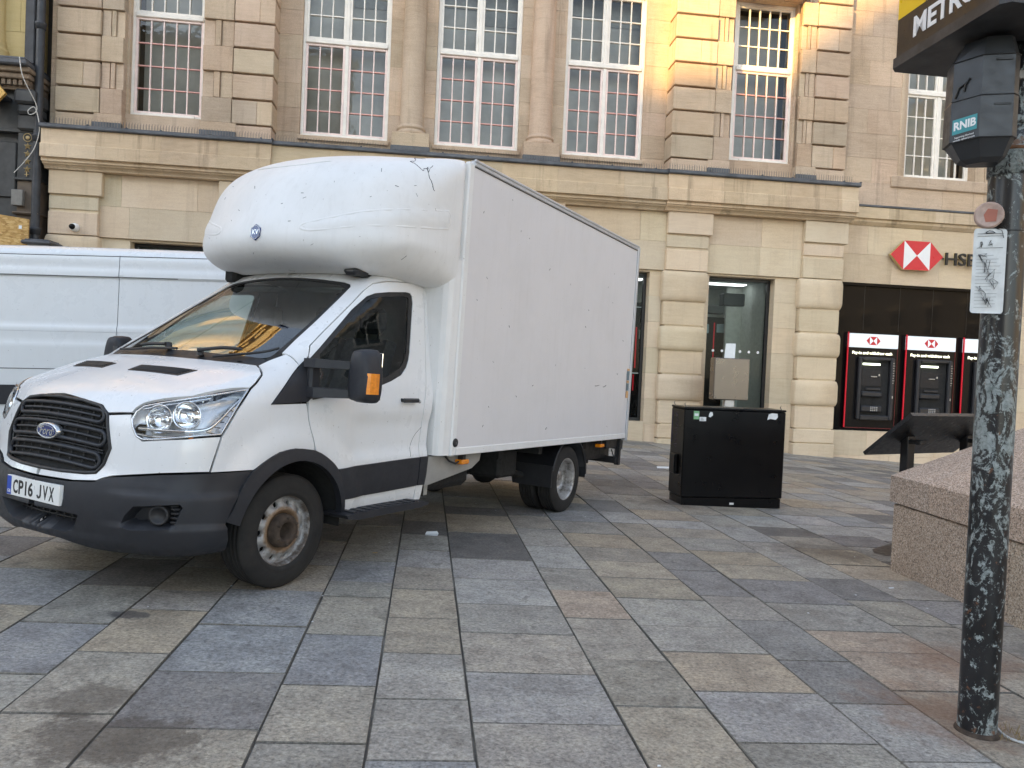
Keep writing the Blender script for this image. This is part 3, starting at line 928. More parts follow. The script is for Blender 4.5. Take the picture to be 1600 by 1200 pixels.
def shrink(P, g):
    n = len(P); ar = .5 * sum(P[i][0] * P[(i + 1) % n][1] - P[(i + 1) % n][0] * P[i][1] for i in range(n))
    s = 1 if ar > 0 else -1; out = []
    for i in range(n):
        a, b, c = P[i - 1], P[i], P[(i + 1) % n]
        e1 = b - a; e2 = c - b
        e1 = e1 / (np.linalg.norm(e1) + 1e-12); e2 = e2 / (np.linalg.norm(e2) + 1e-12)
        n1 = np.array([-e1[1], e1[0]]) * s; n2 = np.array([-e2[1], e2[0]]) * s
        m = n1 + n2; L = m @ m
        m = m * (2 / max(L, .6))
        out.append(b + m * g)
    return np.array(out)

def dens(P, s):
    out = []
    for i in range(len(P)):
        a, b = P[i], P[(i + 1) % len(P)]
        k = max(1, int(np.ceil(np.linalg.norm(b - a) / s)))
        out += [a + (b - a) * j / k for j in range(k)]
    return np.array(out)

def smooth_outline(P, n=4, keep=None):
    return catmull(P, n, True)

def project(F, B, uv, far=2.2, span=3.4, steps=170):
    d, e1, e2 = B
    o = uv[:, :1] * e1 + uv[:, 1:2] * e2 + CEN @ d * d
    T = np.linspace(-far, span - far, steps)           # along -d
    X = o[:, None, :] - d * T[None, :, None]
    f = F(X[..., 0], X[..., 1], X[..., 2])
    neg = f < 0; hit = neg.any(1)
    i = np.where(hit, neg.argmax(1), np.abs(f).argmin(1))
    lo = T[np.maximum(i - 1, 0)].copy(); hi = T[i].copy()
    for _ in range(20):
        m = (lo + hi) / 2; Y = o - d * m[:, None]
        g = F(Y[:, 0], Y[:, 1], Y[:, 2]) < 0
        hi = np.where(g, m, hi); lo = np.where(g, lo, m)
    return o - d * hi[:, None]
CEN = np.array([-.3, 0, 1.1])

def grad(F, X):
    h = 2e-3; g = []
    for k in range(3):
        e = np.zeros(3); e[k] = h
        g.append(F(*(X + e).T) - F(*(X - e).T))
    g = np.array(g).T
    return g / (np.linalg.norm(g, axis=1)[:, None] + 1e-12)

def patch(F, pts, az, el, holes=(), s=.03, off=0.0, gap=0.0, flange=.018, dents=(), sym=False, side=1, mb=None, tint=(1, 1, 1), offf=None):
    """panel cut to an outline on the body surface. pts: 3D outline (left half when sym)."""
    B = basis(az, el); d, e1, e2 = B
    to = lambda p: np.array([[np.dot(q, e1), np.dot(q, e2)] for q in p])
    P = to(pts)
    if gap: P = shrink(P, gap)
    H = [to(h) for h in holes]
    if gap: H = [shrink(h, -gap) for h in H]
    DN = [(to(q), dep, soft) for q, dep, soft in dents]
    loops = [dens(P, s)] + [dens(h, s) for h in H]
    V = np.concatenate(loops); E = []; k = 0
    for l in loops:
        n = len(l); E += [(k + i, k + (i + 1) % n) for i in range(n)]; k += n
    nb = k
    lo, hi = P.min(0), P.max(0)
    gx = np.arange(lo[0], hi[0], s); gy = np.arange(lo[1], hi[1], s * .866)
    G = np.array([(x + (.5 * s if j % 2 else 0), y) for j, y in enumerate(gy) for x in gx]) if len(gx) and len(gy) else np.zeros((0, 2))
    extra = []
    for q, dep, soft in DN:
        extra.append(dens(q, s * .7)); extra.append(dens(shrink(q, soft), s * .7))
    if extra:
        X = np.concatenate(extra)
        keep = np.ones(len(G), bool)
        for x in extra: keep &= edgedist(x, G) > .35 * s if len(G) else keep
        G = np.concatenate([G[keep], X])
    if len(G):
        ok = inpoly(P, G)
        for h in H: ok &= ~inpoly(h, G)
        for l in loops: ok &= edgedist(l, G) > .42 * s
        G = G[ok]
        V = np.concatenate([V, G])
    res = delaunay_2d_cdt([Vector(p) for p in V], E, [], 0, 1e-7)
    V2 = np.array([(p.x, p.y) for p in res[0]]); tris = [tuple(f) for f in res[2]]
    cen = np.array([V2[list(t)].mean(0) for t in tris])
    ok = inpoly(loops[0], cen)
    for h in loops[1:]: ok &= ~inpoly(h, cen)
    tris = [t for t, q in zip(tris, ok) if q]
    X = project(F, B, V2); N = grad(F, X)
    o = np.full(len(X), off)
    for q, dep, soft in DN:
        ins = inpoly(q, V2); dd = edgedist(q, V2)
        o -= np.where(ins, dep * sstep(0, soft, dd), 0)
    if offf is not None: o = o + offf(X)
    X = X + N * o[:, None]
    vs = [tuple(p) for p in X]
    cnt = {}
    for t in tris:
        for a, b in ((t[0], t[1]), (t[1], t[2]), (t[2], t[0])): cnt[(a, b)] = 1
    # orientation
    t0 = tris[0]; nn = np.cross(X[t0[1]] - X[t0[0]], X[t0[2]] - X[t0[0]])
    if nn @ N[t0[0]] < 0:
        tris = [t[::-1] for t in tris]; cnt = {(b, a): 1 for a, b in cnt}
    fs = list(tris)
    if flange:
        inner = {}
        for a, b in list(cnt):
            if (b, a) in cnt: continue
            if sym and abs(X[a][1]) < .004 and abs(X[b][1]) < .004: continue
            for q in (a, b):
                if q not in inner:
                    inner[q] = len(vs); vs.append(tuple(X[q] - N[q] * flange))
            fs.append((b, a, inner[a], inner[b]))
    sm = True
    if sym:                                              # the halves meet on the centre line
        vs = [(x, 0.0 if abs(y) < .011 else y, z) for x, y, z in vs]
    own = mb is None
    if own: mb = MB()
    if side < 0:
        mb.add([(x, -y, z) for x, y, z in vs], [f[::-1] for f in fs], tint, sm)
    else: mb.add(vs, fs, tint, sm)
    if sym:
        mb.add([(x, -y, z) for x, y, z in vs], [f[::-1] for f in fs], tint, sm)
    return mb

def weld(o, dist=.002):
    bm = bmesh.new(); bm.from_mesh(o.data)
    mid = [v for v in bm.verts if abs(v.co.y) < .004]
    bmesh.ops.remove_doubles(bm, verts=mid, dist=dist)
    bm.to_mesh(o.data); bm.free(); o.data.update()
    return o

def hard(o, ang=35):
    """crisp edges where faces meet sharply"""
    bm = bmesh.new(); bm.from_mesh(o.data)
    for e in bm.edges:
        if len(e.link_faces) == 2 and e.calc_face_angle(0) > R(ang): e.smooth = False
    bm.to_mesh(o.data); bm.free(); o.data.update()
    return o

# ---- paints and plastics
def paint(name, col, dirt=.25, dcol=(.42, .40, .36), r0=.22, r1=.42, coat=.35):
    m, nt, b = new_mat(name)
    v = coords(nt)
    n = noise(nt, 2.2, 6, .65, v)
    st = noise(nt, 3.0, 6, .7, coords(nt, (6, 6, .5)))
    c = mix(nt, ramp(nt, n.outputs[0], [(.42, 0.0), (.8, dirt)]), (*col, 1), (*dcol, 1))
    c = mix(nt, ramp(nt, st.outputs[0], [(.52, 0.0), (.78, dirt * .8)]), c, (*dcol, 1))
    sp = noise(nt, 55, 2, .5, v)
    c = mix(nt, ramp(nt, sp.outputs[0], [(.735, 0.0), (.76, .6)]), c, (.20, .16, .12, 1))
    nt.links.new(c, b.inputs['Base Color'])
    nt.links.new(ramp(nt, n.outputs[0], [(.35, r0), (.75, r1)]), b.inputs['Roughness'])
    b.inputs['Specular IOR Level'].default_value = .5
    b.inputs['Coat Weight'].default_value = coat
    b.inputs['Coat Roughness'].default_value = .06
    lf = noise(nt, 1.7, 2, .5, v)
    bump(nt, b, lf.outputs[0], .10, .02)
    return m
M['paint'] = paint('white cab paint', (.76, .765, .77), .14)
M['grp'] = paint('white fibreglass', (.78, .775, .765), .22, r0=.42, r1=.6, coat=.06)
M['boxskin'] = paint('white box panel', (.70, .68, .685), .15, r0=.5, r1=.65, coat=.03)
M['plastic'] = plain('dark grey moulded plastic', (.019, .0205, .026), .55, 0, .16, 5, bmp=.18, bscale=240)
M['plastic2'] = plain('black plastic', (.018, .018, .02), .5, 0, .2, 6, bmp=.12, bscale=200)
M['rubber'] = plain('black rubber seal', (.012, .012, .013), .55)
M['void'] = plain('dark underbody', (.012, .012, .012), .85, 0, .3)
M['alu'] = plain('dull aluminium', (.46, .47, .48), .42, .85, .12, 4)
M['grey_rail'] = plain('grey painted rail', (.52, .53, .55), .4, .2, .1, 5)
M['chrome'] = plain('chrome reflector', (.86, .87, .88), .08, 1.0, .04, rvar=.04)
M['steel'] = plain('dirty steel', (.22, .20, .18), .5, .8, .3, 9)
M['screen'] = glass_pane('windscreen glass', (.80, .90, .86), .05, .008, 1.0, 0, 2.15)
M['sideglass'] = glass_pane('side window glass', (.80, .87, .84), .25, .008, 1.0, 0, 1.36)
M['lens'] = glass_pane('clear lens', (.96, .97, .98), .02, .02, 1.0, 0, 1.5)
M['amber'] = plain('amber lens', (.80, .25, .012), .15, 0, .15, 40, coat=.6)
M['seat'] = plain('dark seat cloth', (.06, .062, .068), .9, 0, .3, 30, bmp=.3)
M['trim'] = plain('grey cab trim', (.10, .10, .10), .7)
M['plate'] = plain('white number plate', (.80, .80, .78), .35, 0, .05)
M['blue'] = plain('plate blue', (.02, .07, .42), .4)
M['ink'] = plain('black ink', (.012, .012, .012), .45)
M['badge_blue'] = plain('badge blue', (.012, .035, .16), .2, 0, .15, coat=.6)
M['silver'] = plain('silver badge', (.66, .68, .70), .22, .9, .05)
M['paper'] = plain('white paper', (.72, .75, .76), .8, 0, .06)
M['rust_bright'] = plain('bright rust', (.16, .075, .035), .85, .1, .5, 22, bmp=.5)
M['rust'] = plain('rusty iron', (.060, .042, .030), .85, .1, .5, 22, bmp=.5)

m, nt, b = new_mat('tyre rubber')
v = coords(nt)
n = noise(nt, 7, 6, .7, v)
nt.links.new(ramp(nt, n.outputs[0], [(.35, (.010, .0092, .009, 1)), (.62, (.021, .019, .017, 1)), (.8, (.052, .045, .038, 1))]), b.inputs['Base Color'])
b.inputs['Roughness'].default_value = .82
bump(nt, b, noise(nt, 120, 3, .6, v).outputs[0], .25, .003)
M['tyre'] = m
m, nt, b = new_mat('rusty silver wheel')
v = coords(nt)
n = noise(nt, 11, 7, .7, v); n2 = noise(nt, 60, 4, .6, v)
tcx = nt.nodes.new("ShaderNodeTexCoord"); sx = nt.nodes.new("ShaderNodeSeparateXYZ")
nt.links.new(tcx.outputs['Object'], sx.inputs[0])
cx = nt.nodes.new("ShaderNodeCombineXYZ"); nt.links.new(sx.outputs[0], cx.inputs[0]); nt.links.new(sx.outputs[2], cx.inputs[2])
ln = nt.nodes.new("ShaderNodeVectorMath"); ln.operation = 'LENGTH'; nt.links.new(cx.outputs[0], ln.inputs[0])
ad = nt.nodes.new("ShaderNodeMath"); ad.operation = 'MULTIPLY_ADD'; ad.inputs[1].default_value = .10
nt.links.new(n.outputs[0], ad.inputs[0]); nt.links.new(ln.outputs['Value'], ad.inputs[2])
c = ramp(nt, ad.outputs[0], [(.0, (.03, .025, .022, 1)), (.11, (.05, .04, .033, 1)), (.15, (.15, .09, .05, 1)), (.185, (.24, .165, .105, 1)), (.205, (.36, .35, .34, 1)), (.250, (.33, .33, .33, 1)), (.268, (.10, .08, .065, 1)), (.30, (.035, .03, .027, 1))])
c = mix(nt, ramp(nt, n2.outputs[0], [(.5, 0.0), (.75, .55)]), c, (.12, .07, .04, 1))
nt.links.new(c, b.inputs['Base Color'])
b.inputs['Metallic'].default_value = .35
b.inputs['Roughness'].default_value = .55
bump(nt, b, n2.outputs[0], .3, .003)
M['wheel'] = m

TM = Matrix(((-0.48915, 0.87185, 0.02481, -2.21), (-0.87186, -0.48955, 0.01413, 5.169), (0.02447, -0.01472, 0.99959, -0.0182), (0, 0, 0, 1))).transposed().transposed()
# columns above are the truck's forward, left and up axes laid out row by row
truck = bpy.data.objects.new("box_truck", None)
TM = Matrix(((-0.48915, 0.87185, 0.02481, -2.21), (-0.87186, -0.48955, 0.01413, 5.169), (0.02447, -0.01472, 0.99959, -0.0182), (0, 0, 0, 1)))
truck.matrix_world = TM
truck.empty_display_size = .3
COL.objects.link(truck)
tag(truck, 'white box truck with a bulging fibreglass pod over its cab, parked on the slabs', 'truck')
def T(name, mb, mat, parent=None, h=0):
    o = mb.build(name, mat, parent or truck)
    if h: hard(o, h)
    return o

HOOD = [(0.863, 0.0, 1.13), (0.870, .2, 1.115), (0.858, 0.362, 1.092), (0.863, 0.421, 1.05), (0.823, 0.577, 1.063), (0.809, 0.587, 1.089), (0.782, 0.617, 1.119), (0.628, 0.814, 1.174), (0.33, 0.936, 1.231), (0.277, 0.922, 1.266), (0.205, 0.886, 1.315), (0.155, 0.813, 1.348), (0.127, 0.752, 1.366), (.20, .5, 1.38), (.24, .25, 1.385), (.25, 0, 1.386)]
VENT = [(0.561, 0.13, 1.285), (0.474, 0.12, 1.318), (0.400, 0.556, 1.313), (0.509, 0.523, 1.276)]
FRONT = [(0.863, 0.433, 1.041), (0.825, 0.58, 1.056), (0.832, 0.588, 1.029), (0.838, 0.619, 0.972), (0.834, 0.656, 0.937), (0.827, 0.687, 0.919), (0.718, 0.899, 0.946), (0.556, 0.987, 0.963), (0.586, 0.985, 0.865), (0.613, 0.979, 0.767), (0.792, 0.806, 0.753), (0.896, 0.548, 0.717), (0.917, 0.495, 0.7), (0.931, 0.462, 0.683), (.96, .3, .668), (.975, 0, .662)]
GRILLE = [(.885, 0, 1.115), (.880, .2, 1.108), (0.866, 0.352, 1.088), (0.862, 0.425, 1.047), (0.884, 0.5, 0.864), (0.899, 0.475, 0.774), (0.92, 0.44, 0.725), (0.933, 0.374, 0.715), (.95, .2, .706), (.955, 0, .704)]
GR_IN = [p for p in reversed(GRILLE)]
FRONT += [(p[0], p[1], p[2]) for p in reversed(GRILLE[2:])] if False else []
FRONT = FRONT + GR_IN[:-3]
HEAD = [(0.334, 0.935, 1.231), (0.425, 0.968, 1.147), (0.555, 0.986, 0.972), (0.663, 0.945, 0.963), (0.788, 0.782, 0.932), (0.826, 0.688, 0.923), (0.837, 0.646, 0.938), (0.838, 0.608, 0.987), (0.832, 0.588, 1.029), (0.813, 0.598, 1.074), (0.787, 0.627, 1.107), (0.744, 0.702, 1.13), (0.582, 0.861, 1.182)]
WING = [(0.328, 0.94, 1.228), (0.276, 0.926, 1.262), (0.205, 0.892, 1.312), (0.153, 0.815, 1.348), (0.122, 0.758, 1.366), (0.049, 0.77, 1.403), (-0.045, 0.814, 1.45), (-0.062, 0.921, 1.383), (0.04, 0.947, 1.297), (0.207, 0.985, 1.142), (-0.081, 0.985, 1.15), (-0.096, 0.987, 1.09), (-0.112, 0.995, 1.009), (-0.134, 1.022, 0.89), (-0.142, 1.023, 0.853), (0.024, 1.023, 0.873), (0.153, 1.023, 0.857), (0.25, 1.024, 0.813), (0.347, 1.025, 0.764), (0.608, 0.981, 0.764), (0.552, 0.987, 0.96), (0.444, 0.976, 1.111)]
SAIL = [(0.208, 0.985, 1.142), (0.036, 0.946, 1.3), (-0.133, 0.914, 1.434), (-0.150, 0.927, 1.430), (-0.141, 0.958, 1.311), (-0.131, 0.98, 1.19), (-0.088, 0.984, 1.158)]
DOORTOP = [(-0.148, 0.91, 1.451), (-0.187, 0.875, 1.515), (-0.297, 0.854, 1.596), (-0.65, 0.799, 1.849), (-0.792, 0.771, 1.952), (-0.887, 0.775, 2.016), (-1.00, 0.80, 2.045), (-1.15, 0.812, 2.062), (-1.456, 0.805, 2.095)]
DOOR = DOORTOP + [(-1.44, 0.826, 2.058), (-1.393, 0.942, 1.377), (-1.331, 0.986, 1.105), (-1.339, 0.968, 0.98), (-1.302, 0.994, 0.749), (-1.298, 0.99, 0.613), (-1.298, 0.965, 0.408), (-0.88, 0.963, 0.397), (-0.483, 0.985, 0.399), (-0.447, 1.011, 0.51), (-0.355, 1.024, 0.722), (-0.260, 1.024, 0.80), (-0.148, 1.023, 0.853), (-0.139, 1.022, 0.89), (-0.114, 0.995, 1.009), (-0.1, 0.987, 1.09), (-0.098, 0.985, 1.15)]
WINH = [(-0.155, 0.921, 1.433), (-0.608, 0.84, 1.793), (-0.781, 0.822, 1.909), (-0.859, 0.832, 1.940), (-1.0, .836, 1.965), (-1.208, 0.84, 1.992), (-1.255, .843, 1.990), (-1.276, 0.843, 1.970), (-1.277, 0.853, 1.917), (-1.199, 0.915, 1.539), (-1.178, .925, 1.475), (-1.145, 0.932, 1.42), (-1.076, 0.945, 1.362), (-0.953, 0.956, 1.316), (-0.822, 0.965, 1.279), (-0.447, 0.975, 1.215), (-0.139, 0.981, 1.175)]
GLASS = [(-0.237, 0.922, 1.469), (-0.334, 0.908, 1.548), (-0.748, 0.837, 1.873), (-0.807, 0.836, 1.905), (-0.95, .84, 1.932), (-1.17, 0.845, 1.963), (-1.228, .848, 1.962), (-1.243, 0.848, 1.945), (-1.169, 0.915, 1.537), (-1.13, .925, 1.46), (-1.078, 0.935, 1.408), (-0.925, 0.95, 1.346), (-0.772, 0.961, 1.298), (-0.449, 0.971, 1.242), (-0.205, 0.975, 1.214)]
WSEDGE = [(-0.791, 0, 2.055), (-0.793, 0.214, 2.046), (-0.800, 0.43, 2.033), (-0.812, 0.57, 2.016), (-0.810, 0.625, 1.998), (-0.785, 0.652, 1.975), (-0.643, 0.684, 1.877), (-0.389, 0.729, 1.698), (-0.166, 0.76, 1.543), (-0.037, 0.787, 1.453), (0.041, 0.784, 1.404), (0.108, 0.776, 1.368)]
ARCH = [(0.519, 1.009, 0.488), (0.475, 1.016, 0.555), (0.443, 1.021, 0.643), (0.394, 1.024, 0.721), (0.346, 1.025, 0.765), (0.248, 1.024, 0.820), (0.15, 1.023, 0.858), (0.021, 1.023, 0.874), (-0.145, 1.023, 0.851), (-0.266, 1.024, 0.793), (-0.355, 1.024, 0.722), (-0.405, 1.021, 0.633), (-0.447, 1.011, 0.51), (-0.469, 0.984, 0.396)]
CLAD = [(-0.363, 1.024, 0.722), (-0.755, 0.994, 0.731), (-1.161, 0.995, 0.742), (-1.300, 0.995, 0.743), (-1.300, 0.99, 0.605), (-1.300, 0.982, 0.520), (-0.919, 0.981, 0.510), (-0.450, 1.011, 0.505), (-0.410, 1.021, 0.622)]
BUMP = [(.985, 0, .655), (.97, .3, .662), (0.933, 0.466, 0.676), (0.919, 0.5, 0.693), (0.898, 0.552, 0.709), (0.793, 0.807, 0.746), (0.611, 0.98, 0.760), (0.347, 1.025, 0.762), (0.433, 1.022, 0.655), (0.490, 1.016, 0.55), (0.519, 1.009, 0.475), (.480, .98, .39), (0.459, 0.945, 0.324), (0.508, 0.932, 0.311), (0.638, 0.883, 0.305), (0.766, 0.677, 0.300), (0.859, 0.386, 0.312), (0.909, 0.285, 0.330), (0.935, 0.2, 0.345), (.95, 0, .352)]

def arc(r, a0, a1, n, cx=0.0, cz=.365, y=1.0):
    return [(cx + r * math.cos(R(a0 + (a1 - a0) * i / n)), y, cz + r * math.sin(R(a0 + (a1 - a0) * i / n))) for i in range(n + 1)]
INNER = arc(.432, 12, 176, 40)

# ---- painted panels, each with its own shut line
o = T('hood', patch(cab_F, HOOD, 0, 58, gap=.0035, s=.035, sym=True, holes=()), M['paint'], h=40); weld(o)
hood = o
for sd in (1, -1):
    v = patch(cab_F, VENT, 0, 58, s=.03, off=.004, flange=.006, side=sd)
    vo = T('hood_vent', v, M['plastic2'], hood, 40)
    # fine louvres of the vent
    mbv = MB()
    A = [np.array(p) for p in VENT]
    for k in range(1, 7):
        t = k / 7
        p0 = A[0] * (1 - t) + A[1] * t; p1 = A[3] * (1 - t) + A[2] * t
        pts = []
        for q in np.linspace(.05, .95, 8):
            p = p0 * (1 - q) + p1 * q
            x, y = p[0], p[1]
            X = project(cab_F, basis(0, 58), np.array([[np.dot(p, basis(0, 58)[1]), np.dot(p, basis(0, 58)[2])]]))[0]
            pts.append((X[0], X[1] * sd, X[2] + .007))
        mbv.tube(pts, .0035, 5)
    T('louvre', mbv, M['plastic2'], vo)
o = T('front_panel', patch(cab_F, FRONT, 35, 8, gap=.003, s=.03, sym=True), M['paint'], h=40); weld(o)
ROOF = WSEDGE + [(0.049, 0.77, 1.403), (-0.045, 0.814, 1.45), (-0.062, 0.921, 1.383), (-0.133, 0.914, 1.434)] + DOORTOP + [(-1.56, .80, 2.105), (-1.57, .5, 2.15), (-1.57, 0, 2.166)]
ROOF = WSEDGE[:-2] + [(-0.045, 0.814, 1.45), (-0.062, 0.921, 1.383), (-0.133, 0.914, 1.434)] + DOORTOP + [(-1.56, .80, 2.105), (-1.57, .5, 2.15), (-1.57, 0, 2.166)]
o = T('cab_roof', patch(cab_F, ROOF, 80, 48, gap=.002, s=.035, sym=True, flange=.03), M['paint'], h=45); weld(o)
BP = [(-1.456, .805, 2.095), (-1.44, 0.826, 2.058), (-1.393, 0.942, 1.377), (-1.331, 0.986, 1.105), (-1.339, 0.968, 0.98), (-1.302, 0.994, 0.749), (-1.298, 0.99, 0.613), (-1.298, 0.965, 0.408),
      (-1.385, .965, .40), (-1.40, .98, .6), (-1.41, .99, .75), (-1.44, .985, 1.1), (-1.50, .94, 1.38), (-1.555, .83, 2.06), (-1.56, .80, 2.10)]
DENT_FUEL = [(-1.338, 0.969, 0.967), (-1.275, 0.97, 0.925), (-1.232, .97, .88), (-1.20, 0.975, 0.814), (-1.195, 0.995, 0.76), (-1.19, 0.995, 0.752)]
for sd in (1, -1):
    pass
    T('wing', patch(cab_F, WING, 72, 12, gap=.0028, s=.028, side=sd), M['paint'], h=40)
    door = T('door', patch(cab_F, DOOR, 90, 4, holes=[WINH], gap=.0030, s=.028, side=sd), M['paint'], h=40)
    T('rear_pillar', patch(cab_F, BP, 90, 2, gap=.0028, s=.03, side=sd), M['paint'], h=40)
    T('window_seal', patch(cab_F, WINH, 90, 4, holes=[GLASS], gap=-.004, s=.03, off=-.006, flange=.012, side=sd), M['rubber'], door, 40)
    T('window_pane', patch(cab_F, GLASS, 90, 4, gap=-.004, s=.05, off=-.010, flange=0, side=sd), M['sideglass'], door)
    T('lower_cladding', patch(cab_F, CLAD, 90, 2, gap=.003, s=.03, off=.012, flange=.022, side=sd), M['plastic'], door, 40)
    c2 = [(-1.305, .995, .744), (-1.41, .995, .744), (-1.405, .99, .605), (-1.397, .982, .52), (-1.305, .982, .521)]
    T('lower_cladding', patch(cab_F, c2, 90, 2, gap=.002, s=.03, off=.012, flange=.022, side=sd), M['plastic'], None, 40)
    T('arch_trim', patch(cab_F, [tuple(p) for p in catmull(ARCH, 3, False)] + INNER[::-1], 90, 2, s=.022, off=.014, flange=.05, side=sd,
        offf=lambda X: .010 * sstep(.52, .44, np.sqrt(X[:, 0] ** 2 + (X[:, 2] - .365) ** 2)) - 0.0), M['plastic'], None, 50)
    T('mirror_sail', patch(cab_F, SAIL, 80, 5, gap=.001, s=.03, off=.008, flange=.015, side=sd), M['plastic'], None, 40)
    # door handle: cup, bar and lock
    h = MB()
    h.box(-1.035, -1.225, sd * 1.000, sd * 1.028, 1.160, 1.192, .010)
    h.box(-1.045, -1.075, sd * .965, sd * 1.008, 1.163, 1.189, .004); h.box(-1.19, -1.218, sd * .965, sd * 1.008, 1.163, 1.189, .004)
    T('door_handle', h, M['plastic2'], door)
    h = MB(); h.lathe([(.0, sd * .992), (.012, sd * .992), (.014, sd * .972)], 'y', 14, (-1.272, 0, 1.166), flip=sd < 0); T('door_lock', h, M['silver'], door)
    fl = [project(cab_F, basis(90, 4), np.array([[np.dot(p, basis(90, 4)[1]), np.dot(p, basis(90, 4)[2])]]))[0] for p in catmull(DENT_FUEL, 4, False)]
    h = MB(); h.tube([(p[0], p[1] * sd, p[2]) for p in fl], .0016, 5); T('filler_seam', h, M['rubber'], door)

# bumper with its recesses
PLREC = [(.975, 0, .640), (0.975, 0.268, 0.640), (0.982, 0.278, 0.575), (0.984, 0.258, 0.512), (.985, 0, .512)]
LOWGR = [(.985, -.02, .497), (0.983, 0.254, 0.497), (0.955, 0.375, 0.490), (0.946, 0.325, 0.402), (0.944, 0.264, 0.385), (.95, -.02, .385)]
FOG = [(0.883, 0.638, 0.465), (0.881, 0.665, 0.519), (0.867, 0.713, 0.572), (0.719, 0.93, 0.60), (0.749, 0.889, 0.468), (0.856, 0.697, 0.450)]
def bump_relief(X):
    z = X[:, 2]; y = np.abs(X[:, 1])
    side = sstep(.45, .70, y)
    return .012 + side * .018 * sstep(.476, .462, z) * sstep(.28, .36, z) - side * .012 * sstep(.62, .655, z) + .014 * sstep(.395, .375, z) * (1 - side)
o = T('bumper', patch(cab_F, BUMP, 42, 4, gap=.001, s=.018, sym=True, flange=.03, dents=[(FOG, .075, .022), (LOWGR, .11, .016), (PLREC, .008, .01)], offf=bump_relief), M['plastic'], h=55)
weld(o, .004); bumper = o
mb = MB()
for z in (.415, .44, .465): mb.tube([(.905 - .25 * y * y, y, z) for y in np.linspace(-.31, .31, 15)], .006, 6)
for y in np.linspace(-.27, .27, 9): mb.tube([(.90 - .25 * y * y, y, .39), (.90 - .25 * y * y, y, .49)], .006, 6)
T('lower_grille', mb, M['plastic2'], bumper)
mb = MB()
pn = np.array([.9985, 0, .0]);
mb.box(.985, 1.0095, -.262, .262, .523, .636, .002); pl = T('number_plate', mb, M['plate'], bumper)
mb = MB(); mb.box(1.0095, 1.0102, -.260, -.216, .526, .633, 0); T('plate_band', mb, M['blue'], pl)
mb = MB()
for ch_, yc in (('C', -.172), ('P', -.115), ('1', -.066), ('6', -.018), ('V', .128), ('X', .188)):
    vs, fs = text_mesh(ch_, .118, .0006, bold=.0030)
    xs = [v[0] for v in vs]; ys_ = [v[1] for v in vs]; wd = .014 if ch_ == '1' else .048
    kx = wd / (max(xs) - min(xs)); ky = .080 / (max(ys_) - min(ys_)); cx_ = (max(xs) + min(xs)) / 2; cy_ = (max(ys_) + min(ys_)) / 2
    if ch_ == '1': vs = [(x, y, z) for sx_ in (-.007, .007) for y in (-.040, .040) for z in (-.0006, .0006) for x in (sx_,)]; fs = [(0, 1, 3, 2), (4, 6, 7, 5), (0, 4, 5, 1), (2, 3, 7, 6), (0, 2, 6, 4), (1, 5, 7, 3)]; kx = ky = 1; cx_ = cy_ = 0
    mb.add([(1.0098 + v[2], yc + (v[0] - cx_) * kx, .578 + (v[1] - cy_) * ky) for v in vs], fs)
jo = [(.022, .040), (.022, -.020), (.015, -.034), (.0, -.040), (-.015, -.036), (-.023, -.022), (-.010, -.018), (-.006, -.026), (.0, -.0275), (.006, -.024), (.0085, -.016), (.0085, .040)]
mb.prism([(.066 + y, .578 + z) for y, z in jo], 'x', 1.0092, 1.0104)
T('lettering', mb, M['ink'], pl)
mb = MB(); put_text(mb, 'GB', .026, (1.0105, -.238, .545), (0, 1, 0), (0, 0, 1), .0005); T('lettering', mb, M['plate'], pl)
for sd in (1, -1):
    fm = Matrix.Translation((.792, sd * .822, .530)) @ Matrix.Rotation(R(sd * 30), 4, 'Z')
    mb = MB()
    mb.lathe([(.0, -.004), (.036, -.002), (.040, .014), (.052, .018), (.055, .006), (.058, -.06)], 'x', 28)
    for k in range(4): mb.box(-.03, .002, sd * .06, sd * .105, -.042 + k * .024, -.030 + k * .024, .003)
    fo = mb.build('fog_lamp', M['plastic2'], bumper, fm)

# grille: dark back, surround, three looped bars and the badge
o = T('grille', patch(cab_F, GRILLE, 0, 4, gap=.004, s=.03, off=-.03, flange=0, sym=True), M['void']); grille = o
def on_front(y, z, off):
    p = np.array([[.0, 0.0]]); B = basis(0, 4)
    q = np.array([0, y, z]); X = project(cab_F, B, np.array([[np.dot(q, B[1]), np.dot(q, B[2]) + .93 * B[2][0]]]))
    return tuple(X[0] + grad(cab_F, X)[0] * off)
def fr_poly(pts, off):
    B = basis(0, 4); uv = np.array([[y, z * B[2][2] + .91 * B[2][0]] for y, z in pts]); X = project(cab_F, B, uv); return X + grad(cab_F, X) * off
outl = [(p[1], p[2]) for p in GRILLE]; outl = outl + [(-y, z) for y, z in reversed(outl)][1:-1]
mb = MB(); oc = dens(np.array(outl), .04); ocp = fr_poly(oc, -.002)
mb.tube([tuple(p) for p in ocp] + [tuple(ocp[0])], .011, 8, cap=False)
T('grille_surround', mb, M['plastic2'], grille)
def zbow(z, y): return z - .11 * (abs(y) ** 2) * 1.0
def loop(z0, z1, yw, r=.0095):
    pts = []
    h = (z1 - z0) / 2; zc = (z0 + z1) / 2; rr = min(h, .045)
    half = [(y, z1) for y in np.linspace(0, yw - rr, 8)] + [(yw - rr + rr * math.sin(a), z1 - rr + rr * math.cos(a)) for a in np.linspace(.3, math.pi / 2, 5)] + \
           [(yw - rr + rr * math.cos(a), z0 + rr - rr * math.sin(a)) for a in np.linspace(0, math.pi / 2 - .3, 5)] + [(y, z0) for y in np.linspace(yw - rr, 0, 8)]
    full = half + [(-y, z) for y, z in reversed(half)][1:-1]
    full = [(y, zbow(z, y)) for y, z in full]
    X = fr_poly(full, -.004)
    return [tuple(p) for p in X] + [tuple(X[0])]
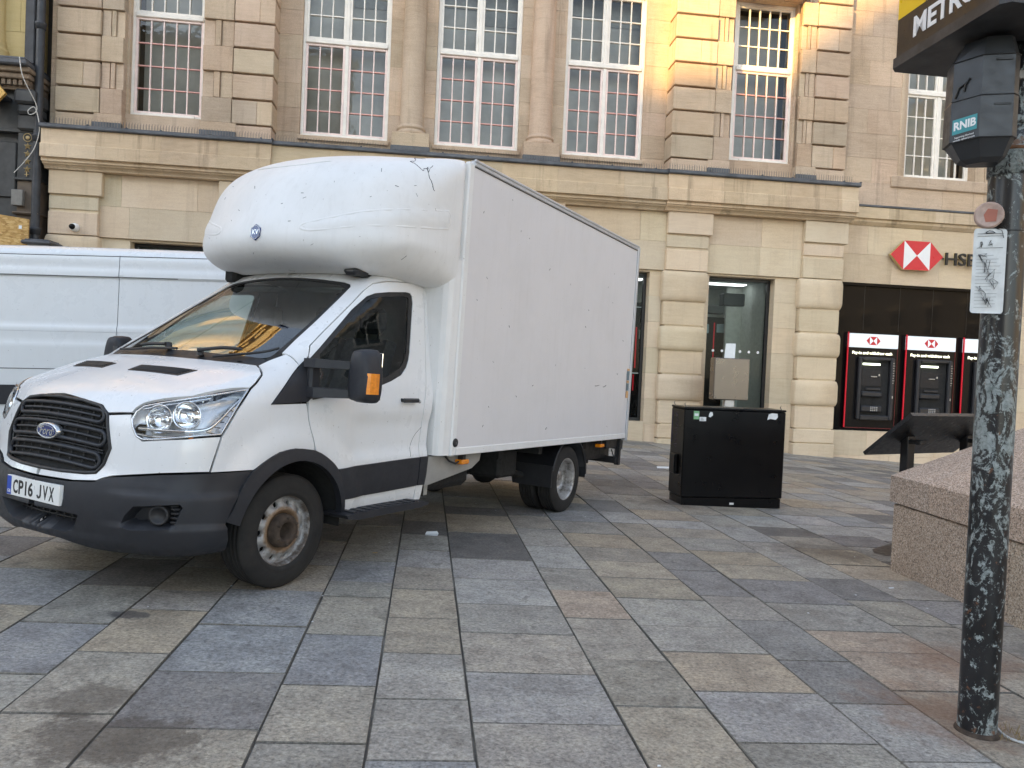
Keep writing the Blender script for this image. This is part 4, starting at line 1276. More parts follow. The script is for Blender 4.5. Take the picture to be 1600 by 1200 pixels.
mb = MB(); thin = MB()
for z0, z1, yw in ((1.012, 1.078, .405), (.888, .968, .452), (.762, .842, .440)):
    mb.tube(loop(z0, z1, yw), [.011] * 1 + [.011] * (len(loop(z0, z1, yw)) - 1), 8, cap=False)
    zc = (z0 + z1) / 2
    for q in ((zc,), ):
        X = fr_poly([(y, zbow(q[0], y)) for y in np.linspace(-yw + .03, yw - .03, 20)], -.008)
        mb.tube([tuple(p) for p in X], .0075, 6)
for z in (.99, .865, .85):
    X = fr_poly([(y, zbow(z, y)) for y in np.linspace(-.44, .44, 20)], -.018); thin.tube([tuple(p) for p in X], .005, 6)
for y in np.linspace(-.4, .4, 9):
    X = fr_poly([(y, zbow(z, y)) for z in np.linspace(.75, 1.07, 9)], -.02); thin.tube([tuple(p) for p in X], .004, 5)
T('grille_bar', mb, M['plastic'], grille); T('grille_mesh', thin, M['plastic2'], grille)
mb = MB()
bx = .944; bz = .915
def oval(a, b_, x, n=40): return [(x, a * math.cos(2 * math.pi * i / n), bz + b_ * math.sin(2 * math.pi * i / n)) for i in range(n)]
r0, r1, r2, r3 = oval(.102, .047, bx - .03), oval(.102, .047, bx + .004), oval(.096, .042, bx + .010), oval(.092, .038, bx + .008)
vs = r0 + r1 + r2 + r3; n = 40; fs = []
for q in range(3):
    for i in range(n): fs.append((q * n + i, q * n + (i + 1) % n, (q + 1) * n + (i + 1) % n, (q + 1) * n + i))
mb.add(vs, fs, smooth=True); bd = T('badge', mb, M['silver'], grille)
mb = MB(); e0 = oval(.093, .039, bx + .0075); e1 = oval(.06, .022, bx + .0115)
mb.add(e0 + e1 + [(bx + .012, 0, bz)], [(i, (i + 1) % n, n + (i + 1) % n, n + i) for i in range(n)] + [(n + i, n + (i + 1) % n, 2 * n) for i in range(n)], smooth=True)
T('badge_face', mb, M['badge_blue'], bd)
mb = MB(); put_text(mb, 'Ford', .066, (bx + .0125, 0, bz - .001), (0, 1, 0), (0, 0, 1), .001, shear=.35, bold=.001); T('lettering', mb, M['silver'], bd)
mb = MB(); e = [(bx + .0125, .083 * math.cos(2 * math.pi * i / 40), bz + .0325 * math.sin(2 * math.pi * i / 40)) for i in range(41)]; mb.tube(e, .0012, 5, cap=False); T('badge_ring', mb, M['silver'], bd)

# headlights: clear lens over a chrome bowl, reflector cups and indicator
def lamp_xyz(p, off, sd):
    B = basis(50, 4); uv = np.array([[np.dot(p, B[1]), np.dot(p, B[2])]]); X = project(cab_F, B, uv); X = X + grad(cab_F, X) * off
    return np.array([X[0][0], X[0][1] * sd, X[0][2]])
M['lampbox'] = plain('lamp housing', (.74, .75, .77), .22, .35, .06)
HEADS = HEAD
def inset_head(a, b_):
    c = np.array([.66, .82, 1.03]); return [tuple(c + (np.array(p) - c) * a + np.array((0, 0, b_))) for p in HEAD]
for sd in (1, -1):
    hl = T('headlight', patch(cab_F, HEAD, 50, 4, gap=.003, s=.03, off=-.075, flange=0, side=sd), M['lampbox'])
    # bowl wall
    B = basis(50, 4); P = np.array([[np.dot(p, B[1]), np.dot(p, B[2])] for p in HEAD]); P = dens(shrink(P, .004), .03)
    X = project(cab_F, B, P); N = grad(cab_F, X); a = X - N * .004; b2 = X - N * .076
    mb = MB(); n = len(X); vs = [(p[0], p[1] * sd, p[2]) for p in np.concatenate([a, b2])]
    mb.add(vs, [(i, (i + 1) % n, n + (i + 1) % n, n + i) for i in range(n)], smooth=True)
    T('lamp_bowl', mb, M['chrome'], hl)
    mb = MB(); rim = [(p[0], p[1] * sd, p[2]) for p in X - N * .002]; mb.tube(rim + [rim[0]], .006, 6, cap=False); T('lamp_rim', mb, M['silver'], hl)
    # reflector cups
    for c0, rr, az, nm in (((.775, .73, 1.045), .078, 18, 'reflector'), ((.675, .835, 1.075), .074, 30, 'reflector')):
        cpos = lamp_xyz(np.array(c0), -.022, sd)
        fm = Matrix.Translation(Vector(cpos)) @ Matrix.Rotation(R(sd * az), 4, 'Z') @ Matrix.Rotation(R(-6), 4, 'Y')
        mb = MB(); mb.lathe([(rr * 1.05, .004), (rr, .006), (rr * .9, -.012), (rr * .7, -.032), (rr * .4, -.05), (.016, -.056), (.015, -.02), (.0, -.018)], 'x', 30)
        mb.build(nm, M['chrome'], hl, fm)
    # styling bar, side grid and indicator bulb
    mb = MB()
    for pts, r in (([(.815, .63, .985), (.79, .72, .985), (.75, .80, .985), (.69, .87, .985), (.61, .935, 1.0), (.55, .96, 1.05), (.48, .965, 1.12), (.42, .962, 1.17)], .011),
                   ([(.80, .63, 1.09), (.745, .715, 1.118), (.66, .80, 1.145), (.56, .885, 1.175)], .006), ([(.83, .63, .955), (.80, .73, .945), (.72, .87, .955), (.62, .955, .972)], .008)):
        q = catmull([lamp_xyz(np.array(p), -.012, sd) for p in pts], 5, False); mb.tube([tuple(p) for p in q], r, 8)
    T('styling_bar', mb, M['chrome'], hl)
    mb = MB()
    for t in np.linspace(0, 1, 6):
        p0 = np.array((.61, .94, .985)) * (1 - t) + np.array((.47, .965, 1.13)) * t; p1 = np.array((.565, .98, .975)) * (1 - t) + np.array((.43, .965, 1.145)) * t
        mb.tube([tuple(lamp_xyz(p0, -.03, sd)), tuple(lamp_xyz(p1, -.03, sd))], .003, 5)
    T('side_grid', mb, M['plastic2'], hl)
    cpos = lamp_xyz(np.array((.69, .90, .958)), -.02, sd)
    mb = MB(); mb.lathe([(0, .016), (.008, .013), (.0125, .004), (.0125, -.01)], 'x', 16, tuple(cpos)); T('indicator_bulb', mb, M['amber'], hl)
    T('lens', patch(cab_F, HEAD, 50, 4, gap=.004, s=.03, off=.001, flange=0, side=sd), M['lens'], hl)

# windscreen, black band and wipers
WSC = [(-0.770, 0, 2.035), (-0.772, 0.314, 2.022), (-0.785, 0.55, 1.998), (-0.770, 0.622, 1.971), (-0.456, 0.689, 1.752), (-0.2, 0.723, 1.574), (-0.013, 0.750, 1.446), (0.10, 0.74, 1.378), (.26, .4, 1.36), (.29, 0, 1.355)]
WSB = WSEDGE + [(.14, .76, 1.35), (.30, .4, 1.345), (.34, 0, 1.34)]
o = T('windscreen', patch(cab_F, WSC, 0, 52, s=.05, off=-.008, flange=0, gap=-.012, sym=True), M['screen']); weld(o); ws = o
o = T('windscreen_border', patch(cab_F, WSB, 0, 52, s=.03, off=-.005, flange=.012, gap=.001, holes=[], sym=True) if False else patch(cab_F, WSEDGE[1:] + WSC[1:8][::-1], 0, 52, s=.03, off=-.005, flange=.01, gap=-.002, side=1), M['rubber'], ws, 40)
o = T('windscreen_border', patch(cab_F, WSEDGE[1:] + WSC[1:8][::-1], 0, 52, s=.03, off=-.005, flange=.01, gap=-.002, side=-1), M['rubber'], ws, 40)
o = T('windscreen_border', patch(cab_F, WSEDGE[:2] + WSC[:2][::-1], 0, 52, s=.03, off=-.005, flange=.01, gap=-.002, sym=True), M['rubber'], ws, 40)
COWL = [(.252, 0, 1.386), (.242, .25, 1.385), (.20, .5, 1.38), (0.127, 0.752, 1.366), (0.108, 0.776, 1.368), (.05, .735, 1.41), (.135, .4, 1.435), (.165, 0, 1.445)]
o = T('cowl', patch(cab_F, COWL, 0, 55, s=.03, off=-.004, flange=.02, gap=-.003, sym=True), M['plastic2'], None, 40)
def wiper(pts, blade):
    mb = MB()
    def up(p, o): 
        X = np.array([p]); return tuple(X[0] + grad(cab_F, X)[0] * o)
    a = [up(p, .03) for p in pts]
    mb.tube([tuple(q) for q in catmull(a, 4, False)], [.014] + [.011] * (len(catmull(a, 4, False)) - 2) + [.006], 8)
    bl = [up(p, .018) for p in blade]; q = catmull(bl, 5, False); mb.tube([tuple(x) for x in q], .009, 6)
    mb.lathe([(0, .05), (.02, .045), (.024, .0)], 'z', 14, up(pts[0], -.01))
    return T('wiper', mb, M['plastic2'], ws)
wiper([(.19, .30, 1.413), (.12, .45, 1.438), (.075, .57, 1.435)], [(.17, .42, 1.40), (.097, .58, 1.415), (.02, .70, 1.44), (-.052, .756, 1.471)])
wiper([(.165, -.05, 1.44), (.17, -.2, 1.435), (.175, -.3, 1.425)], [(.20, .10, 1.425), (.195, -.15, 1.42), (.20, -.38, 1.40), (.16, -.55, 1.395)])

# door mirrors on two arms
for sd in (1, -1):
    mb = MB()
    hm = Matrix.Translation((-.285, sd * 1.262, 1.345)) @ Matrix.Rotation(R(-sd * 12), 4, 'Z')
    prof = []
    W0, H0, D0 = .105, .172, .07
    rings = []
    for k, (d, sc) in enumerate(((-.07, .93), (-.062, .99), (-.03, 1.0), (.01, .985), (.04, .93), (.06, .82), (.07, .62), (.073, .3))):
        ring = []
        for i in range(32):
            a = 2 * math.pi * i / 32; ca, sa = math.cos(a), math.sin(a)
            e = .45
            yy = W0 * sc * math.copysign(abs(ca) ** e, ca); zz = H0 * (sc * .5 + .5 if k > 4 else sc) * math.copysign(abs(sa) ** e, sa)
            yy *= 1 - .10 * (zz / H0) * sd * 0
            if zz > 0: yy -= .03 * (zz / H0) * (yy / W0)
            ring.append((d, yy, zz))
        rings.append(ring)
    vs = [p for r in rings for p in r] + [(-.066, 0, 0), (.074, 0, 0)]
    fs = []
    for q in range(len(rings) - 1):
        for i in range(32): fs.append((q * 32 + i, q * 32 + (i + 1) % 32, (q + 1) * 32 + (i + 1) % 32, (q + 1) * 32 + i))
    L = len(rings) * 32
    for i in range(32): fs.append((i, L, (i + 1) % 32)); fs.append((L - 32 + i, L - 32 + (i + 1) % 32, L + 1))
    mb.add([(v[0], v[1], v[2]) for v in vs], fs, smooth=True)
    mo = mb.build('mirror', M['plastic'], truck, hm); hard(mo, 55)
    mb = MB(); mb.box(-.072, -.068, -.088, .088, -.15, .15, .002); mb.build('mirror_glass', M['chrome'], mo)
    mb = MB()
    # amber repeater wraps the outer edge
    pr = [(-.040, sd * .092), (-.036, sd * .111), (-.005, sd * .116), (.030, sd * .107), (.048, sd * .092)]
    pr2 = [(p[0], p[1]) for p in pr]
    mb.prism(pr2, 'z', -.112, .018, smooth=False); mb.build('indicator', M['amber'], mo)
    mb = MB()
    for z, hh in ((1.405, .028), (1.222, .032)):
        mb.prism([(-.13, z - hh), (-.13, z + hh), (-.04, z + hh), (-.02, z + hh * .6), (-.02, z - hh * .6), (-.04, z - hh)] if False else [(sd * .955, -.17), (sd * .955, -.06), (sd * 1.05, -.075), (sd * 1.19, -.24), (sd * 1.19, -.32)], 'z', z - hh, z + hh) if False else None
        b0 = [(-.185, sd * .95, z - hh), (-.07, sd * .95, z - hh), (-.07, sd * .95, z + hh), (-.185, sd * .95, z + hh)]
        b1 = [(-.185, sd * 1.03, z - hh), (-.085, sd * 1.03, z - hh), (-.085, sd * 1.03, z + hh), (-.185, sd * 1.03, z + hh)]
        b2_ = [(-.335, sd * 1.20, z - hh * .8), (-.245, sd * 1.20, z - hh * .8), (-.245, sd * 1.20, z + hh * .8), (-.335, sd * 1.20, z + hh * .8)]
        vs = b0 + b1 + b2_; fs = [(0, 1, 2, 3), (11, 10, 9, 8)]
        for q in (0, 4):
            for i in range(4): fs.append((q + i, q + 4 + i, q + 4 + (i + 1) % 4, q + (i + 1) % 4))
        mb.add(vs, fs)
    mb.box(-.175, -.09, sd * .95, sd * 1.0, 1.18, 1.435, .015)
    ao = mb.build('mirror_arm', M['plastic'], mo, hm.inverted())

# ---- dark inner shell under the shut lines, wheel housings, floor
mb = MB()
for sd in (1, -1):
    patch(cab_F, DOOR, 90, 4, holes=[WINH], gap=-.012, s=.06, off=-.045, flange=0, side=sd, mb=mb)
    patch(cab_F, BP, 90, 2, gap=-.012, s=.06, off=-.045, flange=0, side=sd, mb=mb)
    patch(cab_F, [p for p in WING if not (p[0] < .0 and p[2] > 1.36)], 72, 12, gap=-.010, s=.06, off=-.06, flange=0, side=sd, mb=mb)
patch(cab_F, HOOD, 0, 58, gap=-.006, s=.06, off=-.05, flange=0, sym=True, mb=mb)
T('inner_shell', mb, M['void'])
mb = MB()
for sd in (1, -1):
    pts = arc(.455, -5, 185, 24)
    vs = [(p[0], sd * .985, p[2]) for p in pts] + [(p[0], sd * .55, p[2]) for p in pts]
    n = len(pts); mb.add(vs, [(i, i + 1, n + i + 1, n + i) for i in range(n - 1)], smooth=True)
    mb.add([(p[0], sd * .56, p[2]) for p in pts], [tuple(range(n))])
mb.box(-1.45, -.46, -.95, .95, .42, .60); mb.box(.3, .78, -.62, .62, .36, 1.0); mb.box(-.46, .46, -.5, .5, .40, .85)
T('wheel_housing', mb, M['void'])
mb = MB()
mb.box(-1.43, -.47, -.95, .95, .60, .64); mb.box(-1.53, -1.47, -.93, .93, .42, 1.4); mb.box(-1.53, -1.47, -.76, .76, 1.4, 2.1); mb.box(-1.47, -1.44, -.86, .86, .64, 1.5); mb.box(-1.47, -1.44, -.77, .77, 1.5, 2.06)
T('cab_floor', mb, plain('pale grey bulkhead', (.34, .34, .32), .7))
# dashboard, wheel and seats
mb = MB()
dp = [(.16, 1.30), (.10, 1.345), (-.02, 1.365), (-.16, 1.36), (-.26, 1.335), (-.30, 1.28), (-.29, 1.16), (-.22, 1.05), (-.10, .95), (.10, .90), (.16, .9)]
mb.prism([(x, z) for x, z in dp], 'y', -.88, .88, smooth=False)
mb.box(-.27, -.12, -.62, -.18, 1.34, 1.40, .03)
T('dashboard', mb, M['trim'])
def seat(y0, y1):
    mb = MB()
    mb.box(-.92, -.42, y0, y1, .86, 1.02, .05); mb.box(-.85, -.5, y0 + .05, y1 - .05, .62, .88)
    vs = [(-.86, y0, .98), (-.86, y1, .98), (-1.10, y1 - .03, 1.62), (-1.10, y0 + .03, 1.62), (-1.0, y0, .96), (-1.0, y1, .96), (-1.22, y1 - .03, 1.60), (-1.22, y0 + .03, 1.60)]
    mb.add(vs, [(0, 1, 2, 3), (4, 7, 6, 5), (0, 4, 5, 1), (3, 2, 6, 7), (0, 3, 7, 4), (1, 5, 6, 2)])
    s = T('seat', mb, M['seat'])
    yc = (y0 + y1) / 2
    mb = MB(); mb.box(-1.21, -1.12, yc - .13, yc + .13, 1.66, 1.86, .04); mb.tube([(-1.16, yc - .06, 1.58), (-1.165, yc - .06, 1.68)], .008); mb.tube([(-1.16, yc + .06, 1.58), (-1.165, yc + .06, 1.68)], .008)
    T('headrest', mb, M['seat'], s)
seat(.34, .80); seat(-.12, .33); seat(-.78, -.30)
mb = MB()
ctr = Vector((-.40, -.45, 1.30)); ax = Vector((-.55, 0, .83)).normalized(); a = Vector((0, 1, 0)); b2 = ax.cross(a)
ring = [tuple(ctr + (a * math.cos(t) + b2 * math.sin(t)) * .19) for t in np.linspace(0, 2 * math.pi, 37)]
mb.tube(ring, .016, 8, cap=False)
for t in (0, math.pi, -math.pi / 2): mb.tube([tuple(ctr), tuple(ctr + (a * math.cos(t) + b2 * math.sin(t)) * .18)], .018, 6)
mb.tube([tuple(ctr), (-.2, -.45, 1.12)], .04, 10)
T('steering_wheel', mb, M['plastic2'])
# sheets of paper left on the dashboard, sun visors, mirror
mb = MB(); mb.add([(.08, .22, 1.352), (-.10, .26, 1.37), (-.09, .50, 1.372), (.10, .47, 1.353)], [(0, 1, 2, 3)]); mb.add([(.02, .50, 1.366), (-.12, .52, 1.372), (-.11, .68, 1.372), (.03, .69, 1.364)], [(0, 1, 2, 3)])
T('paper_sheet', mb, M['paper'])
mb = MB(); mb.box(-.93, -.80, .1, .6, 1.95, 1.975, .01); mb.box(-.93, -.80, -.6, -.1, 1.95, 1.975, .01); T('sun_visor', mb, M['room_grey'])
mb = MB(); mb.box(-1.42, -.95, .785, .81, 1.0, 1.02); mb.tube([(-1.36, .83, 1.0), (-1.38, .80, 1.5), (-1.40, .78, 1.93)], .018, 6); T('seat_belt', mb, M['trim'])

# ---- wheels
def tyre_prof(w, r, rim):
    h = w / 2
    return [(rim, -h * .78), (rim + .012, -h * .92), (rim + .045, -h * 1.02), (r - .055, -h * 1.0), (r - .02, -h * .90), (r - .006, -h * .80),
            (r, -h * .70), (r, -h * .52), (r - .009, -h * .50), (r - .009, -h * .42), (r, -h * .40), (r + .001, -h * .14), (r - .009, -h * .12), (r - .009, -h * .02), (r + .001, 0),
            (r + .001, h * .14), (r - .009, h * .16), (r - .009, h * .24), (r, h * .26), (r, h * .44), (r - .009, h * .46), (r - .009, h * .54), (r, h * .56), (r, h * .70),
            (r - .006, h * .80), (r - .02, h * .90), (r - .055, h * 1.0), (rim + .045, h * 1.02), (rim + .030, h * .99), (rim + .028, h * 1.0), (rim + .012, h * .92), (rim, h * .78)]
def wheel(x, y, sd, front, inner=False):
    fm = Matrix.Translation((x, y, .352)) @ (Matrix.Identity(4) if sd > 0 else Matrix.Rotation(math.pi, 4, 'Z'))
    w = bpy.data.objects.new('wheel', None); w.matrix_local = fm; w.empty_display_size = .1; link(w, truck)
    mb = MB(); mb.lathe(tyre_prof(.215 if front else .195, .352, .215), 'y', 64, flip=True); mb.build('tyre', M['tyre'], w)
    mb = MB(); hw = .09
    if front:   # dished disc standing out to the lip, ring of holes, big hub
        lip = [(.205, -.08), (.222, -.075), (.226, .070), (.228, .085), (.218, .088), (.212, .080), (.206, .060), (.203, .050), (.196, .046)]
        mb.lathe(lip, 'y', 56, flip=True)
        # disc with holes: ring of quads around ten openings
        nh = 10; K = 6; ro, ri = .196, .140; hr = .0205; rc = .170
        def dz(r): return .046 + .022 * sstep(.190, .145, r)
        for kk in range(nh):
            a0 = 2 * math.pi * kk / nh; ac = a0 + math.pi / nh; a1 = a0 + 2 * math.pi / nh
            outer = []
            m_ = 4
            for q in range(m_): outer.append((ro, a0 + (a1 - a0) * q / m_))
            for q in range(m_): outer.append((ro + (ri - ro) * q / m_, a1))
            for q in range(m_): outer.append((ri, a1 + (a0 - a1) * q / m_))
            for q in range(m_): outer.append((ri + (ro - ri) * q / m_, a0))
            OUT = [(r * math.sin(t), r * math.cos(t)) for r, t in outer]
            cxh, czh = rc * math.sin(ac), rc * math.cos(ac)
            INN = []
            for px_, pz_ in OUT:
                d = math.hypot(px_ - cxh, pz_ - czh); INN.append((cxh + (px_ - cxh) / d * hr, czh + (pz_ - czh) / d * hr))
            n = len(OUT)
            vs = [(p[0], float(dz(math.hypot(*p))), p[1]) for p in OUT] + [(p[0], float(dz(math.hypot(*p))), p[1]) for p in INN] + [(p[0], float(dz(math.hypot(*p))) - .03, p[1]) for p in INN]
            mb.add(vs, [(i, (i + 1) % n, n + (i + 1) % n, n + i) for i in range(n)] + [(n + i, n + (i + 1) % n, 2 * n + (i + 1) % n, 2 * n + i) for i in range(n)], smooth=True)
        mb.lathe([(.140, .068), (.134, .072), (.128, .071), (.118, .060), (.108, .056)], 'y', 48, flip=True)
        r_ = mb.build('rim', M['wheel'], w)
        mb = MB()
        mb.lathe([(.106, .040), (.102, .096), (.094, .106), (.066, .112), (.056, .106), (.050, .050), (.04, .015), (.0, .010)], 'y', 40, flip=True)
        mb.build('hub', M['rust'], r_)
        mb = MB()
        for k in range(6):
            a = 2 * math.pi * k / 6; mb.lathe([(0, .125), (.009, .123), (.010, .10), (.010, .09)], 'y', 8, (.082 * math.sin(a), 0, .082 * math.cos(a)), flip=True)
        mb.build('wheel_nut', M['rust'], r_)
        mb = MB(); mb.lathe([(.2, -.01), (.0, -.012)], 'y', 24, flip=True); mb.build('brake_drum', M['void'], r_)
    else:       # deep dish
        mb.lathe([(.205, -.08), (.224, -.07), (.227, .078), (.224, .088), (.214, .086), (.207, .070), (.200, .030), (.192, -.02), (.180, -.055), (.150, -.072), (.10, -.070), (.085, -.05), (.08, .01), (.06, .02), (.0, .02)], 'y', 56, flip=True)
        mb.build('rim', M['wheel2'], w)
    return w
m, nt, b = new_mat('grubby bright steel wheel')
v = coords(nt); n = noise(nt, 9, 6, .7, v)
nt.links.new(ramp(nt, n.outputs[0], [(.35, (.10, .085, .07, 1)), (.5, (.42, .40, .38, 1)), (.7, (.62, .61, .60, 1))]), b.inputs['Base Color'])
b.inputs['Metallic'].default_value = .6; b.inputs['Roughness'].default_value = .42
M['wheel2'] = m
wheel(0, .862, 1, True); wheel(0, -.862, -1, True)
for y, sd in ((.93, 1), (.71, 1), (-.93, -1), (-.71, -1)): wheel(-3.954, y, sd, False)

# ---- chassis, step, skirts, mudguards
mb = MB()
for sd in (1, -1):
    mb.box(-5.3, .5, sd * .40, sd * .50, .50, .66, .01)
for x in (-1.8, -2.6, -3.4, -4.5, -5.2): mb.box(x, x - .08, -.95, .95, .64, .735)
mb.box(-5.5, -1.58, -1.04, 1.04, .735, .76)
mb.tube([(-3.954, -.6, .352), (-3.954, .6, .352)], .055, 12); mb.lathe([(.0, .16), (.10, .14), (.16, .06), (.17, 0), (.16, -.06), (.10, -.14), (0, -.16)], 'y', 20, (-3.954, 0, .352))
mb.tube([(-1.2, .1, .50), (-3.8, .0, .40)], .045, 10)
mb.box(-2.2, -1.5, .42, .90, .43, .66, .05); mb.box(-3.0, -2.4, -.9, -.45, .34, .64, .06); mb.box(-3.2, -2.85, .45, .82, .42, .70, .03)
mb.tube([(-2.9, .62, .60), (-3.3, .7, .44), (-3.5, .72, .40)], .03, 8); mb.tube([(-1.3, -.3, .42), (-2.6, -.32, .40), (-3.2, -.34, .44), (-5.2, -.6, .42)], .035, 8); mb.box(-2.6, -2.0, -.45, -.2, .33, .47, .06)
mb.box(-3.954 - .5, -3.954 + .5, .46, .56, .36, .42)
mb.box(-1.35, .62, -.62, .62, .26, .44, .05); mb.box(-2.1, -1.2, -.28, .28, .30, .52, .06); mb.box(-.12, .12, -.78, .78, .24, .34, .03)
mb.box(-3.7, -2.2, -.40, .40, .40, .60, .02); mb.box(-5.2, -4.3, -.55, .55, .42, .64, .03)
T('chassis', mb, M['void'])
mb = MB()
mb.prism([(-1.40, .735), (-2.22, .735), (-2.20, .66), (-2.08, .60), (-1.40, .505)], 'y', .99, .975)
mb.prism([(-1.40, .735), (-2.22, .735), (-2.20, .66), (-2.08, .60), (-1.40, .505)], 'y', -.99, -.975)
T('side_skirt', mb, plain('dirty grey skirt', (.30, .29, .27), .6, 0, .2, 3))
for sd in (1, -1):
    mb = MB()
    prof = [(-.40, .395), (-.38, .420), (-.5, .428), (-.9, .430), (-1.22, .426), (-1.30, .412), (-1.29, .395), (-1.2, .383), (-.5, .380)]
    mb.prism(prof, 'y', sd * .90, sd * 1.115, smooth=False)
    for k in range(9): mb.box(-.46 - k * .085, -.50 - k * .085, sd * .99, sd * 1.10, .426, .434)
    for x in (-.55, -1.2): mb.box(x, x - .05, sd * .5, sd * .95, .39, .44)
    T('side_step', mb, M['plastic'])
    mb = MB()
    # quarter guards before and behind the twin wheels
    pts = arc(.425, 15, 178, 22, -3.954, .365)
    vs = []
    for p in pts: vs += [(p[0], sd * .60, p[2]), (p[0], sd * 1.05, p[2]), (p[0] + (p[0] + 3.954) * .03, sd * 1.06, p[2] + .012)]
    n = len(pts); mb.add(vs, [(i * 3 + j, i * 3 + j + 1, (i + 1) * 3 + j + 1, (i + 1) * 3 + j) for i in range(n - 1) for j in range(2)], smooth=True)
    lip = [(p[0], sd * 1.052, p[2]) for p in pts]; mb.tube(lip, .012, 6)
    mb.box(-3.954 + .41, -3.954 + .425, sd * .60, sd * 1.05, .30, .52); mb.box(-3.954 - .43, -3.954 - .415, sd * .60, sd * 1.05, .34, .50)
    mb.prism([(-3.53, .30), (-3.53, .72), (-2.95, .735), (-3.42, .60)], 'y', sd * .60, sd * .63)
    T('mudguard', mb, M['plastic2'])
mb = MB()
mb.box(-5.54, -5.44, -1.03, 1.03, .60, .735); mb.box(-5.50, -5.42, -1.0, 1.0, .42, .50, .01); mb.box(-5.52, -5.46, -1.02, -.96, .40, .62); mb.box(-5.52, -5.46, .96, 1.02, .40, .62)
mb.box(-5.53, -4.45, .80, .86, .48, .70, .01); mb.box(-5.53, -4.45, -.86, -.80, .48, .70, .01); mb.box(-5.42, -5.10, .93, 1.0, .62, .735, .01); mb.box(-5.45, -4.42, .58, .62, .38, .70)
mb.tube([(-5.30, .98, .60), (-5.32, 1.0, .53), (-5.36, 1.0, .50), (-5.40, 1.0, .55), (-5.40, .99, .62)], .008, 6)
T('rear_underrun', mb, M['plastic2'])

# ---- the box
BX0, BX1, BY, BZ0, BZ1 = -1.60, -5.53, 1.08, .74, 3.12
mb = MB()
mb.box(BX1 + .05, BX0 - .075, -BY + .006, BY - .006, BZ0 + .04, BZ1 - .035, .004)
bx_o = T('box_body', mb, M['boxskin'])
mb = MB()
for sd in (1, -1):
    mb.box(BX1 + .05, BX0 - .08, sd * (BY - .03), sd * BY, BZ0, BZ0 + .062, .005)       # bottom rail
T('bottom_rail', mb, M['grp'], bx_o)
mb = MB()
for sd in (1, -1):
    mb.box(BX1 + .03, BX0 - .08, sd * (BY - .05), sd * (BY + .002), BZ1 - .052, BZ1 - .002, .008)
    mb.box(BX1 + .03, BX0 - .075, sd * (BY - .01), sd * (BY + .010), BZ1 - .018, BZ1 + .004, .004)
T('roof_rail', mb, M['grey_rail'], bx_o)
mb = MB()
for sd in (1, -1): mb.box(BX1 + .06, BX0 - .084, sd * (BY - .02), sd * (BY + .0008), BZ1 - .058, BZ1 - .0525)
T('rail_seal', mb, M['rubber'], bx_o)
mb = MB()
for sd in (1, -1):
    mb.box(BX1 - .015, BX1 + .045, sd * (BY - .06), sd * (BY + .008), BZ0 - .03, BZ1 - .004, .008)
mb.box(BX1 - .015, BX1 + .045, -BY + .06, BY - .06, BZ1 - .07, BZ1 - .004, .006); mb.box(BX1 - .015, BX1 + .045, -BY + .06, BY - .06, BZ0 - .03, BZ0 + .08, .006)
mb.box(BX1, BX1 + .03, -BY + .06, BY - .06, BZ0 + .08, BZ1 - .07)
T('rear_frame', mb, M['grey_rail'], bx_o)
mb = MB()
for sd in (1, -1):
    mb.box(BX0 - .08, BX0 - .002, sd * (BY - .05), sd * (BY + .003), BZ0 - .005, BZ1 - .03, .012)
T('corner_post', mb, M['grp'], bx_o)
# front wall of the box with rounded shoulders beside the cab
mb = MB()
pr = [(-1.60, -.9), (-1.46, -.9), (-1.46, .94), (-1.465, 1.00), (-1.485, 1.04), (-1.52, 1.062), (-1.598, 1.07), (-1.60, 1.07)]
pr = [(-1.598, -1.07), (-1.52, -1.062), (-1.485, -1.04), (-1.465, -1.0), (-1.46, -.94), (-1.46, .94), (-1.465, 1.00), (-1.485, 1.04), (-1.52, 1.062), (-1.598, 1.07)]
mb.prism(pr, 'z', BZ0 + .005, 2.30, smooth=False)
T('front_wall', mb, M['grp'], bx_o, 40)
for x, z in ((-1.655, .845),):
    mb = MB(); mb.lathe([(0, BY + .013), (.022, BY + .012), (.026, BY + .010), (.034, BY + .010), (.036, BY), (.036, BY - .01)], 'y', 24, (x, 0, z), flip=True); ro = T('round_plug', mb, M['plastic2'], bx_o)
    mb = MB(); put_text(mb, 'a', .04, (x, BY + .0135, z), (-1, 0, 0), (0, 0, 1), .0004); T('emblem', mb, M['silver'], ro)
for z0, z1, c in ((1.575, 1.60, 'amber'), (1.46, 1.57, 'tapegrey'), (1.425, 1.455, 'amber'), (1.33, 1.42, 'tapegrey'), (1.24, 1.325, 'tape')):
    if 'tape' not in M:
        M['tape'] = plain('faded orange tape', (.62, .36, .17), .5); M['tapegrey'] = plain('blue grey tape', (.13, .19, .23), .4)
    mb = MB(); mb.box(-5.475, -5.395, BY - .001, BY + .0015, z0, z1); T('marker_tape', mb, M['tape'] if c != 'tapegrey' else M['tapegrey'], bx_o)
for x in (-1.86, -4.80):
    mb = MB(); mb.box(x - .055, x + .055, BY - .09, BY - .012, .655, .695, .008); lo = T('side_lamp', mb, M['amber'], bx_o)
    mb = MB(); mb.box(x - .02, x + .02, BY - .08, BY - .03, .69, .745); T('lamp_bracket', mb, M['plastic2'], lo)
mb = MB(); mb.tube([(-1.64, 1.0, .735), (-1.68, 1.02, .69), (-1.76, 1.03, .665), (-1.82, 1.03, .68)], .009, 6); T('lamp_cable', mb, M['plastic2'])
mb = MB()
rs = random.Random(5)
for x0, z0, L in ((-4.42, 1.366, .16), (-4.66, 1.36, .10), (-4.72, 1.372, .05)):
    mb.tube([(x0 - L * t, BY - .0055, z0 + .01 * t - .003 * math.sin(5 * t)) for t in np.linspace(0, 1, 6)], [.0005, .004, .003, .0035, .002, .0005], 5)
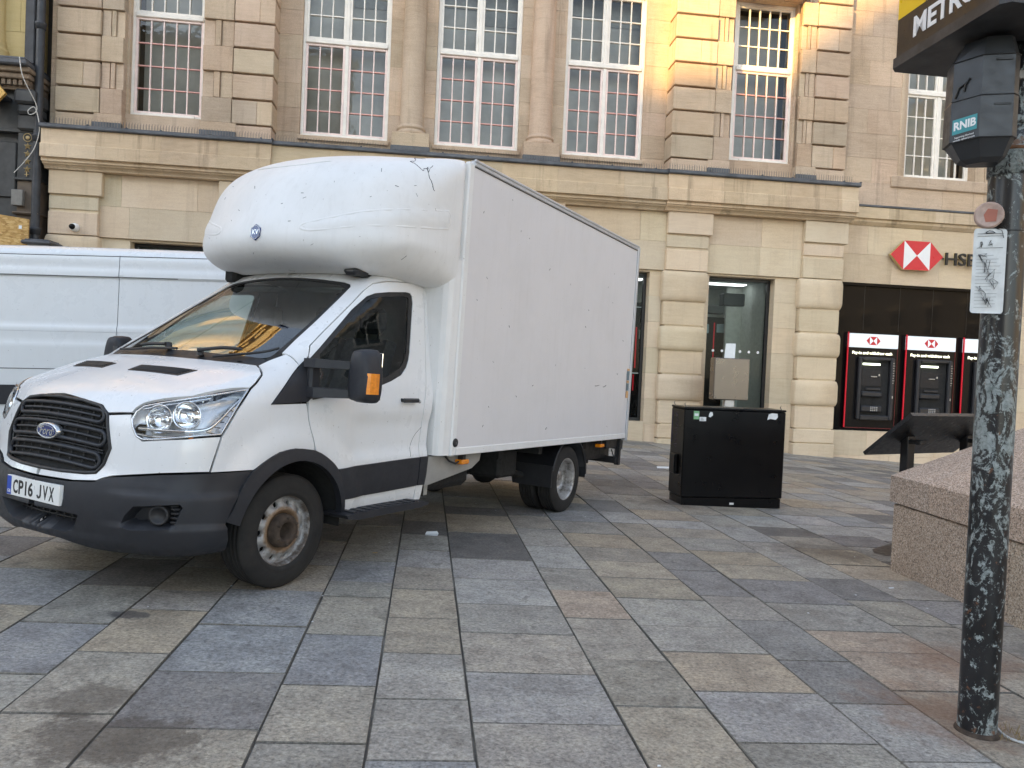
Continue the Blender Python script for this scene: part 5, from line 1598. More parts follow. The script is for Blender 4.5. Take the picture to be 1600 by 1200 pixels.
for k in range(26):
    x, z = rs.uniform(-5.3, -1.8), rs.uniform(.9, 3.0); q = rs.uniform(.004, .02)
    mb.tube([(x, BY - .0055, z), (x - q, BY - .0055, z + rs.uniform(-.02, .02))], rs.uniform(.0012, .003), 5)
T('scratch', mb, M['plastic2'], bx_o)

# ---- fibreglass pod over the cab
POD = []
for x, y, z in ((-1.602, 0, 3.12), (-1.602, .5, 3.115), (-1.602, .9, 3.10), (-1.602, 1.03, 3.08), (-1.602, 1.075, 3.0), (-1.602, 1.075, 2.5), (-1.602, 1.07, 2.28)): POD.append((x, y, z))
RIDGE = [(-0.504, 0.421, 2.348), (-0.516, 0.418, 2.379), (-0.55, 0.497, 2.404), (-0.675, 0.709, 2.463), (-0.981, 0.936, 2.555), (-1.324, 1.07, 2.629), (-1.375, 1.074, 2.625), (-1.395, 1.074, 2.60), (-1.395, 1.074, 2.54), (-1.375, 1.073, 2.51), (-1.338, 1.071, 2.497), (-0.958, 0.964, 2.433), (-0.651, 0.738, 2.373), (-0.531, 0.522, 2.342)]
# sampled as a half shell from the top edge of the box round the nose to the lower lip
Bp = basis(32, 22)
NU, NV = 110, 104
def pod_shell():
    mb = MB()
    P = []
    th = np.linspace(-math.pi / 2, math.pi / 2, NU * 2 + 1)     # round the nose in plan
    ph = np.linspace(R(88), R(-64), NV)
    o = np.array([-1.604, 0, 2.45])
    grid = np.zeros((NV, len(th), 3))
    for j, p_ in enumerate(ph):
        D = np.stack([np.cos(p_) * np.cos(th), np.cos(p_) * np.sin(th), np.full(len(th), np.sin(p_))], 1)
        # stretch sideways so that rays reach the flanks evenly
        D = D / np.linalg.norm(D, axis=1)[:, None]
        lo = np.zeros(len(th)); hi = np.full(len(th), 2.2)
        Ts = np.linspace(.02, 2.2, 120)
        X = o + D[:, None, :] * Ts[None, :, None]
        f = pod_F(X[..., 0], X[..., 1], X[..., 2]) > 0
        i = np.where(f.any(1), f.argmax(1), 119)
        hi = Ts[i]; lo = Ts[np.maximum(i - 1, 0)]
        for _ in range(22):
            m_ = (lo + hi) / 2; Y = o + D * m_[:, None]; g = pod_F(Y[:, 0], Y[:, 1], Y[:, 2]) > 0
            hi = np.where(g, m_, hi); lo = np.where(g, lo, m_)
        grid[j] = o + D * hi[:, None]
    X = grid.reshape(-1, 3); N = grad(pod_F, X)
    uvb = basis(62, 8)
    rel = np.zeros(len(X))
    for sd in (1, -1):
        q = X * np.array([1, sd, 1]); uv = np.stack([q @ uvb[1], q @ uvb[2]], 1); poly = np.array([[np.dot(p, uvb[1]), np.dot(p, uvb[2])] for p in RIDGE])
        ins = inpoly(poly, uv) & (q[:, 1] > 0); rel += np.where(ins, sstep(0, .022, edgedist(poly, uv)), 0) * .008
    X = X + N * rel[:, None]
    n = len(th)
    fs = [(j * n + i, (j + 1) * n + i, (j + 1) * n + i + 1, j * n + i + 1) for j in range(NV - 1) for i in range(n - 1)]
    mb.add([tuple(p) for p in X], fs, smooth=True)
    return mb
pod = T('pod', pod_shell(), M['grp'], bx_o)
def pod_line(pts, off):
    X = np.array(pts, float)
    for _ in range(8): X = X - grad(pod_F, X) * pod_F(*X.T)[:, None]
    return X + grad(pod_F, X) * off
for sd in (1, -1):      # moulded edge of the swage on each flank
    q = catmull([(x, y * sd, z) for x, y, z in RIDGE], 6, True); mb = MB()
    X = pod_line(q, -.0105); mb.tube([tuple(p) for p in X] + [tuple(X[0])], .014, 12, cap=False); T('swage_edge', mb, M['grp'], pod)
mb = MB(); X = pod_line(catmull([(-.80, -.36, 2.85), (-.745, -.10, 2.84), (-.75, .15, 2.85), (-.83, .38, 2.88)], 6, False), .001); mb.tube([tuple(p) for p in X], [.001] + [.006] * (len(X) - 2) + [.001], 8); T('swage_edge', mb, M['grp'], pod)
CRACK = [(-1.478, 0.70, 3.108), (-1.40, .715, 3.07), (-1.339, 0.752, 3.027), (-1.25, .80, 2.96), (-1.192, 0.838, 2.906), (-1.15, 0.821, 2.885), (-1.164, 0.87, 2.862), (-1.171, 0.904, 2.839), (-1.234, 0.917, 2.884), (-1.203, 0.93, 2.842), (-1.198, 0.966, 2.792), (-1.207, 1.0, 2.743)]
def on_pod(pts, off):
    X = np.array(pts, float)
    for _ in range(6): X = X - grad(pod_F, X) * pod_F(*X.T)[:, None]
    return X + grad(pod_F, X) * off
def jag(pts, n=5, a=.008):
    out = []
    for i in range(len(pts) - 1):
        for k in range(n):
            t = k / n; out.append([pts[i][q] * (1 - t) + pts[i + 1][q] * t + (rs.uniform(-a, a) if k else 0) for q in range(3)])
    out.append(list(pts[-1])); return out
mb = MB()
for pts, r in ((CRACK, .0024), (CRACK[8:10] + [(-1.28, .93, 2.91)], .0017), ([(-1.25, .80, 2.96), (-1.30, .86, 2.95)], .0012)):
    X = on_pod(jag(pts), .0005); mb.tube([tuple(p) for p in X], [max(.0008, r * rs.uniform(.6, 1.35)) for _ in X], 5)
T('crack', mb, M['rubber'], pod)
mb = MB()
for k in range(34):
    t = rs.uniform(0, 1); p = (-.5 - t * .9, rs.uniform(-.7, .95), 2.2 + rs.uniform(0, .7)); q = (p[0] - rs.uniform(-.03, .03), p[1] + rs.uniform(.004, .03), p[2] + rs.uniform(-.01, .01))
    X = on_pod([p, q], .0004); mb.tube([tuple(x) for x in X], rs.uniform(.0010, .0024), 5)
T('scratch', mb, M['plastic'], pod)
em = on_pod([(-.443, .035, 2.325)], .0)[0]
fm = Matrix.Translation(Vector(em)) @ Matrix.Rotation(R(1), 4, 'Z') @ Matrix.Rotation(R(-4), 4, 'Y')
mb = MB()
hexa = [(.052 * math.cos(R(60 * k + 30)), .060 * math.sin(R(60 * k + 30))) for k in range(6)]
mb.prism([(p[0], p[1]) for p in hexa], 'x', -.02, .008); eo = mb.build('pod_badge', M['badge_blue'], pod, fm)
mb = MB(); put_text(mb, 'KV', .05, (.0086, 0, 0), (0, 1, 0), (0, 0, 1), .0004, bold=.001); mb.tube([(.008, .042 * math.cos(2 * math.pi * i / 30), .048 * math.sin(2 * math.pi * i / 30)) for i in range(31)], .002, 5, cap=False); mb.build('lettering', M['silver'], eo)
# marker lamp shoe between pod and roof, and gasket
mb = MB(); mb.box(-.93, -.76, .58, .72, 2.065, 2.125, .03); lo = T('roof_lamp', mb, M['plastic2'], pod)
mb = MB(); mb.box(-.80, -.755, .63, .69, 2.085, 2.10, .004); T('lens', mb, M['trim'], lo)
mb = MB(); mb.box(-.93, -.80, -.72, -.60, 2.02, 2.13, .02); mb.box(-1.5, -.90, -.70, .70, 2.06, 2.13); T('pod_gasket', mb, M['void'], pod)

# ================================================================ FIXTURES OF THE BANK
def at_front(u, w, z): return F0 + UX * u - VX * w + Vector((0, 0, z))

M['red'] = plain('red sign face', (.60, .022, .035), .35, 0, .06)
M['white_sign'] = plain('white sign face', (.80, .80, .80), .4, 0, .03)
M['gold'] = plain('pale gold sign edge', (.62, .50, .24), .4, .4, .1)
def hexagon(mb_r, mb_w, u, z, hw, hh, w):
    """hourglass hexagon: four red and two white triangles"""
    q = hw * .5
    TL, TR, BL, BR, L, Rr, C = (u - q, z + hh), (u + q, z + hh), (u - q, z - hh), (u + q, z - hh), (u - hw, z), (u + hw, z), (u, z)
    f = lambda tri: [(p[0], -w, p[1]) for p in tri]
    for tri in ((L, BL, TL), (Rr, TR, BR), (TL, C, TR), (BL, BR, C)): mb_r.add(f(tri), [(0, 1, 2)])
    for tri in ((TL, BL, C), (TR, C, BR)): mb_w.add(f(tri), [(0, 1, 2)])
sign = empty('bank_sign', at_front(12.05, 0, 4.6), YAW)
tag(sign, 'red and white hexagon emblem with black raised letters above the cash machines', 'sign')
r_, w_ = MB(), MB()
hexagon(r_, w_, 0, 0, .70, .36, -.098)
r_.build('emblem_red', M['red'], sign); w_.build('emblem_white', M['white_sign'], sign)
mb = MB(); mb.prism([(-.70, 0), (-.35, .36), (.35, .36), (.70, 0), (.35, -.36), (-.35, -.36)], 'y', .10, .20); mb.build('emblem_back', M['gold'], sign)
mb = MB(); mb.box(-.25, .25, .20, .285, -.06, .06); mb.box(.78, 2.1, .235, .285, -.012, .006); mb.build('bracket', M['black_frame'], sign)
mb = MB(); put_text(mb, 'HSBC', .44, (1.36, .13, -.045), (1, 0, 0), (0, 0, 1), .022, bold=.004)
xs = [v[0] for v in mb.v]; k = 1.20 / (max(xs) - min(xs)); c0 = (max(xs) + min(xs)) / 2
mb.v = [((x - c0) * k + 1.39, y, z) for x, y, z in mb.v]
mb.build('lettering', M['ink'], sign)
mb = MB(); put_text(mb, 'HSBC', .44, (1.36, .16, -.045), (1, 0, 0), (0, 0, 1), .008, bold=.006)
mb.v = [((x - c0) * k + 1.39, y, z) for x, y, z in mb.v]; mb.build('letter_edge', M['gold'], sign)

# ---- cash machines: one built, two copied
M['cash_black'] = plain('satin black fascia', (.008, .008, .009), .22, 0, .1, spec=.15, rvar=.04)
M['cash_grey'] = plain('charcoal casing', (.020, .021, .025), .42, 0, .15)
M['dull_red'] = plain('dull red edge', (.16, .012, .016), .4)
M['neon_red'] = glow('red light strip', (.60, .008, .025), .07)
M['cash_white'] = glow('lit white header', (.74, .80, .84), .10)
M['cash_lamp'] = glow('machine lamp', (.85, .92, .70), 1.2)
M['cash_text'] = glow('lit lettering', (.95, .93, .66), .7)
M['screen_dark'] = plain('dim screen', (.018, .022, .028), .2, 0, .2, spec=.2)
def cash_machine():
    t = empty('cash_machine', at_front(10.46, -.30, .22), YAW)
    B = lambda mb, x0, x1, w0, w1, z0, z1, c=0.0: mb.box(x0, x1, -w1, -w0, z0 - .22, z1 - .22, c)
    mb = MB(); B(mb, .03, 1.33, -.09, .012, .24, 2.25); B(mb, .03, 1.33, -.09, .012, 2.60, 2.63); mb.build('fascia', M['cash_black'], t)
    mb = MB(); B(mb, .03, 1.33, -.08, .035, 2.255, 2.60, .004); hd = mb.build('header_panel', M['cash_white'], t)
    a, b2 = MB(), MB(); hexagon(a, b2, .66, 2.43 - .22, .19, .105, .039); a.build('emblem', M['red'], hd)
    mb = MB(); B(mb, -.002, .022, -.02, .016, .24, 2.63, .002); mb.build('light_strip', M['neon_red'], t)
    mb = MB(); B(mb, 1.332, 1.342, -.08, .02, .24, 2.60); B(mb, .03, 1.33, -.08, .0145, .225, .239); mb.build('edge_strip', M['dull_red'], t)
    mb = MB(); put_text(mb, 'Pay-in and withdraw cash', .10, (.66, -.016, 2.12 - .22), (1, 0, 0), (0, 0, 1), .001, bold=.0015)
    xs = [v[0] for v in mb.v]; k = 1.06 / (max(xs) - min(xs)); mb.v = [((x - .66) * k + .66, y, z) for x, y, z in mb.v]; mb.build('lettering', M['cash_text'], t)
    mb = MB()   # surround of the opening
    B(mb, .27, .36, .01, .13, .44, 2.02, .03); B(mb, 1.12, 1.23, .01, .13, .44, 2.02, .03); B(mb, .36, 1.12, .01, .13, 1.94, 2.02, .02); B(mb, .36, 1.12, .01, .13, .44, .56, .02)
    mb.build('surround', M['cash_grey'], t)
    mb = MB(); B(mb, .36, 1.12, .013, .016, .56, 1.94); mb.build('recess', M['void'], t)
    mb = MB(); mb.add([(.40, -.03, 1.30 - .22), (.92, -.03, 1.30 - .22), (.92, -.02, 1.72 - .22), (.40, -.02, 1.72 - .22)], [(0, 1, 2, 3)]); mb.build('screen', M['screen_dark'], t)
    mb = MB(); B(mb, .40, .86, .05, .075, 1.82, 1.865, .006); mb.build('lamp', M['cash_lamp'], t)
    mb = MB(); B(mb, .38, .94, .018, .11, 1.02, 1.16, .03); B(mb, .38, .94, .018, .12, .64, .80, .03); B(mb, .52, .90, .02, .06, 1.19, 1.25, .01); mb.build('shelf', M['cash_grey'], t)
    mb = MB()
    for i in range(4):
        for j in range(3): B(mb, .62 + i * .052, .655 + i * .052, .10, .126, .665 + j * .042, .695 + j * .042, .006)
    B(mb, .64, .80, .02, .06, 1.52, 1.545, .004); B(mb, .84, .88, .02, .05, 1.55, 1.60, .004)
    mb.build('keypad', M['alu'], t)
    mb = MB()
    for i in range(9): B(mb, 1.165, 1.165 + (.05 if i % 2 else .035), .131, .133, 1.38 + i * .062, 1.395 + i * .062)
    B(mb, 1.17, 1.20, .131, .135, 1.0, 1.06, .004)
    mb.build('side_icon', M['alu'], t)
    return t
atm = cash_machine()
GA = 'cash machines in the black glazed panel'
tag(atm, 'leftmost cash machine of the three, next to the pillowed stone pier', 'cash machine', GA)
for i, (du, lb) in enumerate(((1.565, 'middle cash machine of the three in the black panel, below the hexagon emblem'), (3.13, 'right-hand cash machine of the three, partly hidden by the peeling pole'))):
    c_ = atm.copy(); COL.objects.link(c_); c_.location = at_front(10.46 + du, -.30, .22); tag(c_, lb, 'cash machine', GA)
    for ch in atm.children:
        d_ = ch.copy(); COL.objects.link(d_); d_.parent = c_
        for g_ in ch.children:
            e_ = g_.copy(); COL.objects.link(e_); e_.parent = d_

# ---- inside the banking hall: the backs of more machines, lit red strips
wallm = empty('machine_wall', at_front(7.7, -2.6, 0), YAW)
tag(wallm, 'black machine wall with two lit red strips inside the shop window right of the truck', 'display')
mb = MB(); mb.box(-1.05, .75, 0, .1, -.4, 3.0); mb.build('panel', M['cash_black'], wallm)
mb = MB(); mb.box(.14, .165, -.02, -.001, 1.86, 2.85); mb.box(.72, .745, -.02, -.001, 2.30, 2.90); mb.build('light_strip', M['neon_red'], wallm)
mb = MB(); mb.box(-.45, .0, -.02, -.001, 2.55, 2.80, .01); mb.box(.22, .60, -.02, -.001, 2.58, 2.82, .01); mb.build('header_panel', plain('dim header', (.28, .38, .40), .4), wallm)
mb = MB(); mb.box(-.62, -.22, -.10, -.001, .2, 1.15, .02); mb.build('casing', plain('pale casing', (.35, .40, .39), .5), wallm)
wall2 = empty('machine_wall', at_front(5.2, -2.6, 0), YAW)
tag(wall2, 'dark machine wall with one broken red strip seen through the window close behind the truck', 'display')
mb = MB(); mb.box(-1.6, .9, 0, .1, -.4, 3.3); mb.build('panel', M['cash_black'], wall2)
mb = MB(); mb.box(.43, .465, -.02, -.001, 1.50, 2.62); mb.box(.40, .435, -.02, -.001, .88, 1.32); mb.build('light_strip', M['neon_red'], wall2)
mb = MB(); mb.box(.52, .85, -.02, -.001, 2.30, 2.55, .01); mb.build('header_panel', plain('dim header', (.28, .38, .40), .4), wall2)
mb = MB(); mb.box(-.28, .30, 0, .3, 3.10, 3.42, .02); mb.box(-.75, -.2, .1, .4, 2.88, 3.10, .02)
pj = mb.build('ceiling_speaker', M['cash_grey']); pj.location = at_front(7.85, -1.3, .12); pj.rotation_euler = (0, 0, YAW)
tag(pj, 'dark boxy speaker unit hanging under the ceiling inside the shop window', 'speaker')
mb = MB(); mb.box(5.165, 5.185, .466, .470, .30, 2.98); mb.box(4.6, 5.165, .466, .470, 1.355, 1.375); mb.box(4.6, 5.165, .466, .470, 2.975, 2.99)
ws_ = mb.build('window_edging', M['white_sign'], bank)
mb = MB()
for k in range(8):
    mb.lathe([(0, 0), (.034, 0)], 'y', 14, (6.79 + .2325 * k, .449, 2.01))
mb.build('safety_dot', M['white_sign'], bank)

# ---- dome camera on the left pier
dc = empty('dome_camera', at_front(-7.78, .055, 4.02), YAW)
tag(dc, 'white dome security camera on the stone block at far left above the white van', 'security camera')
mb = MB(); mb.lathe([(0, .02), (.06, .015), (.075, 0), (.085, -.05), (.095, -.10), (.095, -.14), (.0, -.14)], 'y', 28, (0, -.0, .0), flip=True); mb.v = [(x, -y - .14, z) for x, y, z in mb.v]
mb.build('housing', M['white_sign'], dc)
mb = MB(); mb.lathe([(0, -.225), (.03, -.22), (.052, -.20), (.062, -.17), (.062, -.15)], 'y', 24); mb.build('dome', M['gloss_black'], dc)

# ---- brushed steel box on a post in front of the window
M['brushed'] = plain('brushed stainless steel', (.20, .175, .155), .30, .95, .05, 1.5, rvar=.05)
sb = empty('steel_box', at_front(6.86, 1.2, -.35), YAW)
tag(sb, 'brushed steel box on a post in front of the shop window, above the black cabinet', 'kiosk')
mb = MB(); mb.box(-.415, .415, 0, .28, 1.20, 2.15, .02); mb.box(-.40, .40, -.006, 0, 1.215, 2.135, .003); bo = mb.build('casing', M['brushed'], sb)
mb = MB()
for x in (-.36, .36):
    for z in (1.25, 2.1): mb.lathe([(0, -.012), (.012, -.010), (.014, -.004)], 'y', 10, (x, 0, z))
mb.build('screw', M['steel'], bo)
mb = MB(); mb.box(-.11, .12, .06, .20, 0, 1.20, .01); mb.box(-.2, .2, 0, .26, 0, .03, .004); mb.build('post', M['alu'], sb)
mb = MB(); mb.add([(-.16, .10, 2.15), (.09, .10, 2.15), (.11, .13, 2.49), (-.12, .13, 2.48)], [(0, 1, 2, 3)])
nb_ = mb.build('paper_notice', M['paper']); nb_.location = at_front(6.86, 1.2, -.35); nb_.rotation_euler = (0, 0, YAW)
tag(nb_, 'white paper notice standing on top of the brushed steel box', 'notice')

# ================================================================ BLACK CABINET ON THE SQUARE
CA = math.atan2(.19, 1.29)
cab = empty('utility_cabinet', (2.09, 9.152, gz(2.7, 9.4) - .005), CA)
tag(cab, 'knee-high plain black metal cabinet with torn stickers standing on the slabs before the bank', 'cabinet')
cab["label"] = 'large plain black metal cabinet with torn stickers standing alone on the slabs'
M['cab_black'] = plain('black painted steel', (.004, .004, .0045), .30, 0, .2, 2, spec=.3, rvar=.04)
mb = MB(); mb.box(0, 1.305, 0, .44, .12, 1.185, .012); cb = mb.build('body', M['cab_black'], cab)
mb = MB(); mb.box(.015, 1.29, .012, .428, 0, .115, .004); mb.build('plinth', M['cab_black'], cab)
mb = MB(); mb.box(-.003, 1.308, -.003, .443, 1.187, 1.212, .006); mb.build('lid', M['cab_black'], cab)
for x, y in ((.03, .04), (1.26, .04), (.03, .40)):
    mb = MB(); mb.tube([(x, y, 1.21), (x - .018, y, 1.245), (x, y, 1.268), (x + .018, y, 1.245), (x, y, 1.21)], .006, 6); mb.build('lifting_eye', M['steel'], cab)
mb = MB(); mb.box(-.045, 0, .15, .33, .38, .62, .01); mb.build('side_box', M['cab_black'], cab)
mb = MB(); mb.tube([(-.002, .39 - .006 * math.sin(9 * t) - .3 * 0, .75 + .4 * t) for t in np.linspace(0, 1, 20)], .004, 4)
for k in range(7): mb.tube([(-.002, .23 + .05 * math.sin(k), .70 + k * .065), (-.002, .27 + .04 * math.cos(2 * k), .73 + k * .065), (-.002, .21, .745 + k * .065)], .004, 4)
mb.build('graffiti', plain('faded violet paint', (.10, .08, .16), .6), cab)
M['green_st'] = plain('green sticker', (.22, .46, .24), .6)
mb = MB(); mb.box(.115, .185, -.0135, -.012, 1.065, 1.175, .0005) if False else mb.box(.115, .185, -.002, 0, 1.065, 1.165, .0005); st = mb.build('sticker', M['green_st'], cab)
mb = MB(); mb.box(.125, .175, -.003, -.002, 1.105, 1.135); mb.build('sticker_print', M['paper'], st)
mb = MB(); mb.box(.19, .275, -.002, 0, 1.045, 1.095, .0005); st2 = mb.build('sticker', M['paper'], cab)
mb = MB()
for k in range(3): mb.box(.205, .25 - .01 * k, -.003, -.002, 1.055 + k * .012, 1.059 + k * .012)
mb.build('sticker_print', M['ink'], st2)
mb = MB(); pr = [(.305, 1.10), (.33, 1.095), (.36, 1.12), (.352, 1.155), (.325, 1.16), (.31, 1.135)]; mb.prism(pr, 'y', -.002, 0); mb.build('sticker', M['paper'], cab)
mb = MB(); pr = [(1.06, 1.085), (1.10, 1.10), (1.17, 1.09), (1.195, 1.12), (1.19, 1.165), (1.12, 1.17), (1.075, 1.155)]; mb.prism(pr, 'y', -.002, 0); mb.build('sticker', M['paper'], cab)
mb = MB(); mb.box(.63, .685, .010, .012, .035, .06); mb.build('sticker', M['paper'], cab)

# ================================================================ GRANITE PLINTH OF THE MONUMENT
m, nt, b = new_mat('pink granite')
v = coords(nt)
g1 = nt.nodes.new("ShaderNodeTexVoronoi"); g1.inputs['Scale'].default_value = 130; nt.links.new(v, g1.inputs['Vector'])
g2 = noise(nt, 85, 3, .6, v); g3 = noise(nt, 1.2, 5, .6, v)
c = ramp(nt, g1.outputs['Color'], [(.15, (.15, .118, .088, 1)), (.4, (.42, .312, .230, 1)), (.65, (.56, .44, .335, 1)), (.9, (.68, .59, .49, 1))])
c = mix(nt, ramp(nt, g2.outputs[0], [(.56, 0.0), (.64, .7)]), c, (.09, .075, .065, 1))
c = mix(nt, ramp(nt, g3.outputs[0], [(.4, 0.0), (.75, .45)]), c, (.20, .16, .125, 1))
c = mix(nt, 1.0, c, tint_node(nt), 'MULTIPLY')
nt.links.new(c, b.inputs['Base Color']); b.inputs['Roughness'].default_value = .6
bump(nt, b, g2.outputs[0], .35, .003)
M['granite'] = m
PA = math.atan2(3.36 - 3.25, -(4.86 - 6.38))         # face runs towards the viewer, drifting right
pl_ = empty('granite_plinth', (3.25, 6.385, gz(3.3, 6)), PA)
tag(pl_, 'speckled pink granite monument base with a sloping top at the right edge', 'monument')
# local x into the block, y towards the square's far side
mb = MB()
ys = [-5.6, -4.1, -2.75, -1.36, 0.0]
for a, b2 in zip(ys, ys[1:]): mb.box(0, 3.6, a + .004, b2 - .0, -.15, .555, .008, tnt(.06, .03))
mb.box(.03, 3.55, -5.5, -.04, .5, .58); mb.build('base', M['granite'], pl_)
mb = MB()
ys = [-5.6, -4.35, -2.95, -1.72, -.50, .02]
for a, b2 in zip(ys, ys[1:]):
    mb.prism([(-.022, .572), (-.022, .785), (-.010, .800), (1.55, 1.42), (1.9, 1.42), (3.6, 1.42), (3.6, .572)], 'y', a + .003, b2, tnt(.06, .03)) if b2 < 0 else \
        mb.add([(-.022, a + .003, .572), (-.022, b2, .572), (3.6, b2, .572), (3.6, a + .003, .572), (-.022, a + .003, .79), (-.022, b2, .79), (3.6, a + .003, 1.42), (3.6, b2, 1.20), (1.55, a + .003, 1.42), (1.15, b2, 1.24)],
               [(0, 1, 5, 4), (4, 5, 9, 8), (8, 9, 7, 6), (1, 2, 7, 9, 5), (0, 4, 8, 6, 3)], tnt(.05, .03))
mb.build('coping', M['granite'], pl_)

# ================================================================ INFORMATION LECTERN
le = empty('information_board', (3.80, 7.26, gz(3.8, 7.26)), math.atan2(.48, .876))
tag(le, 'black slanted information board on posts behind the pink granite base', 'information board')
# local x along the board, y away from the viewer
mb = MB()
d = Vector((0, .457, -.406)).normalized(); n_ = Vector((0, d.z, -d.y)) * -1
up0 = Vector((-.30, -.23, 1.325))
T_ = .035
def bp(x, s, t): return tuple(Vector((-.34 + x, -.235, 1.335)) + d * s + n_ * t)
L_ = 1.42; S_ = .62
vs = [bp(0, 0, 0), bp(L_, 0, 0), bp(L_, S_, 0), bp(0, S_, 0), bp(0, 0, -T_), bp(L_, 0, -T_), bp(L_, S_, -T_), bp(0, S_, -T_)]
mb.add(vs, [(0, 1, 2, 3), (4, 7, 6, 5), (0, 4, 5, 1), (1, 5, 6, 2), (2, 6, 7, 3), (3, 7, 4, 0)])
mb.build('board', plain('black board', (.012, .012, .013), .35, 0, .2), le)
mb = MB(); mb.add([bp(.04, .04, .002), bp(L_ - .04, .04, .002), bp(L_ - .04, S_ - .04, .002), bp(.04, S_ - .04, .002)], [(0, 1, 2, 3)]); mb.build('panel_face', plain('grey panel face', (.16, .18, .22), .25), le)
for x in (0, .95):
    mb = MB(); mb.box(x - .055, x + .055, -.04, .04, .0, 1.10, .006); mb.box(x - .05, x + .05, -.16, .18, 1.03, 1.07, .004); mb.build('post', M['black_frame'], le)
mb = MB(); mb.prism([(-.56, -.12), (.2, -.22), (.2, .22), (-.3, .1)], 'z', .0, .012); mb.build('foot_plate', M['black_frame'], le)

# ================================================================ POLE, METRO SIGN AND WHAT HANGS ON IT
m, nt, b = new_mat('peeling black paint')
v = coords(nt)
p1 = noise(nt, 15, 9, .78, coords(nt, (1, 1, .6)), 1.2); p2 = noise(nt, 45, 6, .7, v, .5); p3 = noise(nt, 3.0, 4, .6, v)
tco = nt.nodes.new("ShaderNodeTexCoord"); sz = nt.nodes.new("ShaderNodeSeparateXYZ"); nt.links.new(tco.outputs['Object'], sz.inputs[0])
hgt = ramp(nt, sz.outputs[2], [(.0, .12), (.18, .08), (.40, .0), (.62, .05), (.80, .085), (.95, .12), (1.0, .02)])
mr = nt.nodes.new("ShaderNodeMapRange"); mr.inputs[1].default_value = 0; mr.inputs[2].default_value = 2.9
nt.links.new(sz.outputs[2], mr.inputs[0])
hgt = ramp(nt, mr.outputs[0], [(.0, .10), (.07, .01), (.20, .02), (.34, .07), (.44, .125), (.54, .10), (.62, .01), (.78, .02), (.85, .10), (1.0, .06)])
a1 = nt.nodes.new("ShaderNodeMath"); a1.operation = 'ADD'; nt.links.new(p1.outputs[0], a1.inputs[0]); nt.links.new(hgt, a1.inputs[1])
a2 = nt.nodes.new("ShaderNodeMath"); a2.operation = 'MULTIPLY_ADD'; a2.inputs[1].default_value = .30; nt.links.new(p2.outputs[0], a2.inputs[0]); nt.links.new(a1.outputs[0], a2.inputs[2])
chip = ramp(nt, a2.outputs[0], [(.742, 0.0), (.756, 1.0)])
under = ramp(nt, p2.outputs[0], [(.35, (.10, .12, .115, 1)), (.55, (.25, .28, .275, 1)), (.75, (.36, .385, .375, 1))])
c = mix(nt, chip, ramp(nt, p3.outputs[0], [(.35, (.010, .010, .011, 1)), (.7, (.022, .022, .024, 1))]), under)
rst = noise(nt, 14, 6, .7, v)
rh = ramp(nt, mr.outputs[0], [(.0, .10), (.035, .0), (.84, .0), (.88, .07), (.92, .0)])
a3 = nt.nodes.new("ShaderNodeMath"); a3.operation = 'ADD'; nt.links.new(rst.outputs[0], a3.inputs[0]); nt.links.new(rh, a3.inputs[1])
c = mix(nt, ramp(nt, a3.outputs[0], [(.62, 0.0), (.68, .85)]), c, (.16, .075, .04, 1))
nt.links.new(c, b.inputs['Base Color'])
nt.links.new(ramp(nt, chip, [(0, .28), (1, .75)]), b.inputs['Roughness'])
bump(nt, b, chip, -.5, .003)
M['peel'] = m
PX, PY = 2.088, 3.285
PZ = gz(PX, PY)
pole = empty('sign_pole', (PX, PY, PZ), 0)
tag(pole, 'thick black pole with peeling paint standing nearest at the right', 'pole')
mb = MB(); mb.lathe([(.0765, -.02), (.0765, 2.42), (.0765, 2.95), (0, 2.95)], 'z', 48); mb.build('shaft', M['peel'], pole)
mb = MB(); mb.lathe([(.0772, 2.40), (.083, 2.402), (.083, 2.60), (.0772, 2.605)], 'z', 40); mb.lathe([(.083, 2.61), (.087, 2.612), (.087, 2.64), (.083, 2.643)], 'z', 40); mb.build('band', M['peel'], pole)
mb = MB(); mb.lathe([(.0772, 2.50), (.086, 2.502), (.086, 2.515), (.0772, 2.517)], 'z', 40); mb.build('clamp', M['rust_bright'], pole)
mb = MB(); mb.lathe([(.088, -.004), (.087, .006), (.082, .010), (.080, .016), (.0765, .018)], 'z', 40); mb.build('base_ring', M['rust'], pole)

m, nt, b = new_mat('dark sign metal')
n = noise(nt, 8, 6, .7, coords(nt)); nt.links.new(ramp(nt, n.outputs[0], [(.4, (.022, .022, .023, 1)), (.65, (.05, .05, .052, 1)), (.8, (.16, .16, .16, 1))]), b.inputs['Base Color']); b.inputs['Roughness'].default_value = .5
M['signmetal'] = m
M['yellow'] = plain('yellow sign face', (.78, .50, .012), .35, 0, .05)
M['sign_black'] = plain('sign black', (.014, .013, .013), .35, 0, .2)
ms = empty('metro_sign', (PX, PY, PZ + 2.95), R(7.5))
tag(ms, 'yellow and black cube sign lettered METRO on top of the pole', 'sign')
hz = .352; Z0 = .045
mb = MB(); ch = .03
oc_ = [(-hz + ch, -hz), (hz - ch, -hz), (hz, -hz + ch), (hz, hz - ch), (hz - ch, hz), (-hz + ch, hz), (-hz, hz - ch), (-hz, -hz + ch)]
mb.prism(oc_, 'z', 0, Z0); mb.prism([(x * .99, y * .99) for x, y in oc_], 'z', Z0 + .68, Z0 + .72); mb.build('frame', M['signmetal'], ms)
mb = MB(); mb.prism([(x * .975, y * .975) for x, y in oc_], 'z', Z0, Z0 + .175); mb.build('lower_band', M['sign_black'], ms)
mb = MB(); mb.prism([(x * .975, y * .975) for x, y in oc_], 'z', Z0 + .175, Z0 + .68); up_ = mb.build('upper_face', M['yellow'], ms)
mb = MB(); q = hz * .975 + .0012
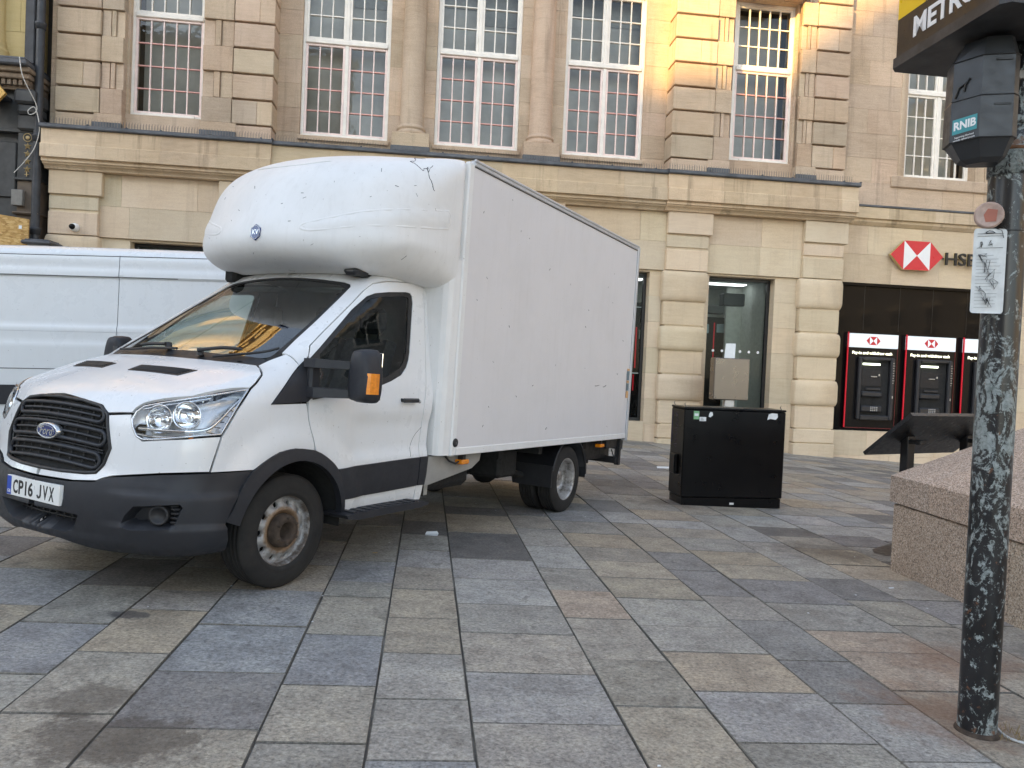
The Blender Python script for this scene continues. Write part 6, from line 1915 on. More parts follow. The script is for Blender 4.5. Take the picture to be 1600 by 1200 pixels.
for s_ in (-1, 1): mb.box(-q, -q + .002, s_ * .12 - .0015, s_ * .12 + .0015, Z0 + .175, Z0 + .68)
mb.build('face_joint', M['sign_black'], up_)
mb = MB()
for k, (o_, ex) in enumerate((((-q, 0, Z0 + .088), (0, -1, 0)), ((q, 0, Z0 + .088), (0, 1, 0)), ((0, -q, Z0 + .088), (1, 0, 0)), ((0, q, Z0 + .088), (-1, 0, 0)))):
    t_ = MB(); put_text(t_, 'METRO', .122, o_, ex, (0, 0, 1), .0012, bold=.0035, squeeze=1.0)
    t_.build('lettering', M['white_sign'], ms)
mb = MB()
for o_, ex in (((-q, 0, Z0 + .42), (0, -1, 0)), ((q, 0, Z0 + .42), (0, 1, 0))):
    t_ = MB(); put_text(t_, 'M', .5, o_, ex, (0, 0, 1), .0012, bold=.02); t_.build('letter', M['sign_black'], ms)

rb = empty('talking_sign', (PX - .175, PY - .06, PZ + 2.43), R(-14))
tag(rb, 'black faceted speaker casing with teal RNIB label, strapped to the pole below the sign', 'speaker box')
def ring8(hw, hd, ch_): return [(-hw, -hd + ch_), (-hw + ch_, -hd), (hw - ch_ * .3, -hd), (hw, -hd + ch_ * .3), (hw, hd), (-hw + ch_ * .3, hd), (-hw, hd - ch_ * .3)]
mb = MB(); lv = [(.0, .50, .40), (.018, .68, .62), (.085, .94, .95), (.09, 1.0, 1.0), (.255, 1.0, 1.0), (.262, .985, .985), (.42, .98, .98), (.425, .955, .955), (.50, .72, .86)]
rg = []
for z, a_, b_ in lv: rg.append([(x * a_ + .115 * (1 - a_) * .3, y * b_ + .0, z) for x, y in ring8(.115, .105, .085)])
n = 7; vs = [p for r in rg for p in r]
fs = [(q_ * n + i, q_ * n + (i + 1) % n, (q_ + 1) * n + (i + 1) % n, (q_ + 1) * n + i) for q_ in range(len(rg) - 1) for i in range(n)]
fs += [tuple(range(n))[::-1], tuple(range((len(rg) - 1) * n, len(rg) * n))]
mb.add(vs, fs); M['casing'] = plain('dark grey casing', (.026, .028, .031), .38, 0, .15, 8, bmp=.12)
rc_ = mb.build('casing', M['casing'], rb)
mb = MB()
for z in (.088, .258, .421): mb.tube([(x * 1.002, y * 1.002, z) for x, y in ring8(.115, .105, .085)][:5], .0025, 5)
for z in (.22, .40): mb.box(.02, .08, -.1085, -.1045, z - .004, z + .004)
mb.build('casing_seam', M['ink'], rc_)
# label on the chamfered face
c0_ = Vector((-.115, -.02, 0)); c1_ = Vector((-.03, -.105, 0)); ex = (c1_ - c0_).normalized(); nn_ = Vector((ex.y, -ex.x, 0)); nn_ = nn_ if nn_.y < 0 else -nn_
pc = (c0_ + c1_) / 2
def lf(a_, z, o_=.001): return tuple(pc + ex * a_ + nn_ * o_ + Vector((0, 0, z)))
mb = MB(); mb.add([lf(-.050, .118), lf(.050, .124), lf(.050, .186), lf(-.050, .180)], [(0, 1, 2, 3)]); lb_ = mb.build('label', plain('teal label', (.035, .27, .30), .45, 0, .06), rb)
mb = MB(); put_text(mb, 'RNIB', .046, lf(0, .152, .0018), tuple(ex + Vector((0, 0, .06))), (0, 0, 1), .0004, bold=.0016, squeeze=.9); mb.build('lettering', M['white_sign'], lb_)
mb = MB(); put_text(mb, 'Supporting blind and', .0105, lf(0, .106, .0018), tuple(ex + Vector((0, 0, .06))), (0, 0, 1), .0003, squeeze=.9); put_text(mb, 'partially sighted people', .0105, lf(0, .094, .0018), tuple(ex + Vector((0, 0, .06))), (0, 0, 1), .0003, squeeze=.9)
mb.build('small_print', M['white_sign'], rc_)
mb = MB(); mb.tube([lf(-.045, .27, .002), lf(-.03, .31, .002), lf(.0, .325, .002), lf(.012, .34, .002), lf(-.004, .32, .003), lf(-.01, .29, .002)], .004, 5); mb.build('scrape', M['ink'], rc_)
mb = MB(); mb.box(.10, .20, .02, .09, .12, .16, .004); mb.box(.10, .20, .02, .09, .36, .40, .004); mb.build('bracket', M['steel'], rb)

# weathered notice and a round pad taped to the pole
no = empty('paper_notice', (PX, PY, PZ), 0)
tag(no, 'dirty white scribbled notice in a plastic sleeve tied to the pole', 'notice')
def on_pole(a_, z, o_=.006):   # a_: offset across the front, flat sheet bowed slightly
    th_ = R(205); 
    fx, fy = -.42, -.907
    tx_, ty_ = .907, -.42
    bow = -a_ * a_ * 1.6
    return (fx * (.079 + o_ + bow) + tx_ * (a_ - .075) * 1, fy * (.079 + o_ + bow) + ty_ * (a_ - .075) * .35, z)
def sheet(mb, a0, a1, z0, z1, o_, rr=.012, nx=8):
    out = [(a0 + rr, z0), (a1 - rr, z0), (a1 - rr * .3, z0 + rr * .3), (a1, z0 + rr), (a1, z1 - rr), (a1 - rr * .3, z1 - rr * .3), (a1 - rr, z1), (a0 + rr, z1), (a0 + rr * .3, z1 - rr * .3), (a0, z1 - rr), (a0, z0 + rr), (a0 + rr * .3, z0 + rr * .3)]
    mb.add([on_pole(a, z, o_) for a, z in out] + [on_pole(a, z, o_ - .003) for a, z in out], [tuple(range(12))] + [(i, (i + 1) % 12, 12 + (i + 1) % 12, 12 + i) for i in range(12)])
M['notice'] = plain('dirty white notice', (.60, .62, .62), .45, 0, .16, 14)
NZ = -PZ
mb = MB(); sheet(mb, -.070, .070, 1.712 + NZ, 2.068 + NZ, .010); ns = mb.build('sheet', M['notice'], no)
mb = MB(); rr = random.Random(3)
def stroke(pts, w): mb.tube([on_pole(a, z + NZ, .011) for a, z in pts], w, 4)
for z in (2.045, 2.035, 1.985): stroke([(-.055, z), (.055, z + .004)], .0008)
for k in range(16): 
    z = 1.735 + k * .0145; stroke([(-.055, z), (rr.uniform(.01, .055), z + .003)], .00045)
stroke([(-.022, 2.05), (-.008, 2.058), (.008, 2.056), (.018, 2.05), (-.02, 2.048)], .0016)
for cx_, cz_ in ((-.04, 2.0), (.0, 2.005)):
    stroke([(cx_ + rr.uniform(-.012, .012), cz_ + rr.uniform(-.014, .014)) for _ in range(9)], .0013)
for k in range(7):
    cx_, cz_ = -.03 + .018 * (k % 4), 1.93 - .03 * k + rr.uniform(-.01, .01)
    stroke([(cx_ + rr.uniform(-.02, .02), cz_ + rr.uniform(-.03, .03)) for _ in range(8)], .0011)
mb.build('scribble', M['ink'], ns)
mb = MB(); mb.tube([on_pole(.02, 2.07 + NZ, .004), on_pole(.045, 2.06 + NZ, .016), on_pole(.055, 2.03 + NZ, .013)], .0015, 5); mb.lathe([(.0785, 2.062 + NZ), (.0795, 2.064 + NZ), (.0785, 2.068 + NZ)], 'z', 30); mb.build('tie', M['ink'], ns)
pd = empty('round_pad', (PX, PY, PZ), 0)
tag(pd, 'small round brownish plastic pad stuck on the pole above the notice', 'pad')
cpd = Vector(on_pole(-.012, 2.124 + NZ, .006))
mb = MB(); nrm = Vector((-.42, -.907, 0)); tz = Vector((0, 0, 1)); tx = Vector((.907, -.42, 0))
def dd(r_, h): return [tuple(cpd + (tx * math.cos(2 * math.pi * i / 32) + tz * math.sin(2 * math.pi * i / 32)) * r_ + nrm * h) for i in range(32)]
vs = dd(.054, -.02) + dd(.056, .002) + dd(.050, .010) + dd(.046, .008) + dd(.0, .008); mb.add(vs, [(q_ * 32 + i, q_ * 32 + (i + 1) % 32, (q_ + 1) * 32 + (i + 1) % 32, (q_ + 1) * 32 + i) for q_ in range(4) for i in range(32)], smooth=True)
M['pad'] = plain('aged pinkish plastic', (.42, .30, .25), .4, 0, .25, 30)
po = mb.build('disc', M['pad'], pd)
mb = MB(); mb.prism([(-.012, -.03), (.026, -.028), (.03, .02), (-.006, .026), (-.02, .0)], 'z', .0, .001)
mb.v = [tuple(cpd + tx * x + tz * y + nrm * (.0085 + z)) for x, y, z in mb.v]; mb.build('stain', plain('reddish stain', (.35, .12, .08), .5), po)

# ---- litter and cable
def litter(name, label, cat, pts, loc, mat, rz=0.0):
    mb = MB(); mb.add(pts, [tuple(range(len(pts)))] if len(pts) < 5 else [(0, 1, 2, 3), (3, 2, 4, 5)])
    o = mb.build(name, mat); o.location = (loc[0], loc[1], gz(*loc) + .004); o.rotation_euler = (0, 0, rz)
    return tag(o, label, cat)
litter('paper_scrap', 'folded white paper scrap on the slabs below the middle of the truck', 'litter', [(-.055, -.02, 0), (.05, -.035, .0), (.055, .015, .012), (-.06, .012, .004), (.04, .03, .028), (-.05, .03, .022)], (-.63, 6.50), M['paper'])
litter('paper_scrap', 'flat white torn paper on the slabs between truck and black cabinet', 'litter', [(-.12, -.12, 0), (.12, -.10, .0), (.13, .10, .008), (-.08, .13, .002)], (2.64, 13.0), M['paper'])
litter('fallen_leaf', 'tiny yellow scrap on the slabs behind the front wheel', 'litter', [(-.02, -.008, .002), (.018, -.006, .004), (.022, .008, .006), (-.014, .010, .002)], (-.98, 5.72), plain('ochre scrap', (.60, .36, .06), .7))
litter('paper_scrap', 'white chewed scrap on the slabs beside the granite base', 'litter', [(-.02, -.012, .001), (.02, -.01, .004), (.022, .012, .006), (-.016, .012, .003)], (2.93, 5.72), M['paper'])
mb = MB(); q = catmull([(2.55, 3.12, 0), (2.40, 3.13, 0), (2.27, 3.16, 0), (2.19, 3.22, .0), (2.175, 3.30, .02), (2.155, 3.34, .10)], 6, False)
mb.tube([(p[0], p[1], gz(p[0], p[1]) + .007 + p[2]) for p in q], .006, 8)
tag(mb.build('cable', plain('pale grey cable', (.45, .46, .45), .5)), 'pale cable curling on the ground at the foot of the pole', 'cable')
rg_ = random.Random(11)
mb = MB()
for k in range(46):
    a_ = rg_.uniform(0, 6.3); r_ = rg_.uniform(.08, .13); x, y = PX + .10 + r_ * .6 * math.cos(a_), PY - .02 + r_ * .6 * math.sin(a_)
    mb.tube([(x, y, gz(x, y)), (x + rg_.uniform(-.02, .02), y + rg_.uniform(-.02, .02), gz(x, y) + rg_.uniform(.01, .05))], .0012, 3)
tag(mb.build('dry_grass', plain('dry straw', (.30, .22, .10), .9)), 'wisps of dry grass growing at the foot of the pole', 'grass', kind='stuff')
mb = MB()
for k in range(90):
    u_ = rg_.uniform(-2.5, 4.5); v_ = rg_.uniform(2.4, 13); p = UX * u_ + VX * v_; s_ = rg_.uniform(.003, .009)
    z = gz(p.x, p.y); mb.add([(p.x - s_, p.y - s_ * .6, z + .003), (p.x + s_, p.y - s_ * .4, z + .003), (p.x + s_ * .7, p.y + s_ * .8, z + .004), (p.x - s_ * .6, p.y + s_ * .6, z + .005)], [(0, 1, 2, 3)])
tag(mb.build('crumbs', M['paper']), 'tiny pale crumbs and chewing gum scattered over the slabs', 'litter', kind='stuff')

# ================================================================ WHITE PANEL VAN BEHIND THE TRUCK
V2P = np.concatenate([catmull([(.88, .25), (.93, .45), (.92, .75), (.87, .98), (.76, 1.10), (.45, 1.24), (.15, 1.36), (-.02, 1.44)], 4, False),
                      catmull([(-.02, 1.44), (-.35, 1.78), (-.68, 2.14), (-.85, 2.28), (-1.05, 2.38), (-1.5, 2.45), (-2.6, 2.475), (-5.0, 2.465), (-5.50, 2.44), (-5.60, 2.36), (-5.66, 1.8), (-5.68, .9), (-5.66, .30)], 4, False)])
def v2_w(z): return np.interp(z, [.2, .45, .9, 1.25, 1.30, 1.36, 1.50, 1.54, 2.07, 2.10, 2.16, 2.20, 2.28, 2.34, 2.5], [.93, .975, .99, .985, .985, .968, .966, .946, .892, .915, .905, .890, .888, .872, .80])
def van_F(x, y, z):
    x, y, z = np.broadcast_arrays(*[np.asarray(v, float) for v in (x, y, z)])
    ay = np.abs(y); a = sdf_poly(V2P, x + .20 * ay ** 2 * sstep(-1.6, .3, x), z + .045 * ay ** 2)
    return smax(a, ay - v2_w(z), .13)
van_o = at_front(0, 0, 0)
vp = Vector((-6.35, 0, 0)); vy = 9.14 + .92
p = UX * (-6.95) + VX * (9.14 + .985)
van = empty('panel_van', (p.x, p.y, gz(p.x, p.y) - .02), YAW + math.pi)
# lean with the slope of the square
van.rotation_euler = (0, math.atan(.0248), YAW + math.pi)
tag(van, 'plain white panel van parked behind the truck at the left edge', 'van')
M['van_paint'] = paint('white van paint', (.72, .74, .75), .12)
CEN_OLD = CEN
CEN = np.array([-2.3, 0, 1.2])
def V2(name, mb, mat, parent=None, h=0):
    o = mb.build(name, mat, parent or van)
    if h: hard(o, h)
    return o
def vs_patch(pts, **k):
    return patch(van_F, [(x, .9, z) for x, z in pts], 90, 4, **k)
def varc(cx, r, a0, a1, n=14): return [(cx + r * math.cos(R(a0 + (a1 - a0) * i / n)), .36 + r * math.sin(R(a0 + (a1 - a0) * i / n))) for i in range(n + 1)]
SEAM = -3.45
for sd in (1, -1):
    low = .32
    arcf = [(.47, low)] + varc(0, .43, 0, 180) + [(-.47, low)]
    pts = [(.70, low), (.47, low)] + varc(0, .43, -2, 182) + [(-1.35, low), (-1.35, 1.40), (-1.36, 2.30), (-.86, 2.22), (-.62, 2.02), (-.05, 1.44), (.15, 1.34), (.62, 1.12), (.80, .95)]
    vsd = V2('front_side', vs_patch(pts, s=.07, side=sd, gap=.003), M['van_paint'], None, 40)
    win = [(-.12, 1.40), (-.40, 1.70), (-.75, 2.03), (-1.22, 2.03), (-1.24, 1.40)]
    V2('side_window', vs_patch(win, s=.08, side=sd, off=.003), M['gloss_black'], vsd)
    pts = [(-1.36, low), (SEAM - 0.0, low), (SEAM, 2.35), (SEAM, 2.37), (-1.37, 2.36)]
    pts = [(-1.36, low), (-2.2, low), (-2.85, low)] + [(-2.86, low)]
    mid = [(-1.36, low), (-3.445, low), (-3.445, 2.365), (-1.37, 2.36)]
    V2('sliding_door', vs_patch(mid, s=.032 if sd > 0 else .1, side=sd, gap=.0015), M['van_paint'], None, 40)
    rear = [(-3.45, low), (-3.95, low)] + [(x, z) for x, z in varc(-4.40, .43, 0, 180)] + [(-4.86, low), (-5.62, low), (-5.62, 1.5), (-5.56, 2.33), (-3.45, 2.365)]
    V2('rear_side', vs_patch(rear, s=.032 if sd > 0 else .1, side=sd, gap=.0015), M['van_paint'], None, 40)
    strip = [(-.50, .62), (-4.20 + .02, .62), (-4.2 + .02, .84), (-.46, .84)]
    V2('rub_strip', vs_patch([(-.45, .62), (-3.96, .62), (-4.0, .84), (-.40, .84)], s=.08, side=sd, off=.018, flange=.03), M['plastic'], None, 40)
    V2('roof_gutter', vs_patch([(-.95, 2.318), (-5.55, 2.347), (-5.55, 2.353), (-.95, 2.324)], s=.12, side=sd, off=.003, flange=.006), M['rubber'], None)
    V2('panel_groove', vs_patch([(-1.45, 2.088), (-2.9, 2.088), (-4.1, 2.088), (-4.1, 2.095), (-1.45, 2.095)], s=.1, side=sd, off=.002, flange=.004), M['trim'], None)
    V2('panel_crease', vs_patch([(-1.4, 1.452), (-4.5, 1.452), (-4.5, 1.457), (-1.4, 1.457)], s=.1, side=sd, off=.0015, flange=.003), M['grey_rail'], None)
    V2('panel_crease', vs_patch([(-.5, 1.022), (-4.6, 1.022), (-4.6, 1.031), (-.5, 1.031)], s=.1, side=sd, off=.002, flange=.004), M['trim'], None)
roofp = [(-.80, .0, 2.3), (-.84, .5, 2.28), (-.95, .86, 2.26), (-1.36, .87, 2.33), (-2.6, .87, 2.36), (-5.54, .87, 2.34), (-5.58, .0, 2.4)]
weld(V2('roof', patch(van_F, roofp, 90, 62, s=.09, sym=True), M['van_paint'], None, 40))
weld(V2('bonnet', patch(van_F, [(.86, 0, 1.0), (.70, .80, 1.0), (.15, .90, 1.34), (-.02, .86, 1.44), (0, 0, 1.44)], 20, 45, s=.07, sym=True), M['van_paint'], None, 40))
weld(V2('windscreen', patch(van_F, [(0, 0, 1.45), (-.02, .84, 1.46), (-.62, .82, 2.02), (-.82, .70, 2.22), (-.80, 0, 2.26)], 0, 40, s=.1, sym=True), M['gloss_black']))
weld(V2('front_bumper', patch(van_F, [(.92, 0, .98), (.80, .78, .96), (.70, .95, .9), (.62, .97, .34), (.90, .3, .30), (.92, 0, .3)], 30, 0, s=.07, sym=True), M['plastic']))
weld(V2('rear_door', patch(lambda x, y, z: van_F(x, y, z), [(-4.75, 0, 2.36), (-4.70, .85, 2.30), (-4.76, .95, 1.2), (-4.74, .95, .34), (-4.78, 0, .34)], 180, 4, s=.09), M['van_paint'])) if False else None
mb = MB(); mb.box(-5.62, -5.58, -.86, .86, .35, 2.36, .02); V2('rear_door', mb, M['van_paint'])
mb = MB(); mb.box(-5.5, .5, -.80, .80, .40, .60); V2('underbody', mb, M['void'])
for x in (0, -4.40):
    for sd in (1, -1):
        fm = Matrix.Translation((x, sd * .86, .345)) @ (Matrix.Identity(4) if sd > 0 else Matrix.Rotation(math.pi, 4, 'Z'))
        w = bpy.data.objects.new('wheel', None); w.matrix_local = fm; link(w, van)
        mb = MB(); mb.lathe(tyre_prof(.21, .345, .215), 'y', 40, flip=True); mb.build('tyre', M['tyre'], w)
        mb = MB(); mb.lathe([(.222, .07), (.215, .085), (.20, .07), (.17, .045), (.09, .07), (.06, .085), (0, .085)], 'y', 32, flip=True); mb.build('rim', M['steel'], w)
CEN = CEN_OLD

# ================================================================ NEIGHBOURING BUILDING ON THE LEFT
nb = empty('shop_building', at_front(-8.5, 0, 0), YAW)
tag(nb, 'ornate dark shopfront building with gold ornaments left of the drainpipes', 'building')
def N(mb, u0, u1, w0, w1, z0, z1, c=0.0, tint=None): return mb.box(u0 + 8.5, u1 + 8.5, -w1, -w0, z0, z1, c, tint or tnt(.06, .02))
M['shopdark'] = plain('dark painted timber', (.045, .046, .046), .5, 0, .35, 4, bmp=.2)
M['shopbrown'] = plain('brown weathered paint', (.12, .09, .065), .65, 0, .3, 3, bmp=.2)
mb = MB()
for k in range(14):
    z0 = 7.46 + k * .72
    u = -34.
    while u < -8.9:
        e = min(-8.86, u + rnd.uniform(.9, 1.6)); N(mb, u, e - .004, -.8, .0, z0, z0 + .715, .004, tnt(.09, .03)); u = e
mb.build('wall', M['buff'], nb)
mb = MB()
for uc in (-9.62, -12.4, -15.2, -18, -21, -24):
    mb.lathe([(.36, 7.44), (.36, 7.60), (.34, 7.62), (.37, 7.68), (.35, 7.74), (.30, 7.78), (.32, 7.84), (.29, 7.92), (.27, 8.2), (.26, 16.0), (.4, 16.3), (.4, 16.6)], 'z', 28, (uc + 8.5, -.05, 0))
mb.build('column', M['buff'], nb)
mb = MB(); N(mb, -34, -8.66, -.5, .35, 17.2, 17.55, .03); N(mb, -34, -8.7, -.5, .75, 18.0, 18.5, .05); N(mb, -34, -8.7, -.5, .1, 17.5, 18.0); N(mb, -34, -8.7, -.8, .0, 18.5, 20.2); N(mb, -34, -8.66, -.8, .2, 20.2, 20.5, .03)
for k in range(70): N(mb, -8.95 - k * .36, -8.75 - k * .36, .1, .5, 17.6, 17.95)
mb.build('upper_cornice', M['buff'], nb)
for uc in (-11.0, -13.8, -16.6, -19.5, -22.5):
    for z0 in (8.4, 12.6):
        f = MB(); N(f, uc - .75, uc + .75, -.02, .06, z0 - .15, z0); N(f, uc - .75, uc - .62, -.02, .05, z0, z0 + 2.9); N(f, uc + .62, uc + .75, -.02, .05, z0, z0 + 2.9); N(f, uc - .85, uc + .85, -.02, .14, z0 + 2.9, z0 + 3.1, .02); N(f, uc - .62, uc + .62, .01, .04, z0 + 1.4, z0 + 1.48); N(f, uc - .04, uc + .04, .01, .04, z0, z0 + 2.9)
        fo = f.build('window', M['white_wood'], nb); g = MB(); N(g, uc - .62, uc + .62, -.02, .012, z0, z0 + 2.9); g.build('pane', M['gloss_black'], fo)
mb = MB(); N(mb, -34, -8.62, -.5, .62, 7.28, 7.40, .03); N(mb, -34, -8.66, -.5, .56, 7.40, 7.46, .02); mb.build('lead_flashing', M['lead'], nb)
mb = MB(); N(mb, -34, -8.60, -.5, .50, 7.17, 7.28, .02); N(mb, -34, -8.64, -.5, .42, 7.05, 7.17, .02); N(mb, -34, -8.68, -.5, .25, 6.86, 7.05)
for k in range(90): N(mb, -8.76 - k * .115, -8.69 - k * .115, .25, .36, 6.93, 7.04)
mb.build('cornice', M['sooty'], nb)
mb = MB(); N(mb, -34, -8.70, -.5, .10, 6.05, 6.86); N(mb, -34, -8.66, -.5, .16, 5.98, 6.05, .01); N(mb, -34, -8.9, -.5, -.02, 3.0, 5.98); N(mb, -34, -8.5, -.5, -.10, BASE, 3.0)
for a, b2 in ((-9.9, -9.05), (-11.2, -10.2), (-12.8, -11.6)): N(mb, a, b2, -.02, .03, 4.6, 5.8, .02)
mb.build('shopfront', M['shopdark'], nb)
mb = MB()
N(mb, -8.97, -8.53, -.3, .14, 5.02, 6.0, .01); N(mb, -9.02, -8.50, -.3, .19, 4.96, 5.02, .01)
N(mb, -8.97, -8.55, -.3, .38, 6.55, 6.86, .05); N(mb, -8.93, -8.58, -.3, .32, 6.35, 6.57, .05); N(mb, -8.96, -8.56, -.3, .24, 6.02, 6.36, .04)
pil = mb.build('pilaster', M['shopdark'], nb)
mb = MB(); N(mb, -8.97, -8.53, -.3, .12, 3.0, 4.96, .01); N(mb, -9.02, -8.50, -.3, .2, 4.22, 4.28, .01); N(mb, -9.02, -8.48, -.3, .22, 4.62 - .36, 4.30 - .06, .01); mb.build('pilaster_foot', M['shopbrown'], nb)
M['giltwood'] = plain('worn gilding', (.42, .31, .15), .45, .3, .2, 20)
mb = MB()
mb.lathe([(.075, -.16), (.085, -.175), (.095, -.16)], 'y', 20, (-8.765 + 8.5, 0, 5.88)); mb.lathe([(0, -.165), (.03, -.17), (.045, -.155)], 'y', 14, (-8.765 + 8.5, 0, 5.88))
for k in range(4):
    zc = 5.70 - k * .165; vs = [(-8.765 + 8.5, -.185, zc)]
    for i in range(10): r_ = .085 if i % 2 == 0 else .036; a_ = math.pi / 2 + i * math.pi / 5; vs.append((-8.765 + 8.5 + r_ * math.cos(a_), -.145, zc + r_ * math.sin(a_)))
    mb.add(vs, [(0, 1 + i, 1 + (i + 1) % 10) for i in range(10)])
    if k == 3: mb.tube([(-.265, -.155, zc - .05), (-.265, -.155, zc - .16)], .012, 5); mb.tube([(-.31, -.155, zc - .12), (-.22, -.155, zc - .12)], .009, 5)
mb.build('gilt_ornament', M['giltwood'], pil)
mb = MB(); N(mb, -9.03, -8.80, .12, .24, 4.40, 4.74, .01); mb.build('junction_box', plain('grey box', (.20, .19, .17), .6), nb)
mb = MB(); N(mb, -34, -8.45, -9, -.8, BASE, 18.5); mb.build('building_core', M['room_dark'], nb)
hx = empty('hanging_plaque', at_front(-9.42, .62, 6.66), YAW)
tag(hx, 'gold hexagonal plaque with a pale centre on the dark shopfront at the left edge', 'plaque')
mb = MB(); mb.prism([(-.42, 0), (-.24, .22), (.24, .22), (.42, 0), (.24, -.22), (-.24, -.22)], 'y', 0, .08); ho = mb.build('board', plain('gold board', (.55, .34, .10), .4, .3, .1), hx)
mb = MB(); mb.box(-.30, .14, -.012, 0, -.10, .10, .003); mb.build('panel', M['white_sign'], ho)
mb = MB()
for k in range(4): mb.box(-.26 + .09 * k, -.20 + .09 * k, -.016, -.012, -.05, .05)
mb.build('lettering', M['blue'], ho)
mb = MB(); mb.prism([(-.24, -.22), (.24, -.22), (.20, -.26), (-.24, -.26)], 'y', 0, .08); mb.build('lower_edge', M['blue'], ho)
mb = MB(); mb.tube([(-.2, .04, .2), (-.2, .3, .24)], .02, 6); mb.tube([(.2, .04, .2), (.2, .3, .24)], .02, 6); mb.box(-.3, .3, .08, .62, -.03, .03); mb.build('bracket', M['iron'], hx)

# OSB hoarding
m, nt, b = new_mat('strand board')
tcx = coords(nt, (1, 1, 1)); vo = nt.nodes.new("ShaderNodeTexVoronoi"); vo.inputs['Scale'].default_value = 13; nt.links.new(coords(nt, (1.0, 1.0, 2.6)), vo.inputs['Vector'])
c = ramp(nt, vo.outputs['Color'], [(.1, (.34, .19, .055, 1)), (.5, (.52, .32, .11, 1)), (.9, (.64, .44, .19, 1))])
c = mix(nt, ramp(nt, noise(nt, 30, 5, .7, coords(nt, (1, 1, 3))).outputs[0], [(.5, 0.0), (.75, .6)]), c, (.28, .15, .05, 1))
nt.links.new(c, b.inputs['Base Color']); b.inputs['Roughness'].default_value = .8; M['osb'] = m
hb = empty('hoarding', at_front(-8.5, .5, 0), YAW)
tag(hb, 'orange strand board hoarding leaning low on the dark shopfront behind the white van', 'hoarding')
mb = MB(); mb.prism([(-4.5, BASE + .3), (-4.5, 4.6), (-.02, 4.07), (-.02, BASE + .3)], 'y', -.02, .02); ho = mb.build('board', M['osb'], hb)
mb = MB(); mb.box(-.21, -.15, -.024, -.02, 3.86, 3.93); mb.build('sticker', M['paper'], ho)
hp = empty('pier_cap', at_front(-8.22, .55, 0), YAW)
tag(hp, 'low pier with a weathered flat lead cap between hoarding and bank', 'pier')
mb = MB(); mb.box(-.20, .20, -.2, .2, BASE + .3, 3.52, .01); mb.build('shaft', M['grey_rail'], hp)
mb = MB(); mb.box(-.30, .30, -.3, .3, 3.52, 3.60, .03); mb.box(-.24, .24, -.24, .24, 3.60, 3.63, .01); mb.build('cap', M['lead'], hp)

# drainpipes and the loose white wire
for u_, r_, lb in ((-8.56, .085, 'dark iron drainpipe with a collar, right-hand of the pair left of the bank'), (-8.76, .10, 'thicker dark square drainpipe, left-hand of the pair beside the ornate shopfront')):
    d = empty('drainpipe', at_front(u_, .16 if u_ > -8.6 else .14, 0), YAW); tag(d, lb, 'drainpipe')
    mb = MB()
    if u_ > -8.6:
        mb.lathe([(r_, BASE), (r_, 14)], 'z', 24)
        pz = mb.build('pipe', M['iron'], d)
        mb = MB()
        for z in (8.30, 5.9, 3.9, 10.8): mb.lathe([(r_, z - .10), (r_ + .022, z - .09), (r_ + .024, z), (r_ + .03, z + .01), (r_ + .03, z + .05), (r_, z + .06)], 'z', 24)
        mb.build('collar', M['iron'], d)
    else:
        mb.box(-r_, r_, -.07, .07, 7.45, 14, .02); mb.build('pipe', M['iron'], d)
mb = MB(); q = catmull([(-8.70, .70, 7.40), (-8.64, .66, 7.0), (-8.50, .40, 6.55), (-8.52, .36, 6.38), (-8.64, .36, 6.32), (-8.66, .38, 6.40), (-8.54, .36, 6.48), (-8.46, .34, 6.2), (-8.47, .3, 5.95), (-8.58, .28, 5.6), (-8.8, .25, 5.3), (-9.0, .2, 5.1)], 5, False)
mb.tube([tuple(at_front(*p_)) for p_ in q], .010, 6)
tag(mb.build('loose_wire', plain('white wire', (.60, .58, .54), .5)), 'loose white wire looping down beside the drainpipes', 'wire')

# ================================================================ BUILDINGS ACROSS THE SQUARE (behind the camera): unseen, shaped to shade it
def across(u0, u1, w, ztop, depth, label, mat, name='shading_townhouse', top=None, loc=None, rz=None):
    t = empty(name, loc or at_front((u0 + u1) / 2, w, 0), YAW + math.pi if rz is None else rz)
    tag(t, label, 'building')
    L = (u1 - u0) / 2
    mb = MB()
    prof = top or [(-L, ztop), (L, ztop)]
    mb.prism([(-L, -3.0), (L, -3.0)] + [(x, z) for x, z in reversed(prof)], 'y', 0, depth)
    mb.build('wall', mat, t)
    zmin = min(z for x, z in prof)
    nwin = max(2, int((u1 - u0) / 3.4)); 
    fl = max(2, int((zmin - 4) / 4.2))
    for j in range(fl):
        for i in range(nwin):
            x = -L + (i + .5) * (2 * L / nwin); z = 3.8 + j * 4.2
            f = MB(); f.box(x - .75, x + .75, -.10, -.04, z - .12, z, .01); f.box(x - .72, x - .62, -.06, -.01, z, z + 2.3); f.box(x + .62, x + .72, -.06, -.01, z, z + 2.3); f.box(x - .85, x + .85, -.14, -.01, z + 2.3, z + 2.5, .02); f.box(x - .62, x + .62, -.05, -.01, z + 1.1, z + 1.18); f.box(x - .04, x + .04, -.05, -.01, z, z + 2.3)
            fo = f.build('window', M['white_wood'], t)
            g = MB(); g.box(x - .62, x + .62, -.03, -.012, z, z + 2.3); g.build('pane', M['gloss_black'], fo)
    mb = MB(); mb.box(-L, L, -.35, 0, zmin - 1.2, zmin - .8, .03); mb.box(-L, L, -.2, 0, 3.0, 3.3, .02)
    mb.build('cornice', mat, t)
    return t
DW = 46.0
SH = DW * math.tan(SUN_SIDE); HV = DW * math.tan(SUN_EL) / math.cos(SUN_SIDE)
def uu(u): return u - SH
def vv(v): return v + HV
DEP = 6.0
KX = DEP * math.tan(SUN_SIDE)
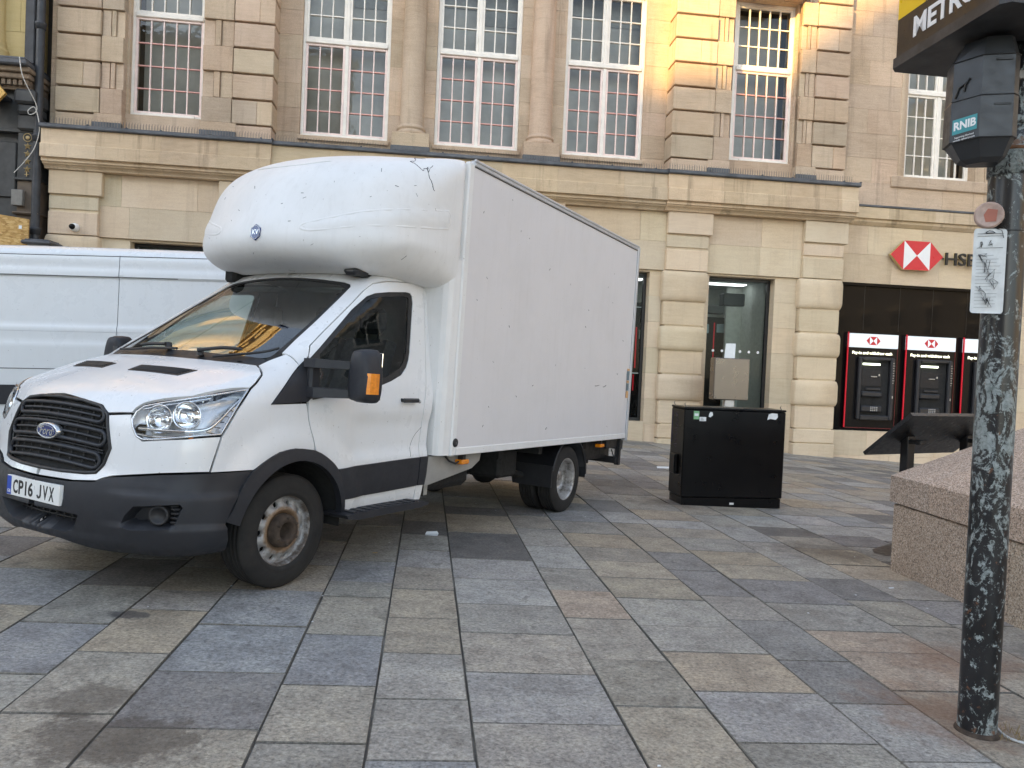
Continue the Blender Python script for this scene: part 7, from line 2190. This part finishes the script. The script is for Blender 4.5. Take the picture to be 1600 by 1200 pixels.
def skyline(pts, u0, u1):
    """(u, height) along the front -> outline in the turned-round building's own x"""
    c = (u0 + u1) / 2
    return sorted(((c - u), z) for u, z in pts)
def facing(pts, label, mat):  # unseen building, skyline worked back from the shade wanted on the bank
    pts = [(uu(u), vv(v)) for u, v in pts]
    u0, u1 = pts[0][0], pts[-1][0]
    return across(u0, u1, DW, 0, DEP, label, mat, 'shading_townhouse', skyline(pts, u0, u1))
facing([(-34, 9.4), (-9, 9.8), (-5.5, 10.6), (4.3 - KX, 12.7)], 'long sandstone building across the square, unseen, its skyline shaped to shade the bank front', M['brown'])
facing([(4.3 - KX + .01, 8.45), (7.6, 8.65), (8.7, 9.6), (10.4, 10.9)], 'unseen low sandstone house across the square, shaped to let a patch of sun through', M['buff'])
facing([(10.41, 10.9), (12.2, 11.6), (13.5, 13.2), (40, 13.2)], 'broad sandstone building across the square, unseen, its sloping shoulder shaped to bound the sun patch', M['brown'])

M['greystone'] = stone('grey stone', (.40, .40, .41), (.33, .33, .34), (.46, .46, .47), .3, 90, .3, 5, .2)
across(-24, 24, 0, 19, 10, 'unseen plain grey stone block added to cut low sky light from the right of the square', M['greystone'], 'shading_townhouse', None, at_front(30, 19, 0), YAW - math.pi / 2)  # out of view, added to keep low sky light off the truck's side
across(-13, 13, 0, 14, 8, 'unseen plain sandstone block added to cut low sky light from the left of the square', M['brown'], 'shading_townhouse', None, at_front(-46, 18, 0), YAW + math.pi / 2)  # out of view, added to block low sky light from the left

# ---- pieces that stand apart become parts of their own
def split_clusters(o, gap=.04):
    me = o.data; n = len(me.vertices)
    par = list(range(n))
    def find(i):
        while par[i] != i: par[i] = par[par[i]]; i = par[i]
        return i
    for e in me.edges:
        a, b_ = find(e.vertices[0]), find(e.vertices[1])
        if a != b_: par[a] = b_
    co = np.array([v_.co for v_ in me.vertices]); root = np.array([find(i) for i in range(n)])
    ids = np.unique(root); lo = np.array([co[root == i].min(0) for i in ids]) - gap / 2; hi = np.array([co[root == i].max(0) for i in ids]) + gap / 2
    k = len(ids); grp = list(range(k))
    def gf(i):
        while grp[i] != i: grp[i] = grp[grp[i]]; i = grp[i]
        return i
    for i in range(k):
        hit = np.where(((lo[i] <= hi) & (hi[i] >= lo)).all(1))[0]
        for j in hit:
            a, b_ = gf(i), gf(int(j))
            if a != b_: grp[a] = b_
    gs = sorted(set(gf(i) for i in range(k)))
    if len(gs) < 2: return
    lab = {int(ids[i]): gs.index(gf(i)) for i in range(k)}
    vl = np.array([lab[int(r_)] for r_ in root])
    for g in range(len(gs)):
        bm = bmesh.new(); bm.from_mesh(me); bm.verts.ensure_lookup_table()
        bmesh.ops.delete(bm, geom=[v_ for v_ in bm.verts if vl[v_.index] != g], context='VERTS')
        m2 = bpy.data.meshes.new(me.name)
        for mm in me.materials: m2.materials.append(mm)
        bm.to_mesh(m2); bm.free()
        if g == 0: first = m2
        else:
            c = o.copy(); c.data = m2; COL.objects.link(c)
    o.data = first
for o in list(bpy.data.objects):
    if o.type == 'MESH' and o.parent and o.name.split('.')[0] in ('wall', 'corner_post', 'side_skirt', 'bottom_rail', 'roof_rail', 'rail_seal', 'lead_apron', 'panel_joint', 'louvre', 'blind', 'reflection_sheet', 'screw', 'light_strip', 'header_panel', 'frame', 'sticker_print', 'styling_bar', 'window_edging', 'safety_dot', 'collar', 'wheel_nut', 'casing_seam', 'door_lock', 'ceiling_lamp') and len(o.data.vertices) < 40000:
        split_clusters(o)
